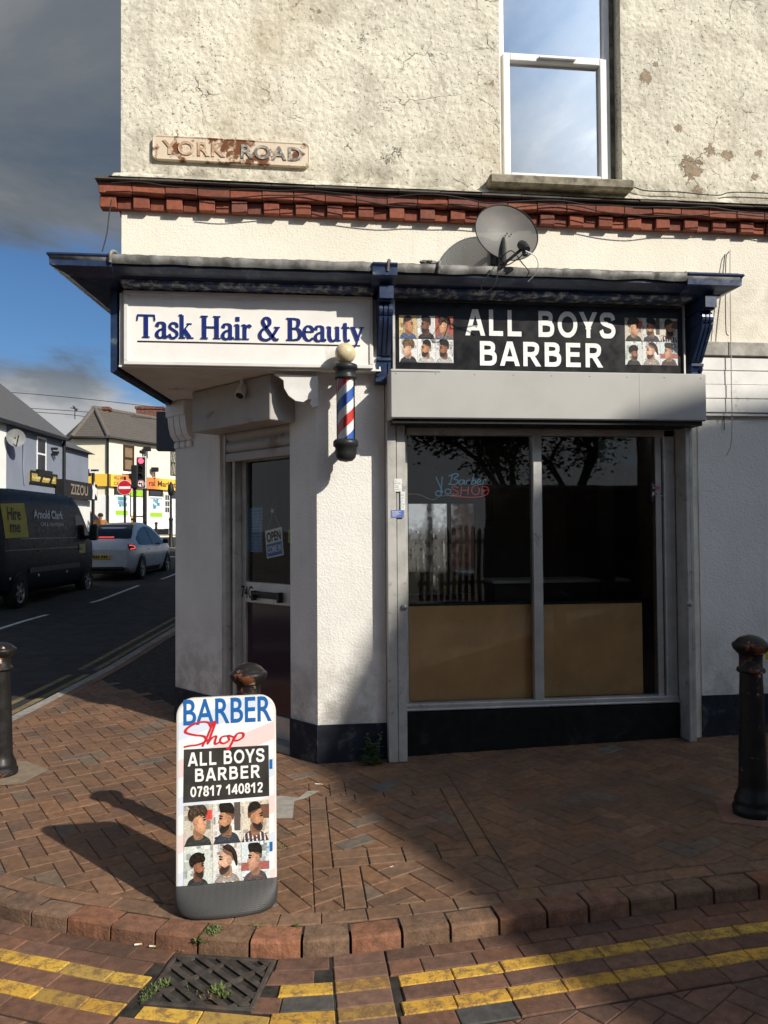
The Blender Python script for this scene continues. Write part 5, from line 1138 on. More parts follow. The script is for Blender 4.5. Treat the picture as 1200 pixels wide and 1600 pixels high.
# --- things behind the shop window
def build_inside():
    yb = 5.66
    for (u0, u1, v0, v1, y, lab) in ((640, 832, 944, 1099, yb, 'tan plywood board standing inside the left window pane'), (851, 1003, 942, 1092, yb+.01, 'tan plywood board standing inside the right window pane, short of its edge')):
        a = aty(u0, v1, y); b = aty(u1, v0, y); t_ = thing('plywood_board', ((a.x+b.x)/2, y, .39), lab, 'board')
        mb = MB(); mb.box(a.x, b.x, y, y+.018, .385, b.z); mb.build('panel', M['ply'], t_)
        mb = MB(); mb.box(a.x, b.x, y-.008, y+.03, b.z+.001, b.z+.018, bev=.003); mb.build('edge_strip', M['black_plastic'], t_)
    y = 7.0; a = aty(770, 912, y); b = aty(985, 905, y)
    ct = thing('counter', ((a.x+b.x)/2, 7.2, .02), 'dark counter with a pale top edge inside the shop', 'counter'); mb = MB(); mb.box(a.x, b.x, y, y+.5, a.z, a.z+.025); mb.build('worktop', pm('worktop', (.45, .45, .44), .4), ct)
    mb = MB(); mb.box(a.x+.03, b.x-.03, y+.05, y+.45, 0, a.z-.001); mb.build('cabinet', M['black_plastic'], ct)
    y = 7.9; a = aty(636, 932, y); b = aty(743, 784, y)
    mr = thing('wall_mirror', ((a.x+b.x)/2, y, a.z), 'rectangular wall mirror at the back of the shop reflecting the bright street', 'mirror'); mb = MB(); mb.box(a.x+.02, b.x-.02, y, y+.01, a.z+.02, b.z-.02); mb.build('glass', M['mirror'], mr)
    mb = MB(); x0, x1, z0, z1 = a.x, b.x, a.z, b.z
    mb.box(x0, x0+.02, y-.01, y+.03, z0, z1); mb.box(x1-.02, x1, y-.01, y+.03, z0, z1); mb.box(x0, x1, y-.01, y+.03, z0, z0+.02); mb.box(x0, x1, y-.01, y+.03, z1-.02, z1); xm = aty(702, 850, y).x; mb.box(xm-.02, xm+.02, y-.012, y+.0, z0, z1); mb.build('frame', M['black_plastic'], mr)
    mb = MB(); a = aty(750, 815, y); b = aty(770, 768, y); pt = thing('wall_picture', (a.x, y, a.z), 'small framed notice on the back wall of the shop beside the mirror', 'picture'); mb.box(a.x, b.x, y, y+.02, a.z, b.z); mb.build('frame', M['black_plastic'], pt); mb = MB(); mb.box(a.x+.02, b.x-.02, y-.004, y-.001, a.z+.02, b.z-.02); mb.build('sheet', M['room_wall'], pt)
    # ceiling lights of the shop
    lm = pm('ceiling_panel', (.6, .7, .68), .5, emit=(.72, 1, .93), es=.38)
    for i, (x, yy, lab) in enumerate(((1.02, 6.6, 'pale ceiling light panel at the left end of the shop ceiling'), (3.0, 6.75, 'pale ceiling light panel at the right end of the shop ceiling'))):
        t_ = thing('ceiling_light', (x, yy, 2.54), lab, 'light', group='ceiling lights in the shop'); mb = MB(); mb.box(x-.27, x+.27, yy-.22, yy+.22, 2.52, 2.545); mb.build('diffuser', lm, t_); mb = MB(); mb.box(x-.29, x+.29, yy-.24, yy+.24, 2.546, 2.5495); mb.build('frame', M['alu'], t_)
    # neon sign
    y = 5.60; FNn = Frame((0, y, 0), (1, 0, 0))
    nb = pm('neon_blue', (.12, .30, .42), .3, emit=(.2, .55, .8), es=.10); nr = pm('neon_red', (.5, .10, .10), .3, emit=(.9, .12, .12), es=.10)  # dim tubes are given a faint emission of their own
    p0 = aty(722, 775, y); ns = thing('neon_sign', p0.to_tuple(), 'faintly glowing neon tube sign with scissors reading Barber SHOP inside the left window pane', 'neon sign')
    def npx(pts): return [aty(u, v, y) for u, v in pts]
    def T3(mb, pts, sp=True): mb.tube(spline(npx(pts), 6) if sp else npx(pts), .0042, 6)
    mb = MB(); T3(mb, [(681, 745), (692, 770)], False); T3(mb, [(691, 745), (689, 770)], False)
    for cx_, cy_ in ((685, 771), (700, 768)): T3(mb, [(cx_+4.5*math.cos(t), cy_+4*math.sin(t)) for t in [i*math.pi/5 for i in range(11)]])
    mb.build('scissors', nb, ns)
    mb = MB()
    let = [[(703, 757), (707, 741)], [(701, 744), (712, 740), (716, 743), (709, 748), (716, 751), (711, 757), (700, 756)], [(726, 751), (720, 750), (717, 755), (721, 757), (726, 751), (725, 757)], [(728, 757), (730, 751), (734, 750)], [(736, 757), (741, 741)], [(737, 752), (742, 750), (743, 755), (737, 757)], [(745, 754), (751, 752), (748, 749), (745, 753), (747, 757), (752, 756)], [(754, 757), (756, 750), (760, 750)]]
    for q in let: T3(mb, q, len(q) > 2)
    mb.build('barber_tube', nb, ns)
    mb = MB()
    for q, s_ in (([(716, 762), (709, 760), (706, 763), (711, 766), (716, 769), (712, 773), (706, 771)], True), ([(721, 760), (720, 773)], False), ([(732, 760), (731, 773)], False), ([(721, 766), (732, 766)], False), ([(737+6+6*math.cos(t), 766+7*math.sin(t)) for t in [i*math.pi/6 for i in range(13)]], True), ([(753, 773), (754, 760)], False), ([(754, 760), (761, 761), (762, 765), (754, 767)], True), ([(703, 775), (740, 777), (760, 773), (764, 764)], True)): T3(mb, q, s_)
    mb.build('shop_tube', nr, ns)
    mb = MB(); mb.tube(spline([aty(u, v, yb_) for u, v, yb_ in ((638, 772, 5.62), (655, 773, 5.62), (676, 781, 5.62), (690, 775, 5.61), (720, 774, 5.605))], 6), .003, 6); tag(mb.build('cable', M['letter_white'], origin=aty(638, 772, 5.62)), 'white flex running to the neon sign inside the left window pane', 'cable')
    pm_ = MB(); a = aty(1017, 783, 5.58); b = aty(1038, 753, 5.58); F6 = Frame((0, 5.58, 0), (1, 0, 0)); pt = thing('window_poster', (a.x, 5.58, a.z), 'small dark flyer with pink marks in the top right of the shop window', 'poster')
    pm_.box(a.x, b.x, 5.581, 5.583, a.z, b.z, 0, (.03, .025, .03)); 
    rn = random.Random(5)
    for k in range(16): x = rn.uniform(a.x+.006, b.x-.03); z = rn.uniform(a.z+.006, b.z-.03); pm_.box(x, x+rn.uniform(.008, .03), 5.5790-.0001*k, 5.5795-.0001*k, z, z+rn.uniform(.005, .02), 0, rn.choice([(.5, .12, .2), (.5, .5, .5), (.3, .1, .1), (.12, .1, .14)]))
    pm_.build('sheet', M['print'], pt)
    # stickers on the shutter channel
    F7 = Frame((0, Y0-.1155, 0), (1, 0, 0)); rn = random.Random(9)
    for u0, u1, v0, v1, c, lab in ((616, 628, 748, 768, (.72, .72, .68), 'pale torn sticker near the top of the left shutter channel'), (626, 633, 768, 797, (.66, .69, .68), 'narrow pale blue sticker halfway up the left shutter channel'), (611, 631, 797, 809, (.10, .16, .42), 'blue sticker with white print on the left shutter channel')):
        a, b = F7.px(u0, v1), F7.px(u1, v0); mb = MB(); mb.box(a[0], b[0], a[1], b[1], .0, .002, 0, c, F=lambda x, y, z: F7(x, y, z))
        for k in range(5): z = a[1]+(b[1]-a[1])*(.15+.16*k); mb.box(a[0]+.006, a[0]+(b[0]-a[0])*rn.uniform(.4, .9), z, z+.005, .0022, .003, 0, tuple(min(1, x*.4+.4) if lab[0] == 'b' else x*.6 for x in c), F=lambda x, y, z: F7(x, y, z))
        tag(mb.build('sticker', M['print'], origin=F7(a[0], a[1], 0)), lab, 'sticker')
    mb = MB(); a = aty(1193, 1034, Y0-.01); b = aty(1206, 1000, Y0-.01); bx = thing('yellow_sign', ((a.x+b.x)/2, Y0, a.z), 'small yellow sign in a white frame at the right edge of the white wall', 'sign'); mb.box(a.x, b.x+.2, Y0-.012, Y0-.0065, a.z, b.z); mb.build('frame', M['frame_white'], bx); mb = MB(); mb.box(a.x+.015, b.x+.185, Y0-.014, Y0-.0125, a.z+.015, b.z-.03); mb.build('panel', pm('yellow_panel', (.60, .40, .02), .5), bx)
build_inside()
# ---------------------------------------------------------------- street furniture near the shop
ci = NT('worn_black_iron'); n1 = ci.noise(7, 7, .66, dist=.4); n2 = ci.noise(16, 5, .6); sz = ci.n('SeparateXYZ'); ci.l(ci.coord(), sz.inputs[0])
up_ = ci.math('MULTIPLY', ci.ss(sz.outputs['Z'], .6, .95), .06)
k1 = ci.ss(ci.math('ADD', n1, up_), .605, .645); k2 = ci.math('MULTIPLY', ci.ss(ci.math('ADD', n2, up_), .60, .66), k1)
ci.princ(ci.mix(k2, ci.mix(k1, (.013, .012, .012), (.16, .055, .022)), (.55, .50, .42)), ci.ss(n1, .4, .65, .32, .75), 0, ci.bump(ci.math('SUBTRACT', n2, ci.math('MULTIPLY', k1, .5)), .35, .004), .28)
M['iron'] = ci.mat
def bollard(x, y, h, rk, label):
    z = gz(x, y)
    t = thing('bollard', (x, y, z), label, 'bollard', group='cast iron bollards round the corner')
    S = lambda pr: [(r*rk, q*h) for r, q in pr]
    mb = MB(); mb.lathe(S([(.078, -.02), (.112, -.02), (.118, .02), (.116, .045), (.104, .055), (.108, .068), (.102, .095), (.088, .125), (.081, .15), (.0805, .17), (.064, .775), (.064, .79)]), 32); mb.build('shaft', M['iron'], t, local=True)
    mb = MB(); mb.lathe(S([(.064, .79), (.077, .793), (.081, .803), (.077, .815), (.066, .82), (.064, .87), (.067, .885)]), 32); mb.build('collar', M['iron'], t, local=True)
    mb = MB(); mb.lathe(S([(.066, .885), (.069, .893), (.082, .905), (.098, .922), (.104, .938), (.104, .948), (.098, .956), (.090, .958), (.086, .964), (.070, .980), (.045, .993), (.02, .999), (0, 1.0)]), 32); mb.build('cap', M['iron'], t, local=True)
    return t
pR = atd(1168, 1262, 4.33)
B1 = bollard(2.505, 4.03, .985, .93, 'black cast iron bollard standing in shade before the white wall right of the shop')
bollard(-.245, 3.96, .985, .90, 'rust chipped bollard whose cap shows just behind the barber pavement sign')
bollard(-2.02, 5.56, .90, .95, 'scuffed black bollard near the main road kerb at the left edge')
# concrete collar patches
mb = MB()
for pts, c in (([(-2.45, 5.25), (-1.80, 5.33), (-1.72, 5.62), (-1.95, 5.85), (-2.5, 5.9)], (.22, .17, .12)), ([(-.14, 4.88), (.05, 4.80), (.14, 4.92), (.06, 4.93), (-.02, 4.76), (-.03, 4.48), (-.20, 4.50), (-.26, 4.75)], (.30, .27, .235)), ([(2.28, 3.95), (2.5, 3.80), (2.78, 3.95), (2.72, 4.25), (2.4, 4.25)], (.22, .12, .085))):
    q = [Vector((a, b, gz(a, b)+.0035)) for a, b in pts]; mb.poly([tuple(p) for p in q], 0, c)
tag(mb.build('cement_patches', colmat('cement', .92, .2, 14, .7, 60), origin=(0, 0, 0)), kind='structure')
# pavement sign
def a_board():
    o = Vector((-.315, 3.46, 0)); uu = Vector((math.cos(R_(4.6)), math.sin(R_(4.6)), 0))
    FA = Frame(o, uu); FA.w = (Vector((0, 0, 1))-FA.n*.035).normalized()
    t = thing('pavement_sign', (o.x, o.y+.02, 0), 'swing pavement sign reading BARBER Shop ALL BOYS BARBER 07817 140812 on the brick corner', 'pavement sign')
    G = lambda a, b, c: FA(a, b, c); q = FA.px
    xl, xr = -.212, .2225; zb, zt = .098, .915
    def rtop(x0, x1, z0, z1, r, n=8): return [(x0, z0), (x1, z0)]+[(x1-r+r*math.cos(R_(90*i/n)), z1-r+r*math.sin(R_(90*i/n))) for i in range(n+1)]+[(x0+r+r*math.cos(R_(90+90*i/n)), z1-r+r*math.sin(R_(90+90*i/n))) for i in range(n+1)]
    mb = MB(); mb.prism(rtop(xl, xr, zb, zt, .075), -.032, 0, F=G); mb.build('panel', M['frame_white'], t, bevel=.006)
    # poster: pale diagonal stripes, clipped to the rounded shape
    art = NT('pale_stripes'); so_ = art.n('SeparateXYZ'); art.l(art.coord(), so_.inputs[0])
    ph = art.math('FRACT', art.math('MULTIPLY', art.math('SUBTRACT', so_.outputs['Z'], art.math('MULTIPLY', so_.outputs['X'], .36)), 3.1))
    rp = art.n('ValToRGB'); rp.color_ramp.interpolation = 'CONSTANT'; art.l(ph, rp.inputs[0]); e = rp.color_ramp.elements; e[0].color = (.80, .60, .58, 1); e[1].position = .24; e[1].color = (.80, .81, .82, 1); z_ = e.new(.5); z_.color = (.62, .68, .78, 1); z_ = e.new(.74); z_.color = (.80, .81, .82, 1)
    art.princ(rp.outputs[0], .35)
    mb = MB(); mb.poly([G(a, b, .0012) for a, b in rtop(xl+.010, xr-.010, zb+.002, zt-.010, .066)]); mb.build('poster', art.mat, t, fixn=False)
    blue = pm('poster_blue', (.015, .12, .38), .4, var=.03); red = pm('poster_red', (.58, .025, .035), .4, var=.03)
    mb = MB(); (a0, b0), (a1, b1) = q(286, 1137), q(425, 1090)
    put_text(mb, FA, 'BARBER', a0, a1, b0+.004, b1+.004, .0026, bold=.012); mb.build('barber_lettering', blue, t)
    mb = MB(); P = lambda L: [q(u, v) for u, v in L]
    Wd = .0125
    pen(mb, FA, P([(330, 1137), (324, 1130), (308, 1131), (293, 1139), (290, 1146), (303, 1150), (318, 1152), (322, 1159), (310, 1165), (296, 1167), (287, 1169)]), .0038, Wd, Wd*.55)
    pen(mb, FA, P([(316, 1168), (325, 1150), (333, 1131), (336, 1132), (329, 1152), (324, 1164)]), .0043, Wd*.75, Wd*.5)
    pen(mb, FA, P([(324, 1164), (332, 1154), (338, 1152), (336, 1160), (337, 1164), (345, 1160)]), .0048, Wd*.75, Wd*.5)
    pen(mb, FA, P([(357, 1151), (347, 1153), (344, 1160), (350, 1163), (358, 1158), (357, 1151), (365, 1153)]), .0043, Wd*.75, Wd*.5)
    pen(mb, FA, P([(370, 1149), (365, 1158), (357, 1172), (354, 1170)]), .0048, Wd*.75, Wd*.6)
    pen(mb, FA, P([(364, 1158), (371, 1148), (380, 1147), (380, 1153), (372, 1158), (366, 1158)]), .0053, Wd*.75, Wd*.5); mb.build('shop_lettering', red, t)
    mb = MB(); pts = [q(287, 1173), q(420, 1166), q(421, 1245), q(286, 1256)]; mb.poly([G(a, b, .0030) for a, b in pts]); o2 = mb.build('black_label', pm('chalk_black', (.035, .034, .032), .55, var=.25, vs=9), t, fixn=False)
    mb = MB()
    for body, L in (('ALL BOYS', [(293, 1200), (414, 1173)]), ('BARBER', [(303, 1224), (407, 1198)]), ('07817 140812', [(297, 1248), (411, 1226)])):
        (a0, b0), (a1, b1) = q(*L[0]), q(*L[1]); sh = (a1-a0); 
        h = q(L[1][0], L[1][1])[1]-q(L[1][0], L[0][1]-6)[1]
        grotesk(mb, FA, body, a0, a1, b0+.002, b0+.002+h, .0042, sp=.09 if body[0] != '0' else .03)
    mb.build('label_lettering', M['letter_white'], t)
    (a0, b0), (a1, b1) = q(287, 1368), q(421, 1250); b0 = zb+.006; pictures(FA, a0, a1, b0, b1, .0028, SETA, t)
    mb = MB()
    for v0, v1 in ((1203, 1188), (1331, 1316)): (a0, b0), (a1, b1) = q(421.5, v0), q(426, v1); mb = MB(); mb.box(a0, a1, b0, b1, .0015, .0026, F=G); mb.build('blue_tab', blue, t)
    # moulded foot: sections from the slot down to a wide bowed base
    ft = NT('moulded_foot'); so_ = ft.n('SeparateXYZ'); ft.l(ft.coord(), so_.inputs[0])
    zig = ft.math('MULTIPLY', ft.math('ABSOLUTE', ft.math('SUBTRACT', ft.math('FRACT', ft.math('MULTIPLY', so_.outputs['X'], 34)), .5)), .010)
    rip = ft.math('SINE', ft.math('MULTIPLY', ft.math('ADD', so_.outputs['Z'], zig), 900)); ft.princ(ft.mix(ft.noise(12, 4), (.032, .032, .032), (.05, .049, .048)), .55, 0, ft.bump(rip, .18, .002), .4)
    mb = MB(); rows = []
    for z, hw, df, db, pw in ((.115, .2245, .010, .045, 9), (.100, .2265, .022, .058, 7), (.075, .227, .05, .08, 4.5), (.045, .226, .070, .11, 3.2), (.022, .220, .088, .13, 2.7), (.006, .208, .095, .135, 2.5), (.0, .195, .085, .12, 2.4)):
        r = []
        for k in range(56):
            a = 2*math.pi*k/56; c, s = math.cos(a), math.sin(a); x = math.copysign(abs(c)**(2/pw), c)*hw*.968+.006; y = math.copysign(abs(s)**(2/pw), s); r.append(FA(x, z, y*(df if y > 0 else db)-(.0 if y > 0 else .0)))
        rows.append(r)
    mb.grid(rows, closed=True); mb.add(rows[0], [list(range(56))]); mb.add(rows[-1], [list(range(56))]); ob = mb.build('foot', ft.mat, t)
    mb = MB(); (a, b) = q(356, 1374); 
    return t
a_board()
# gully grate
def grate():
    z = gz(0, 3)-.065; G = [Vector((p.x, p.y, z)) for p in GRATE]
    c = sum(G, Vector())/4; t = thing('gully_grate', (c.x, c.y, z), 'black iron gully grate with slanting slots set in the brick gutter', 'drain grate')
    e1 = ((G[1]-G[0])+(G[2]-G[3]))/2; e2 = ((G[3]-G[0])+(G[2]-G[1]))/2; o = c-e1/2-e2/2; w, h = e1.length, e2.length; u = e1.normalized(); v = (e2-u*e2.dot(u)).normalized()
    F = lambda a, b, d: o+u*a+v*b+Vector((0, 0, d)); im = pm('grate_iron', (.065, .055, .047), .6, metal=.1, var=.3, vs=14, bump=.5, dirt=.25, dcol=(.11, .07, .045))
    mb = MB(); r = .02; top = .004
    mb.box(0, w, 0, r, -.05, top, bev=.004, F=F); mb.box(0, w, h-r, h, -.05, top, bev=.004, F=F); mb.box(0, r, r, h-r, -.05, top, bev=.004, F=F); mb.box(w-r, w, r, h-r, -.05, top, bev=.004, F=F); mb.build('frame', im, t)
    mb = MB(); d = Vector((w, h)).normalized(); n = Vector((-d.y, d.x))
    def bar(p, dirn, hw, z1):
        nn = Vector((-dirn.y, dirn.x)); L = 1.0; q = [p-dirn*L-nn*hw, p+dirn*L-nn*hw, p+dirn*L+nn*hw, p-dirn*L+nn*hw]
        for pp, k in ((Vector((r, 0)), Vector((1, 0))), (Vector((w-r, 0)), Vector((-1, 0))), (Vector((0, r)), Vector((0, 1))), (Vector((0, h-r)), Vector((0, -1)))):
            q = clip_half(q, pp, k)
            if len(q) < 3: return
        mb.prism([(x.x, x.y) for x in q], -.022, z1, F=F)
    cc = Vector((w/2, h/2)); bar(cc, d, .017, top)
    for k in (-4, -3, -2, -1, 1, 2, 3, 4): bar(cc+n*k*.054, d, .0125, top-.001)
    for k in (-1.6, -.55, .55, 1.6): bar(cc+d*k*.12, n, .009, top-.002)
    mb.build('grid', im, t)
    mb = MB(); mb.box(r, w-r, r, h-r, -.30, -.29, F=F); pts = [(0, 0), (w, 0), (w, h), (0, h)]
    for i in range(4): (a, b), (a2, b2) = pts[i], pts[(i+1) % 4]; mb.add([F(a, b, -.05), F(a2, b2, -.05), F(a2, b2, -.3), F(a, b, -.3)], [[0, 1, 2, 3]])
    mb.build('pit', pm('pit_black', (.003, .003, .003), .9), t)
    return F, w, h
GF = grate()
# moss, weeds, litter
def leafcol(name, c): t = NT(name); k = t.noise(60, 3); b = t.princ(t.mix(k, tuple(x*.55 for x in c), tuple(x*1.5 for x in c)), .7); b.inputs['Subsurface Weight'].default_value = 0; return t.mat
M['moss'] = leafcol('moss', (.085, .12, .028)); M['dry'] = leafcol('dry_bits', (.16, .12, .06)); M['leaf'] = leafcol('weed_leaf', (.045, .075, .02))
def tuft(mb, c, r, n, hgt, m=0):
    for k in range(n):
        a = random.random()*6.28; rr = r*math.sqrt(random.random()); p = Vector((c[0]+rr*math.cos(a), c[1]+rr*math.sin(a), c[2])); b = random.random()*6.28; l = random.uniform(.4, 1)*hgt
        d = Vector((math.cos(b)*.7, math.sin(b)*.7, random.uniform(.3, 1.1))).normalized()*l; s = Vector((-math.sin(b), math.cos(b), 0))*l*.16
        mb.add([p-s*.5, p+s*.5, p+d*.6+s, p+d, p+d*.6-s], [[0, 1, 2, 3, 4]], m)
def groundpt(u, v, z): d = ray(u, v); return CAM_C+d*((z-EYE)/d.z)
mb = MB()
for u, v, z, r, n, h in ((318, 1468, -.02, .035, 130, .028), (333, 1455, .0, .04, 120, .022), (352, 1461, -.02, .03, 90, .02), (372, 1470, -.03, .025, 60, .02), (400, 1447, .003, .03, 40, .012), (463, 1465, -.02, .018, 90, .02), (463, 1447, .003, .015, 50, .014), (445, 1325, .004, .05, 60, .013), (452, 1300, .004, .03, 30, .012), (236, 1548, -.062, .03, 70, .02), (256, 1540, -.065, .02, 50, .026), (340, 1548, -.064, .025, 80, .03), (352, 1555, -.064, .02, 60, .022), (300, 1551, -.066, .04, 40, .014), (228, 1561, -.062, .022, 60, .014), (700, 1457, -.05, .03, 26, .012)):
    p = groundpt(u, v, z); tuft(mb, p, r, n, h)
for k in range(60): s_ = random.uniform(4.2, 10.5); p, nn = kerb_at(s_); q = p+nn*random.choice([-.012, .119, .223]); tuft(mb, (q.x, q.y, gz(q.x, q.y)-(.06 if (q-p).dot(nn) < 0 else .002)), .02, 6, .010)
tag(mb.build('moss', M['moss'], origin=(0, 0, 0)), 'green moss and weeds in the kerb gaps and the grate', 'moss', kind='stuff')
mb = MB()
for u, v, r, n in ((540, 1470, .03, 40), (675, 1468, .06, 50), (690, 1466, .04, 30), (745, 1455, .04, 30), (330, 1552, .05, 40), (505, 1480, .05, 20), (1000, 1415, .05, 20)): p = groundpt(u, v, -.06); tuft(mb, p, r, n, .018)
tag(mb.build('leaf_litter', M['dry'], origin=(0, 0, 0)), 'brown dry leaf crumbs lying in the gutter', 'leaf litter', kind='stuff')
wp = groundpt(592, 1193, .0); wp.y = min(wp.y, 5.42)
w_ = thing('weed_plant', (wp.x-.02, 5.40, 0), 'dark leafy weed growing at the foot of the white pier beside the shutter channel', 'weed'); mb = MB(); rn = random.Random(3)
stems = MB()
for k in range(26):
    a = rn.uniform(0, 6.28); tip = Vector((wp.x-.02+rn.uniform(-.10, .06), 5.40+rn.uniform(-.06, .05), rn.uniform(.06, .24)*(1 if k < 16 else .4))); b0 = Vector((wp.x-.02+rn.uniform(-.03, .03), 5.41, 0)); stems.tube([b0, (b0+tip)/2+Vector((0, -.01, .02)), tip], .0018, 4)
    for j in range(11):
        p = b0.lerp(tip, .25+.75*j/10); an = rn.random()*6.28; l = rn.uniform(.022, .042); d = Vector((math.cos(an), math.sin(an), rn.uniform(-.2, .5)))*l; s = Vector((-math.sin(an), math.cos(an), 0))*l*.3; mb.add([p, p+d*.5+s, p+d, p+d*.5-s], [[0, 1, 2, 3]])
for k in range(120): p = Vector((wp.x-.14+rn.uniform(-.16, .12), 5.40+rn.uniform(-.05, .06), .002)); an = rn.random()*6.28; l = rn.uniform(.015, .035); d = Vector((math.cos(an)*.6, math.sin(an)*.6, .7))*l; s = Vector((-math.sin(an), math.cos(an), 0))*l*.2; mb.add([p-s, p+s, p+d], [[0, 1, 2]])
mb.build('leaves', M['leaf'], w_); stems.build('stem', M['leaf'], w_)
paper = pm('filter_paper', (.70, .67, .60), .8, var=.05)
for u, v, z, an, l, lab in ((216, 1477, -.062, .1, .03, 'white cigarette end in the gutter left of the grate'), (238, 1480, -.062, -.2, .025, 'second white cigarette end nearest the grate corner'), (698, 1470, -.058, .8, .032, 'white cigarette end lying among dry leaves in the gutter'), (893, 1422, -.055, .4, .028, 'cigarette end at the kerb foot on the right'), (498, 1226, .004, -.3, .05, 'white cigarette stub on the paving in front of the door'), (612, 1356, .006, .6, .02, 'cigarette end on the paving at the shade edge'), (790, 1580, -.062, .9, .022, 'cigarette end on the brick roadway at the bottom right')):
    p = groundpt(u, v, z); z2 = p.z+.004; d = Vector((math.cos(an), math.sin(an), 0))*l/2; c = thing('cigarette_end', (p.x, p.y, z2), lab, 'cigarette end'); p.z = z2; mb = MB(); mb.tube([p-d, p+d*.2], .004, 8); mb.build('paper', paper, c); mb = MB(); mb.tube([p+d*.21, p+d], .0041, 8); mb.build('filter', pm('filter_tip', (.55, .40, .22), .8), c)

# ---------------------------------------------------------------- along the main road
GLV = pm('dark_vehicle_glass', (.008, .009, .011), .12, spec=.12)
GLH = pm('dark_house_glass', (.03, .035, .04), .08, spec=.7)
def window(F, a0, a1, b0, b1, parent, d=.02, fm='upvc', gm=None, bars=(), t=.06):
    mb = MB(); G = lambda a, b, c: F(a, b, c)
    mb.box(a0, a0+t, b0, b1, -.06, d, F=G); mb.box(a1-t, a1, b0, b1, -.06, d, F=G); mb.box(a0+t, a1-t, b0, b0+t, -.06, d, F=G); mb.box(a0+t, a1-t, b1-t, b1, -.06, d, F=G)
    for b in bars: mb.box(a0+t, a1-t, b-t/2, b+t/2, -.06, d-.002, F=G)
    w = mb.build('window', M[fm], parent); mb = MB(); mb.box(a0+t*.5, a1-t*.5, b0+t*.5, b1-t*.5, -.02, -.01+d*.5, F=G); mb.build('pane', gm or GLH, w); return w
def terrace():  # unseen row added to keep the main road in shade
    t = thing('shade_terrace', side(16, -3, gz(0, 20)).to_tuple(), 'plain cream terrace row, unseen, added behind the shop to shade the main road', 'building')
    mb = MB(); a, b = side(9.3), side(20.5); mb.prism([(a.x, a.y), (b.x, b.y), (b.x+7, b.y), (a.x+7, a.y)], 0, 8.0); mb.build('wall', pm('terrace_render', (.55, .50, .42), .9, bump=.5), t)
    mb = MB(); F = lambda x, y, z: Vector((side(y).x+x, side(y).y, z)); mb.prism([(-.2, 8.0), (7.2, 8.0), (3.5, 9.6)], 9.25, 20.6, F=lambda x, z, y: F(x, y, z)); mb.build('roof', M['slate'], t)
    FT = Frame(side(20.5), -SDIR)
    for i in range(3):
        for z in (1.3, 4.6): window(FT, 1.2+i*3.6, 2.5+i*3.6, z, z+1.6, t, bars=(z+.8,))
terrace()
hs = thing('hanging_sign', side(3.6, .4, 2.6).to_tuple(), 'plain dark grey projecting box sign on the main road side of the shop', 'sign')
p0 = side(3.56, .05); p1 = atd(244, 680, 8.8)
mb = MB(); F = Frame(Vector((p1.x, p1.y, 0)), Vector((p0.x-p1.x, p0.y-p1.y, 0))); L = Vector((p0.x-p1.x, p0.y-p1.y)).length; mb.box(0, L-.02, 2.585, 3.035, -.12, 0, bev=.01, F=lambda a, b, c: F(a, b, c)); mb.build('box', pm('sign_grey', (.10, .115, .14), .5, var=.05), hs)
mb = MB(); mb.tube([F(L-.02, 2.9, -.06), F(L+.1, 2.9, -.06)], .02, 8); mb.tube([F(L-.02, 2.7, -.06), F(L+.1, 2.7, -.06)], .02, 8); mb.build('bracket_arm', M['black'], hs)

def lut(tab): return lambda x: lerpt([a for a, b in tab], [b for a, b in tab], x)
def loft(mb, xs, zt, zb, hw, wx, fr):
    rows = []
    for x in xs:
        t, b = zt(x), zb(x); r = []
        for f in fr: z = b+(t-b)*f; r.append(Vector((x, -hw(z)*wx(x), z)))
        r.append(Vector((x, -hw(t)*wx(x)*.45, t+.012))); r.append(Vector((x, hw(t)*wx(x)*.45, t+.012)))
        for f in reversed(fr): z = b+(t-b)*f; r.append(Vector((x, hw(z)*wx(x), z)))
        rows.append(r)
    mb.grid(rows, closed=True); n = len(rows[0]); mb.add(rows[0], [list(range(n))], 0, None, True); mb.add(rows[-1], [list(range(n))], 0, None, True)
TYRE = pm('tyre', (.012, .012, .012), .8); RIM = pm('alloy', (.30, .30, .31), .35, metal=.7)
def wheel(parent, x, y, z, R, w, sgn, spokes=5):
    F = lambda a, b, c: Vector((x+a, y+sgn*c, z+b))
    mb = MB(); mb.lathe([(R*.62, -w/2), (R*.93, -w/2), (R, -w/2+.03), (R, w/2-.03), (R*.94, w/2), (R*.66, w/2)], 32, F=F, cap=False); tw = mb.build('wheel', TYRE, parent, local=True)
    mb = MB(); mb.lathe([(R*.66, w/2-.002), (R*.62, w/2-.012), (R*.60, w/2-.06), (.0, w/2-.065)], 28, F=F, cap=False); mb.build('rim_well', M['black'], tw, local=True)
    mb = MB(); mb.lathe([(.055, w/2-.06), (.055, w/2-.012), (.0, w/2-.010)], 16, F=F); mb.lathe([(R*.60, w/2-.06), (R*.60, w/2-.01), (R*.665, w/2-.006), (R*.665, w/2-.02)], 28, F=F, cap=False)
    for k in range(spokes):
        a = 2*math.pi*k/spokes+.3; c, s = math.cos(a), math.sin(a); q = [(.04, -.035), (R*.62, -.05), (R*.62, .012), (.04, .02)]; mb.prism([(p*c-r*s, p*s+r*c) for p, r in q], w/2-.05, w/2-.016, F=F)
    mb.build('rim', RIM, tw, local=True)
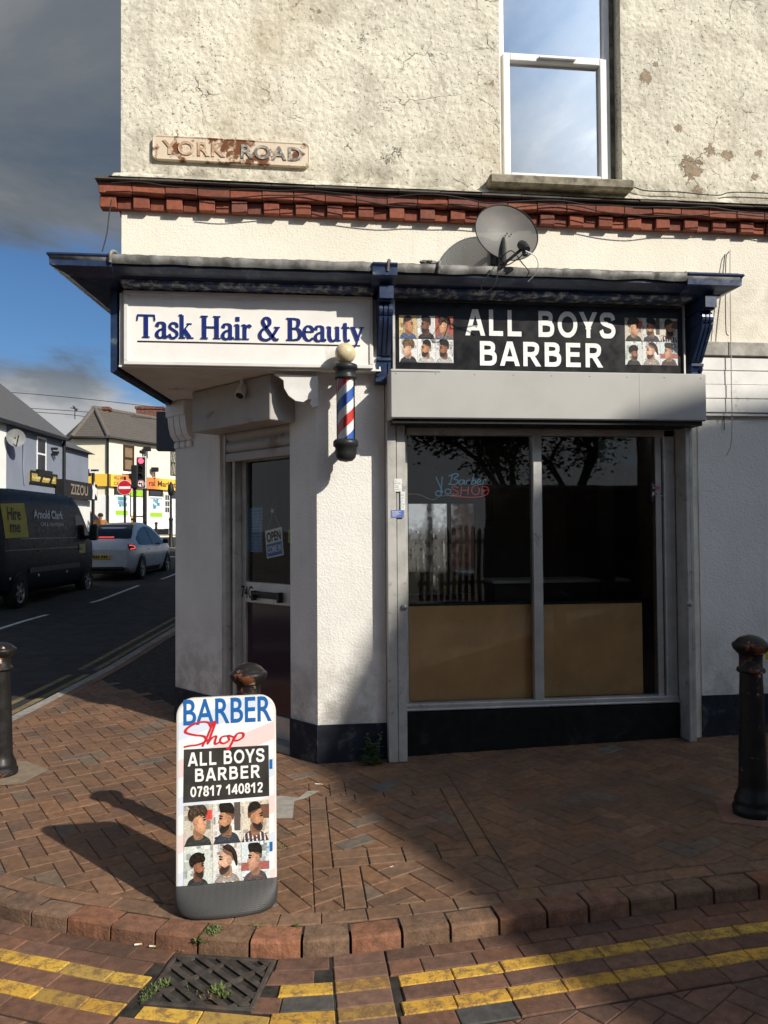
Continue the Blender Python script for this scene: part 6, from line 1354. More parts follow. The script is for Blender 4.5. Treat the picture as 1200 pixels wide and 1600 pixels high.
def van():
    sR, wR = 8.47, 4.30; z0 = .02
    C = rd(sR+3.0, wR+1.0); VS = Frame(rd(sR, wR, z0), RD); root = thing('van', (C.x, C.y, z0), 'dark navy high roof hire van with a yellow panel reading Hire me', 'van', rotz=math.pi/2-RA)
    X = lambda a: a-3.0
    zt = lut([(0, 2.30), (.05, 2.42), (.25, 2.54), (1, 2.60), (3.9, 2.60), (4.25, 2.52), (4.55, 2.28), (5.15, 1.62), (5.35, 1.44), (5.75, 1.28), (5.93, 1.05), (6.0, .75)])
    zb = lut([(0, .42), (.3, .32), (5.7, .30), (6.0, .38)])
    hw = lut([(.3, .93), (.5, .985), (.95, 1.0), (1.3, .995), (1.9, .965), (2.35, .93), (2.52, .86), (2.6, .74)])
    wx = lut([(0, .97), (.3, 1), (5.0, 1), (5.5, .95), (5.85, .82), (6.0, .66)])
    mb = MB(); xs = [0, .05, .15, .3, .6, 1, 1.5, 2, 2.5, 3, 3.5, 3.9, 4.1, 4.25, 4.4, 4.55, 4.75, 4.95, 5.15, 5.35, 5.55, 5.75, 5.85, 5.93, 6.0]
    fr = [0, .06, .2, .35, .5, .65, .78, .88, .95, 1]
    rows_x = xs; loft(mb, xs, zt, zb, hw, wx, fr); mb.v = [Vector((X(p.x), p.y, p.z)) for p in mb.v]
    mb.build('body', pm('van_navy', (.005, .007, .018), .38, var=.1, spec=.12), root, local=True)
    FV = lambda a, b, d: Vector((X(a), -(hw(b)*wx(a)+d), b)); q = VS.px
    def quad(pix, d, n=6): 
        P_ = [q(*p) for p in pix]; rows = []
        for i in range(n+1):
            t = i/n; a = (P_[0][0]+(P_[3][0]-P_[0][0])*t, P_[0][1]+(P_[3][1]-P_[0][1])*t); b = (P_[1][0]+(P_[2][0]-P_[1][0])*t, P_[1][1]+(P_[2][1]-P_[1][1])*t); rows.append([FV(a[0]+(b[0]-a[0])*k/6, a[1]+(b[1]-a[1])*k/6, d) for k in range(7)])
        return rows
    mb = MB(); mb.grid(quad([(5, 787), (42, 786), (46, 839), (9, 841)], .006)); mb.build('yellow_panel', pm('hire_yellow', (.42, .36, .03), .5, var=.06), root, local=True)
    mb = MB()
    for body, L in (('Hire', [(14, 812), (35, 793)]), ('me', [(17, 832), (33, 819)])): (a0, b0), (a1, b1) = q(*L[0]), q(*L[1]); vs, fs = text_shape(body, .02); mb.add([FV(a0+(a1-a0)*x, b0+(b1-b0)*y, .012) for x, y in vs], fs)
    mb.build('hire_lettering', M['black'], root, local=True)
    mb = MB(); (a0, b0), (a1, b1) = q(55, 810), q(101, 799); vs, fs = text_shape('Arnold Clark', .035, 1.0); mb.add([FV(a0+(a1-a0)*x, b0+(b1-b0)*y, .010) for x, y in vs], fs)
    (a0, b0), (a1, b1) = q(65, 822), q(102, 817); vs, fs = text_shape('CAR & VAN RENTAL', .01); mb.add([FV(a0+(a1-a0)*x, b0+(b1-b0)*y, .010) for x, y in vs], fs); mb.build('side_lettering', pm('van_letters', (.60, .63, .66), .5), root, local=True)
    mb = MB()
    a0, a1 = 2.2, 4.2
    for z in (1.50, ): mb.grid([[FV(a, z+.02, .008), FV(a, z-.005, .008)] for a in (1.0, 1.5, 2.5, 3.5, 4.2)])
    mb.grid([[FV(a, .86, .02), FV(a, .74, .02)] for a in (1.45, 2.5, 3.5, 4.4)]); mb.grid([[FV(a, 1.28, .008), FV(a, 1.25, .008)] for a in (.3, 1.5, 2.5, 3.5, 4.3)]); mb.build('side_moulding', pm('van_trim', (.05, .055, .065), .35), root, local=True)
    mb = MB()
    for a in (.28, 1.75, 2.95, 4.12): mb.grid([[FV(a, z, .003), FV(a+.012, z, .003)] for z in (.5, .9, 1.3, 1.7, 2.1, 2.4)])
    mb.build('door_gap', M['black'], root, local=True)
    mb = MB(); low = lambda a: 1.48-.02*(a-4.3); top = lambda a: min(2.10, zt(a)-.16)
    mb.grid([[FV(a, low(a), .006), FV(a, (low(a)+max(low(a)+.05, top(a)))/2, .006), FV(a, max(low(a)+.05, top(a)), .006)] for a in (4.22, 4.4, 4.6, 4.8, 5.0, 5.15)]); mb.build('side_window', GLV, root, local=True)
    mb = MB(); mb.grid([[Vector((X(x), y*k, zt(x)+.02)) for y in (-.8, -.4, 0, .4, .8)] for x, k in ((4.5, .93), (4.75, .97), (5.1, 1.0))]); mb.build('windscreen', GLV, root, local=True)
    mb = MB(); mb.box(X(4.92), X(5.08), -1.26, -1.06, 1.42, 1.86, bev=.04); mb.box(X(4.95), X(5.02), -1.08, -.96, 1.46, 1.56); mb.build('mirror', M['black_plastic'], root, local=True)
    mb = MB(); mb.box(X(4.92), X(5.08), 1.06, 1.26, 1.42, 1.86, bev=.04); mb.box(X(4.95), X(5.02), .96, 1.08, 1.46, 1.56); mb.build('mirror', M['black_plastic'], root, local=True)
    mb = MB(); mb.grid([[FV(a, 1.34, .008), FV(a, 1.10, .008)] for a in (4.40, 4.6, 4.82)]); mb.build('door_sticker', pm('sticker_yellow', (.42, .40, .12), .5), root, local=True)
    mb = MB(); mb.box(X(-.03), X(0), -.93, -.80, .95, 1.6); mb.build('rear_light', pm('rear_lamp', (.25, .01, .01), .3), root, local=True)
    mb = MB(); mb.box(X(5.68), X(5.9), -.86, -.6, .95, 1.2, bev=.04); mb.build('headlight', pm('head_lamp', (.5, .52, .55), .15, spec=.7), root, local=True)
    for x in (1.0, 5.0): arch = MB(); arch.prism([(x+.43*math.cos(R_(a)), .36+.43*math.sin(R_(a))) for a in range(0, 181, 15)]+[(x-.43, .28), (x+.43, .28)], 0, .006, F=lambda a, b, c: FV(a, b, c+.001)); arch.build('wheel_arch', M['black'], root, local=True)
    for x in (1.0, 5.0):
        for y, s_ in ((-.90, -1), (.90, 1)): wheel(root, X(x), y, .35, .35, .24, s_, 6)
    for a in (1.9, 4.35): mb = MB(); mb.grid([[FV(q_, 1.24, .03), FV(q_, 1.20, .03)] for q_ in (a, a+.08, a+.16)]); mb.build('door_handle', M['black_plastic'], root, local=True)
    dots = MB()
    for a in (.55, 1.95, 3.6): dots.lathe([(.035, 0), (.03, .012), (0, .016)], 10, F=lambda x, y, z: FV(a+x, .66+y, z))
    dots.build('marker_lamp', pm('marker', (.5, .48, .42), .3), root, local=True)
van()
def car():
    sR, wR = 15.75, 3.80; z0 = .175
    C = rd(sR+2.39, wR+.93); root = thing('car', (C.x, C.y, z0), 'silver white hatchback with lit red tail lamp waiting ahead of the van', 'car', rotz=math.pi/2-RA); k = 1.05; X = lambda a: a-2.39
    root.scale = (1.03, 1.03, 1.10)
    zt = lut([(0, .86), (.05, .97), (.16, 1.05), (.36, 1.11), (.46, 1.15), (.8, 1.31), (1.2, 1.47), (1.6, 1.57), (2.0, 1.62), (2.4, 1.63), (2.75, 1.58), (3.1, 1.42), (3.75, 1.04), (4.1, .95), (4.5, .83), (4.7, .70), (4.78, .55)])
    zb = lut([(0, .40), (.2, .26), (.5, .20), (4.4, .20), (4.78, .30)])
    hw = lut([(.2, .82), (.35, .91), (.62, .945), (.85, .935), (.98, .895), (1.05, .85), (1.3, .735), (1.5, .63), (1.63, .46)])
    wx = lut([(0, .82), (.12, .90), (.4, .965), (.9, 1), (3.9, 1), (4.4, .93), (4.65, .80), (4.78, .62)])
    xs = [0, .05, .1, .16, .26, .36, .46, .6, .8, 1.0, 1.2, 1.4, 1.6, 1.8, 2.0, 2.2, 2.4, 2.6, 2.75, 2.95, 3.1, 3.4, 3.75, 3.95, 4.1, 4.3, 4.5, 4.62, 4.7, 4.78]
    mb = MB(); loft(mb, xs, zt, zb, hw, wx, [0, .05, .12, .22, .34, .46, .56, .64, .72, .8, .87, .93, .97, 1]); mb.v = [Vector((X(p.x), p.y, p.z)) for p in mb.v]
    body = mb.build('body', pm('car_silver', (.40, .435, .49), .3, var=.03, coat=.4), root, local=True)
    FC = lambda a, b, d: Vector((X(a), -(hw(b)*wx(a)+d), b))
    def lo(a): return .985+.04*max(0, (1.3-a))
    def hi(a): return max(lo(a)+.012, zt(a)-.115)
    for s_ in (1, -1):
        mb = MB(); mb.grid([[Vector((p.x, p.y*s_, p.z)) for p in (FC(a, lo(a)+(hi(a)-lo(a))*t/4, .007) for t in range(5))] for a in (.78, .95, 1.15, 1.4, 1.7, 2.0, 2.3, 2.6, 2.85, 3.1, 3.35, 3.52)]); mb.build('side_window', GLV, root, local=True)
        mb = MB(); mb.grid([[Vector((p.x, p.y*s_, p.z)) for p in (FC(a, lo(a)+(hi(a)-lo(a))*t/4, .010) for t in range(5))] for a in (2.14, 2.22)]); mb.build('door_pillar', M['black'], root, local=True)
    mb = MB(); mb.grid([[Vector((X(x), y*w, zt(x)+.018)) for y in (-1, -.5, 0, .5, 1)] for x, w in ((.47, .74), (.7, .70), (1.0, .62), (1.3, .56), (1.5, .50))]); mb.build('rear_window', GLV, root, local=True)
    mb = MB(); mb.grid([[Vector((X(x), y*w, zt(x)+.018)) for y in (-1, -.5, 0, .5, 1)] for x, w in ((2.72, .52), (3.1, .60), (3.68, .70))]); mb.build('windscreen', GLV, root, local=True)
    tl = pm('tail_lamp_lit', (.5, .02, .02), .3, emit=(1, .10, .07), es=1.3); td = pm('tail_lamp_dark', (.05, .006, .006), .2)
    for s_ in (1, -1):
        mb = MB(); mb.grid([[Vector((p.x, p.y*s_, p.z)) for p in (FC(a, z, .006) for z in (.865, .92, .975, 1.01))] for a in (.06, .12, .2, .3, .42)]); t2 = mb.build('tail_lamp', td, root, local=True)
        pts = [FC(a, z, .014) for a, z in ((.10, .985), (.20, .99), (.33, .975), (.38, .94), (.36, .90), (.10, .885))]; mb = MB(); mb.tube([Vector((p.x, p.y*s_, p.z)) for p in pts], .011, 6); mb.build('light_bar', tl, t2, local=True)
    mb = MB(); mb.box(X(.50), X(.56), -.22, .22, zt(.5)+.035, zt(.5)+.055); mb.build('brake_light', tl, root, local=True)
    mb = MB(); mb.box(X(-.02), X(-.008), -.30, .30, .62, .74); pl = mb.build('number_plate', pm('plate_yellow', (.50, .36, .05), .5), root, local=True)
    mb = MB(); FP = Frame((X(-.021), .27, .635), (0, -1, 0)); [mb.box(q_, q_+.045, .012, .078, 0, .002, F=lambda a, b, c: FP(a, b, c)) for q_ in (.02, .085, .15, .215, .31, .375, .44)]; mb.build('plate_marks', M['black'], pl, local=True)
    mb = MB(); mb.box(X(-.012), X(.3), -.70, .70, .30, .45, bev=.05); 
    for s_ in (1, -1): mb.grid([[Vector((p.x, p.y*s_, p.z)) for p in (FC(a, z, .004) for z in (.22, .30, .36))] for a in (.3, 1, 2, 3, 4.2)])
    mb.build('lower_bumper', M['black_plastic'], root, local=True)
    for x in (.92, 3.80):
        for s_ in (1, -1): arch = MB(); pts = [(x+.40*math.cos(R_(a)), .35+.40*math.sin(R_(a))) for a in range(0, 181, 15)]+[(x-.40, .2), (x+.40, .2)]; arch.add([Vector((p.x, p.y*s_, p.z)) for p in (FC(a, b, .005) for a, b in pts)], [list(range(len(pts)))]); arch.build('wheel_arch', M['black'], root, local=True)
    for x in (.92, 3.80):
        for y, s_ in ((-.845, -1), (.845, 1)): wheel(root, X(x), y, .35, .35, .235, s_, 5)
    for s_ in (1, -1): mb = MB(); mb.box(X(3.2), X(3.42), s_*.93, s_*1.10, 1.0, 1.14, bev=.04); mb.build('mirror', M['black_plastic'], root, local=True)
    mb = MB()
    for a in (1.35, 2.2, 3.3): mb.grid([[FC(a, z, .003), FC(a+.01, z, .003)] for z in (.35, .6, .85, .97)])
    for a in (1.5, 2.4): mb.grid([[FC(a, .87, .006), FC(a, .85, .006)], [FC(a+.2, .87, .006), FC(a+.2, .85, .006)]])
    mb.build('door_gap', M['black'], root, local=True)
    return root
CAR = car()
c2 = copy_tree(CAR); p = rd(28.5, 10.3); c2.location = (p.x, p.y, p.z+.03); c2['label'] = 'dull red car farther off, only its roof showing above the silver car'
red_p = pm('car_red', (.22, .10, .09), .4)
for ch in c2.children:
    if ch.name.startswith('body'): ch.material_slots[0].link = 'OBJECT'; ch.material_slots[0].material = red_p
    if 'tail_lamp' in ch.name or 'brake' in ch.name: ch.location.z -= 0

# ---------------------------------------------------------------- buildings across the main road
def tiles(name, c0, c1, pitch=.30):
    t = NT(name); g = t.n('SeparateXYZ'); t.l(t.coord(), g.inputs[0]); row = t.math('FRACT', t.math('MULTIPLY', g.outputs['Z'], 1/pitch*1.6)); n = t.noise(3, 5)
    br = t.noise(14, 3, vec=t.coord((1, 1, .3)))
    t.princ(t.mix(t.ss(row, .0, .16), tuple(x*.35 for x in c0), t.mix(t.math('ADD', t.math('MULTIPLY', n, .6), t.math('MULTIPLY', br, .4)), c0, c1)), .9, 0, t.bump(row, .6, .03)); return t.mat
M['tiles'] = tiles('roof_tiles', (.05, .045, .04), (.14, .12, .10)); M['tiles_grey'] = tiles('roof_slates', (.055, .055, .06), (.11, .11, .115), .22)
M['cream'] = pm('cream_paint', (.80, .74, .56), .8, var=.04, vs=.8); M['whitep'] = pm('white_paint', (.80, .79, .75), .8, var=.04, vs=1)
M['bluegrey'] = pm('blue_grey_paint', (.21, .235, .29), .85, var=.06, vs=1); M['brickc'] = pm('chimney_brick', (.16, .075, .05), .9, var=.35, vs=9)
M['brown_frame'] = pm('brown_frame', (.05, .025, .015), .5); M['blind'] = pm('brown_blind', (.22, .15, .09), .7)
def blue_row():
    W0 = 8.35; zg = .45
    FB = lambda s: Frame(rd(s, W0, 0), RD); q = FB(0).px
    ez = q(97, 684)[1]; s_end = q(97, 700)[0]; s_mid = q(10, 700)[0]; s_ext = q(138, 740)[0]; s0 = s_mid-7
    F = lambda s, w, z: rd(s, w, z)
    bl = thing('blue_house', F((s_mid+s_end)/2, W0+3, zg).to_tuple(), 'blue grey painted two storey house with slate roof behind the van', 'building')
    wh = thing('white_house', F((s0+s_mid)/2, W0+3, zg).to_tuple(), 'white painted brick house with a dish, cut by the left edge', 'building')
    for root, a, b, mt in ((wh, s0, s_mid-.01, 'whitep'), (bl, s_mid, s_end, 'bluegrey')):
        mb = MB(); mb.prism([(a, W0), (b, W0), (b, W0+6), (a, W0+6)], 0, ez, F=F); mb.build('wall', M[mt], root)
        mb = MB(); rz = ez+2.6; v = lambda s: [F(s, W0-.22, ez-.02), F(s, W0+3.0, rz), F(s, W0+6.2, ez-.02)]
        A, B = v(a), v(b+(.12 if root is bl else 0)); mb.add(A+B, [[0, 1, 4, 3], [1, 2, 5, 4], [0, 2, 1], [3, 4, 5], [0, 3, 5, 2]]); mb.build('roof', M['tiles_grey'], root)
        mb = MB(); mb.box(a, b, W0-.26, W0-.05, ez-.14, ez-.03, F=F); mb.build('gutter', M['black'], root)
    G = FB(0); (a0, b0), (a1, b1) = q(57, 737), q(72, 683); window(G, a0, a1, b0, b1-.05, bl, bars=((b0+b1)/2,))
    for a in (s0+.9, s0+3.6): window(G, a, a+1.1, b0, b1-.05, wh, bars=((b0+b1)/2,))
    window(G, s0+3.2, s0+5.0, 1.35, 2.9, wh, bars=(2.4,)); mb = MB(); mb.box(s0+1.0, s0+1.95, .5, 2.55, .002, .05, F=lambda a, b, c: G(a, b, c)); mb.build('door', M['brown_frame'], wh)
    (a0, b0), (a1, b1) = q(56, 743), q(78, 737); mb = MB(); mb.box(a0, a1, b0, b1, 0, .1, F=lambda a, b, c: G(a, b, c)); mb.build('sill', M['black'], bl)
    mb = MB(); pts = [q(20, 690), q(35, 690), q(35, 732), q(37, 757)]; mb.tube([G(a, b, .03) for a, b in pts], .03, 6); mb.build('shadow_line_tube', M['bluegrey'], bl)  # added tube standing in for an L-shaped shadow line on the wall
    (a0, b0), (a1, b1) = q(45, 753), q(86, 743); ys = thing('name_board', G((a0+a1)/2, b0, 0).to_tuple(), 'yellow name board with a black border and dark slanting bands on the blue grey house', 'sign'); mb = MB(); mb.box(a0, a1, b0, b1, 0.002, .06, F=lambda a, b, c: G(a, b, c)); mb.build('board', pm('name_yellow', (.40, .30, .07), .6), ys)
    rn = random.Random(8); w = a1-a0; h_ = b1-b0
    mb = MB(); mb.box(a0, a1, b1-.05, b1+.03, .061, .07, F=lambda a, b, c: G(a, b, c)); mb.box(a0, a1, b0-.03, b0+.05, .061, .07, F=lambda a, b, c: G(a, b, c)); mb.box(a0-.04, a0+.05, b0-.03, b1+.03, .071, .08, F=lambda a, b, c: G(a, b, c)); mb.box(a1-.05, a1+.04, b0-.03, b1+.03, .071, .08, F=lambda a, b, c: G(a, b, c)); mb.build('border', M['black'], ys)
    mb = MB()
    for f in (.33, .70): mb = MB(); mb.prism([(a0+w*f-.05, b0+.05), (a0+w*f+.12, b0+.05), (a0+w*f+.32, b1-.05), (a0+w*f+.15, b1-.05)], .081, .086, F=lambda a, b, c: G(a, b, c)); mb.build('dark_band', M['black'], ys)
    mb = MB()
    for k in range(15): x = a0+w*(.06+.058*k); mb.box(x, x+.10, b0+.14, b1-.12-rn.random()*.08, .0605, .064, F=lambda a, b, c: G(a, b, c))
    mb.build('worn_marks', pm('mark_cream', (.62, .52, .22), .6), ys)
    mb = MB()
    for u, v in ((80, 701), (82, 707), (80, 710)): a, b = q(u, v); mb.tube([G(a, b, 0), G(a+.04, b, .22)], .05, 6)
    tag(mb.build('wall_lamp', M['black'], origin=G(*q(80, 705))), 'small black wall lamps on the blue grey house right of its window', 'lamp')
    a, b = q(8, 684); dsh = thing('satellite_dish', G(a, b, .2).to_tuple(), 'pale satellite dish on the white house at the left edge', 'satellite dish'); mb = MB(); dn = Vector((.5, -.85, .1)).normalized(); ux = Vector((0, 0, 1)).cross(dn).normalized(); uy = dn.cross(ux); c = G(a, b, .35); mb.grid([[c+(ux*math.cos(t)+uy*math.sin(t))*r+dn*(r*r*.5-.06) for t in [2*math.pi*k/24 for k in range(24)]] for r in (.01, .12, .24, .29)], closed=True); mb.build('dish', pm('pale_dish', (.17, .175, .17), .5), dsh); mb = MB(); mb.tube([G(a, b, 0), c-dn*.06], .03, 6); mb.tube([c-uy*.28, c+dn*.35], .02, 6); mb.build('arm', M['black_plastic'], dsh)
    # low annexe with its own hipped roof, and the shop fascia on it
    an = thing('shop_annexe', F((s_end+s_ext)/2, W0+2, zg).to_tuple(), 'lower blue grey annexe with hipped slate roof joined to the blue house', 'building'); e2 = q(137, 709)[1]
    mb = MB(); mb.prism([(s_end+.01, W0), (s_ext, W0), (s_ext, W0+5), (s_end+.01, W0+5)], 0, e2, F=F); mb.build('wall', M['bluegrey'], an)
    mb = MB(); r2 = e2+1.5; vs = [F(s_end+.15, W0-.2, e2), F(s_ext+.3, W0-.2, e2), F(s_ext+.3, W0+5.2, e2), F(s_end+.15, W0+5.2, e2), F(s_end+.15, W0+2.5, r2), F(s_ext-2.2, W0+2.5, r2)]; mb.add(vs, [[0, 1, 5, 4], [1, 2, 5], [2, 3, 4, 5], [0, 4, 3], [0, 1, 2, 3]]); mb.build('roof', M['tiles_grey'], an)
    mb = MB(); mb.tube([F(s_end+.05, W0-.06, ez-.1), F(s_end+.05, W0-.06, .5)], .06, 8); mb.build('downpipe', M['black'], an)
    G2 = Frame(rd(0, W0-.35, 0), RD); q2 = G2.px; (a0, b1), (a1, b0) = q2(100, 757), q2(152, 782)
    zs = thing('shop_sign', G2((a0+a1)/2, b0, 0).to_tuple(), 'black fascia sign reading ZIZOU with a small white fox mark', 'sign'); mb = MB(); b1 = b0+.66; mb.box(a0, a1, b0, b1, -.3, 0, F=lambda a, b, c: G2(a, b, c)); mb.build('board', M['black'], zs)
    mb = MB(); c0, c1 = q2(110, 773)[0], q2(137, 770)[0]; put_text(mb, G2, 'ZIZOU', c0, c1, b0+.13, b1-.13, .01, bold=.02); mb.build('lettering', pm('zizou_bronze', (.28, .22, .17), .5), zs)
    mb = MB(); m0 = q2(144, 775); s = .0; x, y = m0; mb.poly([G2(x+a, y-.12+b, .01) for a, b in ((0, 0), (.25, 0), (.3, .25), (.5, .1), (.55, .45), (.3, .5), (.22, .75), (.1, .5), (-.05, .6), (.05, .3))]); mb.build('mark', M['letter_white'], zs)
    mb = MB(); a0, a1 = q2(126, 795)[0], q2(152, 795)[0]; mb.box(a0, a1, .6, b0-.01, -.34, -.3, F=lambda a, b, c: G2(a, b, c)); mb.build('shop_window', M['whitep'], an)
    return q
blue_row()
def cream_shop():
    P0 = atd(169, 832, 44); zg = gz(P0.x, P0.y); P0.z = 0
    h = R_(30.5); CRd = Vector((math.sin(h), math.cos(h), 0)); rt = Vector((.9936, -.113, 0)); CR = Frame(P0, CRd); P1 = P0-rt*2.0; CL = Frame(P1, rt); Pl = P1+Vector((-.42, .9, 0))*7; Pr = P0+CRd*14; Bk = Pl+CRd*8
    ez = CR.px(170, 684)[1]
    t = thing('corner_market', P0.to_tuple()[:2]+(zg,), 'sunlit cream corner building with tiled hip roof and an orange market fascia', 'building')
    mb = MB(); mb.prism([(p.x, p.y) for p in (P1, P0, Pr, Pr+Vector((-5, 4, 0)), Bk, Pl)], 0, ez); mb.build('wall', M['cream'], t)
    A = atd(148, 638, 47.5); B = A+CRd*9.5; B.z = A.z+.1; e = .3; E = lambda p, d: Vector((p.x+d.x, p.y+d.y, ez-.02))
    ro = MB(); n1 = Vector((CR.n.x, CR.n.y, 0))*e; nf = Vector((CL.n.x, CL.n.y, 0))*e; a, b_, c, d = E(P1, nf), E(P0, nf*.8+n1*.4), E(Pr, n1), E(Pl, Vector((-.2, -.1, 0)))
    ro.add([a, b_, A], [[0, 1, 2]]); ro.add([b_, c, B, A], [[0, 1, 2, 3]]); ro.add([d, a, A], [[0, 1, 2]]); ro.add([d, A, B, E(Bk, Vector((0, 0, 0)))], [[0, 1, 2, 3]])
    ro.build('roof', M['tiles'], t, fixn=False)
    mb = MB(); hp = pm('hip_tile', (.13, .115, .10), .9)
    for x, y in ((a, A), (b_, A), (A, B)): mb.tube([x+Vector((0, 0, .04)), y+Vector((0, 0, .04))], .14, 6)
    mb.build('hip_tiles', hp, t)
    mb = MB(); mb.tube([a, b_, c], .09, 6); mb.build('gutter', M['black'], t)
    mb = MB(); mb.tube([CL(2.0, ez, .08), CL(2.0, zg, .08)], .07, 6); mb.build('downpipe', M['black'], t)
    for u0, u1, v0, v1, dd, lab in ((146, 169, 637, 647, 48, 1), (213, 254, 636, 668, 56, 1)):
        p = atd(u0, v1, dd); p2 = atd(u1, v0, dd); mb = MB(); mb.box(p.x, p2.x, p.y-.1, p.y+.7, p.z-1.4, p2.z, F=ID); mb.box(p.x-.08, p2.x+.08, p.y-.18, p.y+.78, p2.z-.12, p2.z+.06); mb.build('chimney', M['brickc'], t)
    q = CR.px; G = lambda a, b, c: CR(a, b, c)
    def rect(u0, u1, v0, v1): (a0, b0), (a1, b1) = q(u0, v1), q(u1, v0); return a0, a1, b0, b1
    a0, a1, b0, b1 = rect(192, 209, 697, 736); window(CR, a0, a1, b0, b1, t, d=.05, fm='brown_frame', gm=M['blind'], bars=((b0+b1)/2,), t=.13)
    mb = MB(); mb.box(a0-.1, a1+.1, b0-.16, b0-.01, 0, .1, F=G); mb.build('sill', M['whitep'], t)
    a0, a1, b0, b1 = rect(266, 282, 705, 743); window(CR, a0, a1, b0, b1, t, bars=((b0+b1)/2,), fm='black')
    # ground floor shopfront
    mb = MB(); fz1 = q(172, 762)[1]; mb.box(0.05, 13, zg, fz1-.45, .01, .05, F=G); mb.build('shopfront', M['whitep'], t); mb = MB(); mb.box(.0, 2.0, zg, fz1-.45, .01, .05, F=lambda a, b, c: CL(a, b, c)); mb.build('shopfront', M['whitep'], t)
    mb = MB(); a0, a1, b0, b1 = rect(230, 258, 824, 833); mb.box(q(230, 826)[0], q(262, 826)[0], zg, zg+.35, .05, .09, F=G); mb.build('plinth', M['black'], t)
    def poster(name, u0, u1, v0, v1, cols, lab, bands):
        a0, a1, b0, b1 = rect(u0, u1, v0, v1); mb = MB(); mb.box(a0, a1, b0, b1, .06, .08, 0, cols[0], F=G); rn = random.Random(int(u0))
        for f0, f1, c in bands: mb.box(a0+.05, a1-.05, b0+(b1-b0)*f0, b0+(b1-b0)*f1, .0802, .083, 0, c, F=G)
        for k in range(9): x = rn.uniform(a0+.1, a1-.5); z = rn.uniform(b0+(b1-b0)*.4, b0+(b1-b0)*.75); mb.box(x, x+rn.uniform(.15, .4), z, z+.2, .0835+.0002*k, .0842+.0002*k, 0, rn.choice([(.08, .25, .35), (.12, .32, .30), (.2, .3, .42)]), F=G)
        return tag(mb.build(name, M['print'], origin=CR((a0+a1)/2, b0, .07)), lab, 'poster')
    lime = (.30, .55, .03)
    poster('window_poster', 178, 199, 774, 806, [(.72, .76, .74)], 'white and lime window poster left of the no entry post on the market', ((.04, .26, lime), (.80, .95, (.45, .60, .50))))
    poster('window_poster', 232, 253, 776, 809, [(.74, .78, .77)], 'white and lime window poster right of the traffic light on the market', ((.04, .24, lime), (.85, .95, (.40, .45, .48))))
    for u0, u1, v0, v1, fm in ((202, 223, 775, 807, 'brown_frame'), (178, 200, 762, 773, 'black'), (232, 253, 766, 775, 'black'), (263, 276, 766, 806, 'whitep')): a0, a1, b0, b1 = rect(u0, u1, v0, v1); window(CR, a0, a1, b0, b1, t, d=.09, fm=fm, t=.05)
    a0, a1, b0, b1 = rect(255, 264, 770, 826); mb = MB(); mb.box(a0, a1, b0, b1, .052, .09, F=G); dr = mb.build('door', M['whitep'], t); mb = MB()
    for i in range(2):
        for k in range(3): w = (a1-a0); z0 = b0+(b1-b0)*(.45+.17*k); mb.box(a0+w*(.16+.37*i), a0+w*(.46+.37*i), z0, z0+(b1-b0)*.14, .0905, .094, F=G)
    mb.build('pane', GLH, dr)
    lm_ = MB(); a0, a1, b0, b1 = rect(202, 221, 767, 775); lm_.box(a0, a1, b0, b1, .10, .11, F=G); lm_.build('lime_panel', pm('lime', lime, .5), t)
    # fascia
    ms = thing('shop_sign', CR(4, fz1, .1).to_tuple(), 'orange and yellow market fascia with dark lettering behind the traffic light', 'sign'); mb = MB(); org = NT('orange_fade'); og = org.n('SeparateXYZ'); org.l(org.coord(), og.inputs[0]); org.princ(org.mix(org.ss(org.math('SINE', org.math('MULTIPLY', og.outputs['Y'], 1.1)), -.5, .6), (.70, .20, .05), (.78, .50, .06)), .5)
    top = q(172, 741)[1]; bot = q(172, 760)[1]; pts = [(0.02, bot), (14, bot), (14, top), (.02, top)]; mb.prism(pts, .02, .18, F=G); mb.build('board', org.mat, ms)
    mb = MB(); mb.prism([(0, bot), (1.98, bot), (1.98, top), (0, top)], .02, .18, F=lambda a, b, c: CL(a, b, c)); mb.build('corner_board', org.mat, ms)
    mb = MB(); a0, a1 = q(229, 760)[0], q(271, 765)[0]; put_text(mb, CR, 'ral Market', a0, a1, bot+.18, top-.16, .185, bold=.02); mbr = pm('market_brown', (.10, .035, .02), .6); mb.build('market_lettering', mbr, ms); mb = MB(); a0, a1 = q(174, 755)[0], q(193, 755)[0]; put_text(mb, CR, 'ALL AFRI', a0, a1, bot+.42, top-.08, .185, bold=.02); put_text(mb, CR, 'CARIBB', a0, a1+.1, bot+.08, top-.42, .185, bold=.02); mb.build('small_lettering', mbr, ms)
    fl0 = None
    for i, (u, v, lab) in enumerate(((201, 745, 'small black flood lamp above the fascia near the no entry sign'), (224, 703, 'black flood lamp high on the cream wall over the traffic light'), (236, 735, 'black flood lamp above the market fascia right of the traffic light'))):
        a, b = q(u, v); p = CR(a, b, .3)
        if fl0 is None:
            fl0 = thing('flood_lamp', p.to_tuple(), lab, 'flood lamp', group='flood lamps on the market'); mb = MB(); mb.box(-.22, .22, -.12, .12, -.1, .18, bev=.03); mb.build('head', M['black'], fl0, local=True); mb = MB(); mb.tube([Vector((0, 0, -.1)), Vector((0, .05, -.5)), Vector((-.2, .3, -.55))], .03, 6); mb.build('arm', M['black'], fl0, local=True)
        else: c = copy_tree(fl0); c.location = p; c['label'] = lab
cream_shop()
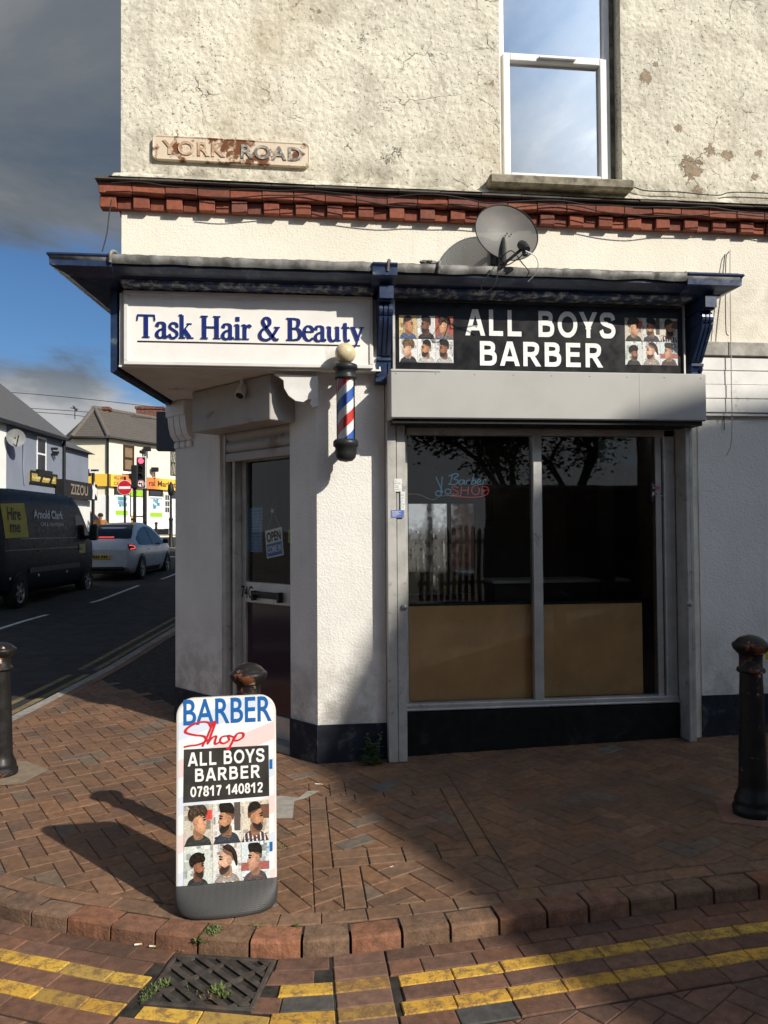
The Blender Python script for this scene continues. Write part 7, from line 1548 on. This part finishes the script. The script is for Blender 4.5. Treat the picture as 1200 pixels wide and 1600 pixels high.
# ---------------------------------------------------------------- junction furniture
def pole(mb, u, v0, depth, r, zb=None):
    p = atd(u, v0, depth); z = gz(p.x, p.y)-.1 if zb is None else zb; mb.tube([p, Vector((p.x, p.y, z))], r, 8); return p
def junction():
    # traffic light
    d = 29.0; pc = atd(220, 737, d); rtv = Vector((.9936, -.113, 0)); T = Frame(Vector((pc.x, pc.y, 0)), rtv); q = T.px; G = lambda a, b, c: T(a, b, c)
    t = thing('traffic_light', (pc.x, pc.y, gz(pc.x, pc.y)), 'black traffic light with lit red lamp and white edged backing board', 'traffic light')
    (a0, b0), (a1, b1) = q(213, 763), q(228.5, 713); mb = MB(); mb.box(a0, a1, b0, b1, -.03, 0, F=G); mb.build('backing_board', M['letter_white'], t); mb = MB(); mb.box(a0+.035, a1-.035, b0+.035, b1-.035, .001, .03, F=G); mb.build('housing', M['black'], t)
    for v, mt, nm in ((720, pm('red_lamp_lit', (.6, .02, .03), .3, emit=(1, .05, .09), es=5), 'red_lamp'), (733, pm('amber_dark', (.03, .015, .006), .3), 'amber_lamp'), (745, pm('green_dark', (.008, .02, .014), .3), 'green_lamp')):
        a, b = q(220.5, v); mb = MB(); mb.lathe([(.105, 0), (.09, .03), (.05, .045), (0, .05)], 20, F=lambda x, y, z: T(a+x, b+y, .031+z)); lp = mb.build(nm, mt, t); mb = MB(); mb.lathe([(.115, 0), (.115, .16)], 14, a0=R_(10), a1=R_(170), F=lambda x, y, z: T(a+x, b+y, .031+z)); mb.build('hood', M['black'], lp)
    a, b = q(220.5, 756); mb = MB(); mb.lathe([(.14, 0), (.14, .02)], 24, F=lambda x, y, z: T(a+x, b+y, .031+z)); sg = mb.build('turn_sign', M['letter_white'], t)
    mb = MB(); S_ = lambda x, y, z: T(a+x, b+y, .0512+z); mb.prism([(.02, -.09), (.06, -.09), (.06, .03), (-.03, .03), (-.03, .065), (-.10, .01), (-.03, -.045), (-.03, -.01), (.02, -.01)], .0, .003, F=S_); mb.build('arrow', M['black'], sg); mb = MB(); mb.tube([T(a+.12*math.cos(k), b+.12*math.sin(k), .052) for k in [2*math.pi*i/24 for i in range(25)]], .014, 6, cap=False); mb.build('red_ring', pm('sign_red', (.50, .02, .03), .4), sg)
    mb = MB(); p = T(q(225, 760)[0], q(225, 712)[1], -.1); mb.tube([p, Vector((p.x, p.y, gz(p.x, p.y)-.05))], .075, 10); mb.build('pole', M['black'], t)
    mb = MB(); p = T(q(222, 706)[0], q(222, 706)[1], -.05); mb.box(p.x-.10, p.x+.10, p.y-.1, p.y+.1, p.z-.06, p.z+.06, bev=.02); mb.tube([p, p+Vector((0, 0, -.25))], .02, 6); mb.build('sensor', M['black'], t)
    t2 = thing('traffic_light', atd(211, 820, 28).to_tuple(), 'black traffic light seen edge on, left of the lit one', 'traffic light'); mb = MB(); p = atd(210.5, 727, 28); mb.box(p.x-.10, p.x+.10, p.y-.16, p.y+.1, p.z-.85, p.z, bev=.03); mb.build('housing', M['black'], t2); mb = MB(); mb.tube([Vector((p.x, p.y, p.z-.8)), Vector((p.x, p.y, gz(p.x, p.y)-.05))], .06, 8); mb.build('pole', M['black'], t2)
    # no entry
    d = 31; p = atd(195, 762, d); t3 = thing('no_entry_sign', (p.x, p.y, gz(p.x, p.y)), 'round red no entry sign on a thin pole left of the traffic light', 'road sign'); F = Frame(p, rtv); mb = MB(); mb.lathe([(.30, 0), (.30, .02)], 32, F=lambda x, y, z: F(x, y, z)); mb.build('rim', M['letter_white'], t3); mb = MB(); mb.lathe([(.285, .0205), (.285, .024)], 32, F=lambda x, y, z: F(x, y, z)); mb.build('disc', pm('noentry_red', (.50, .015, .03), .4), t3)
    mb = MB(); mb.box(-.235, .235, -.05, .05, .0245, .027, F=lambda x, y, z: F(x, y, z)); mb.build('bar', M['letter_white'], t3); mb = MB(); mb.tube([F(-.02, .45, -.05), Vector((p.x, p.y+.05, gz(p.x, p.y)-.05))], .045, 8); mb.build('pole', M['black'], t3)
    # name post, yellow post, ornate lamp post
    p = atd(145.5, 741, 33); t4 = thing('sign_post', (p.x, p.y, gz(p.x, p.y)), 'black post with a small white street plate and camera near the person', 'sign post'); mb = MB(); pole(mb, 145.5, 737, 33, .07); mb.build('pole', M['black'], t4); F = Frame(p, rtv); mb = MB(); mb.box(-.12, .34, .05, .26, .08, .1, F=lambda x, y, z: F(x, y, z)); pl = mb.build('plate', M['letter_white'], t4); mb = MB(); mb.box(-.06, .28, .12, .2, .101, .104, F=lambda x, y, z: F(x, y, z)); mb.build('plate_border', M['iron'], pl); mb = MB(); mb.box(-.30, -.10, -.08, .22, -.08, .08, bev=.03, F=lambda x, y, z: F(x, y, z)); mb.build('camera', M['black'], t4)
    p = atd(207.5, 806, 30); t5 = thing('yellow_post', (p.x, p.y, gz(p.x, p.y)-.1), 'small yellow marker post at the foot of the traffic lights', 'marker post'); mb = MB(); mb.box(p.x-.06, p.x+.06, p.y-.05, p.y+.05, gz(p.x, p.y)-.1, p.z, bev=.015); mb.build('post', pm('post_yellow', (.65, .42, .02), .5), t5); mb = MB(); mb.box(p.x-.065, p.x+.065, p.y-.055, p.y+.055, p.z-.18, p.z-.1); mb.build('band', M['black'], t5)
    p = atd(267, 752, 36); zg = gz(p.x, p.y)-.05; hgt = p.z-zg; t6 = thing('lamp_post', (p.x, p.y, zg), 'short black ornate post in front of the market door', 'post'); mb = MB(); mb.lathe([(.13, 0), (.13, .1), (.09, .15), (.085, hgt*.40), (.11, hgt*.42), (.06, hgt*.46), (.05, hgt*.78)], 14); mb.build('shaft', M['black'], t6, local=True); mb = MB(); mb.lathe([(.05, hgt*.78), (.12, hgt*.80), (.15, hgt*.86), (.13, hgt*.92), (.06, hgt*.97), (0, hgt)], 14); mb.build('finial', M['black'], t6, local=True)
    c = copy_tree(B1); p = gnd(244, 838, 0); p = atd(244, 838, 40); c.location = (p.x, p.y, gz(p.x, p.y)-.05); c['label'] = 'distant dark bollard on the sunlit corner before the market'
    # overhead wires
    for i, (L, lab) in enumerate(((((-60, 607), (120, 622), (300, 643)), 'highest overhead wire crossing above the roofs at left'), (((30, 637), (150, 645), (300, 662)), 'middle overhead wire between the roofs'), (((40, 643), (110, 648), (160, 655)), 'lowest overhead wire behind the blue house roof'))):
        mb = MB(); mb.tube(spline([atd(u, v, 50) for u, v in L], 6), .02, 5); tag(mb.build('overhead_wire', M['cable'], origin=atd(*L[0], 50)), lab, 'wire')
    mb = MB(); p = atd(117, 655, 46); mb.tube([p, p+Vector((0, 0, .75))], .025, 6); mb.tube([p+Vector((-.25, 0, .68)), p+Vector((.2, 0, .6))], .025, 6); mb.tube([p+Vector((-.1, 0, .78)), p+Vector((.12, 0, .5))], .05, 6); tag(mb.build('roof_aerial', M['black'], origin=p), 'small dark aerial standing over the roof valley', 'aerial')
junction()
def person():
    p = atd(157, 815, 31.5); zg = gz(p.x, p.y)-.02; top = atd(157, 801.5, 31.5).z; H = top-zg; k = H/1.76
    root = thing('person', (p.x, p.y, zg), 'person in an orange brown jacket standing beyond the silver car, seen from behind', 'person', rotz=.1)
    V = {'pelvis': (0, 0, .95), 'waist': (0, 0, 1.08), 'chest': (0, .01, 1.30), 'neckb': (0, .01, 1.47), 'neck': (0, 0, 1.53), 'head': (0, -.01, 1.62), 'crown': (0, -.01, 1.72)}
    for s, n in ((1, 'L'), (-1, 'R')): V.update({'sh'+n: (s*.19, .01, 1.42), 'el'+n: (s*.25, .03, 1.13), 'wr'+n: (s*.22, -.12, .93), 'ha'+n: (s*.20, -.17, .87), 'hip'+n: (s*.10, 0, .90), 'kn'+n: (s*.11, -.02, .50), 'an'+n: (s*.11, .02, .09), 'to'+n: (s*.12, -.14, .04)})
    Rd = {'pelvis': .15, 'waist': .14, 'chest': .17, 'neckb': .075, 'neck': .06, 'head': .10, 'crown': .075}
    for n in 'LR': Rd.update({'sh'+n: .085, 'el'+n: .06, 'wr'+n: .04, 'ha'+n: .035, 'hip'+n: .10, 'kn'+n: .07, 'an'+n: .05, 'to'+n: .04})
    E_ = [('pelvis', 'waist'), ('waist', 'chest'), ('chest', 'neckb'), ('neckb', 'neck'), ('neck', 'head'), ('head', 'crown')]
    for n in 'LR': E_ += [('chest', 'sh'+n), ('sh'+n, 'el'+n), ('el'+n, 'wr'+n), ('wr'+n, 'ha'+n), ('pelvis', 'hip'+n), ('hip'+n, 'kn'+n), ('kn'+n, 'an'+n), ('an'+n, 'to'+n)]
    ks = list(V); me = bpy.data.meshes.new('body'); me.from_pydata([tuple(c*k for c in V[n]) for n in ks], [(ks.index(a), ks.index(b)) for a, b in E_], []); o = bpy.data.objects.new('body', me); COL.objects.link(o); o.parent = root
    md = o.modifiers.new('skin', 'SKIN'); md.use_smooth_shade = True
    if not me.skin_vertices: me.skin_vertices.new()
    for i, n in enumerate(ks): me.skin_vertices[0].data[i].radius = (Rd[n]*k,)*2; me.skin_vertices[0].data[i].use_root = (n == 'pelvis')
    s_ = o.modifiers.new('subsurf', 'SUBSURF'); s_.levels = 2; s_.render_levels = 2
    t = NT('clothes_and_skin'); g = t.n('SeparateXYZ'); t.l(t.coord(), g.inputs[0]); z = g.outputs['Z']; t.princ(t.mix(t.math('GREATER_THAN', z, 1.49*k), t.mix(t.math('GREATER_THAN', z, .92*k), (.03, .035, .05), t.mix(t.noise(9, 3), (.26, .11, .03), (.34, .15, .04))), (.35, .19, .12)), .85); me.materials.append(t.mat)
    mb = MB(); mb.lathe([(.06, 1.60), (.108, 1.62), (.115, 1.67), (.10, 1.72), (.06, 1.755), (0, 1.765)], 18, F=lambda x, y, z: Vector((x*k*.95, (y+.0)*k, z*k))); mb.build('hair', pm('dark_hair', (.02, .015, .012), .8), root, local=True)
    mb = MB()
    for s in (1, -1): mb.lathe([(.0, -.03), (.018, -.01), (.018, .02), (0, .035)], 8, F=lambda x, y, z: Vector((s*.104*k+x*.4*k, y*k, 1.63*k+z*k)))
    mb.build('ear', pm('skin', (.38, .2, .13), .6), root, local=True)
person()
# ---------------------------------------------------------------- across York Road, behind the photographer
def across():
    # unseen gambrel house shaped so its shadow falls over the right of the shop
    y0 = -4.5; prof = [(7.25, -.3), (7.25, 5.75), (7.75, 6.85), (8.4, 7.88), (9.0, 8.7), (9.5, 9.75), (10.3, 10.4), (11.0, 10.93), (11.6, 11.12), (12.5, 11.3), (14.5, 11.5), (20, 6.0), (20, -.3)]
    a = Vector((SUN_AZ.x, SUN_AZ.y, 0)); F = lambda x, z, d: Vector((x, y0, z))+a*d
    t = thing('shadow_caster_house', (13, y0, 0), 'tall unseen brick house across the side street, bent gable shaped to cast shade', 'building')
    mb = MB(); mb.prism(prof, 0, 9, F=F); mb.build('wall', M['brickc'], t)
    FB = Frame((0, y0, 0), (-1, 0, 0)); 
    for x in (9.0, 12, 15): 
        for z in (1.0, 4.2): window(FB, -x-1.2, -x, z, z+1.5, t, bars=(z+.8,))
    t = thing('end_house', (-3, -8, 0), 'dark rendered house across the side street to the left', 'building'); mb = MB(); mb.prism([(-9, -.3), (2.6, -.3), (2.6, 6.4), (2.1, 7.6), (-3, 9.5), (-9, 6.4)], -14, -7, F=lambda x, z, y: Vector((x, y, z))); mb.build('wall', pm('shaded_render', (.22, .2, .18), .9), t)
    FB = Frame((0, -7, 0), (-1, 0, 0))
    for x in (-6, -1.5): 
        for z in (1.0, 4.0): window(FB, -x-1.2, -x, z, z+1.5, t, bars=(z+.8,))
    t = thing('brick_wall', (5.5, -6.2, 0), 'long brick garden wall across the side street', 'wall'); mb = MB(); mb.box(4.4, 13, -6.5, -6.25, -.2, 2.6); mb.build('wall', M['brickc'], t); mb = MB(); mb.box(4.35, 13.05, -6.55, -6.2, 2.601, 2.68); mb.build('coping', M['slab'], t)
    fe = thing('picket_fence', (3.5, -6.0, 0), 'wooden picket fence across the side street', 'fence')
    x = 2.75; rn = random.Random(4)
    mb = MB()
    while x < 4.3: h = 1.75+rn.uniform(-.06, .06); mb.prism([(x, .05), (x+.09, .05), (x+.09, h-.06), (x+.045, h), (x, h-.06)], -6.02, -6.0, F=lambda a, b, c: Vector((a, c, b))); x += .15
    mb.build('pickets', pm('fence_wood', (.20, .14, .09), .8, var=.3), fe, fixn=True)
    for z in (.4, 1.35): mb = MB(); mb.box(2.7, 4.35, -6.06, -6.021, z, z+.09); mb.build('rail', M['wood_worn'], fe)
def tree(x, y, h, r, label, seed):
    rn = random.Random(seed); z = gz(x, y)-.2; t = thing('tree', (x, y, z), label, 'tree', group='trees across the side street'); tr = MB(); tips = []
    def br(p, d, l, rad, lev):
        q = p+d*l*.5+Vector((rn.uniform(-.1, .1), rn.uniform(-.1, .1), 0))*l*.3; e = p+d*l; tr.tube([p, q, e], [rad, rad*.8, rad*.6], 7)
        if lev == 0: tips.append(e); return
        for k in range(3 if lev > 1 else 4):
            a = rn.random()*6.28; sp = rn.uniform(.45, .9); nd = (d+Vector((math.cos(a)*sp, math.sin(a)*sp, rn.uniform(-.1, .35)))).normalized(); br(e, nd, l*rn.uniform(.62, .8), rad*.55, lev-1)
        tips.append(e)
    br(Vector((0, 0, 0)), Vector((.03, 0, 1)), h*.34, h*.03, 3); tr.build('trunk', pm('bark', (.09, .07, .05), .9, bump=.6), t, local=True)
    lf = MB()
    for tp in tips:
        for k in range(230):
            p = tp+Vector((rn.gauss(0, .30), rn.gauss(0, .30), rn.gauss(0, .26)))*r*.42; an = rn.random()*6.28; l = rn.uniform(.09, .19); d = Vector((math.cos(an), math.sin(an), rn.uniform(-.7, .5))).normalized()*l; s = d.cross(Vector((rn.uniform(-1, 1), rn.uniform(-1, 1), 1))).normalized()*l*.35; lf.add([p, p+d*.5+s, p+d, p+d*.5-s], [[0, 1, 2, 3]], 0 if rn.random() < .6 else 1)
    lf.build('crown', [leafcol('tree_leaf', (.03, .05, .016)), leafcol('tree_leaf_light', (.05, .075, .022))], t, local=True, fixn=False)
across()
tree(5.6, -8.3, 6.2, 2.2, 'bushy green tree across the side street behind the garden wall', 1)
tree(8.0, -10.5, 6.8, 2.4, 'taller green tree farther back across the side street', 2)
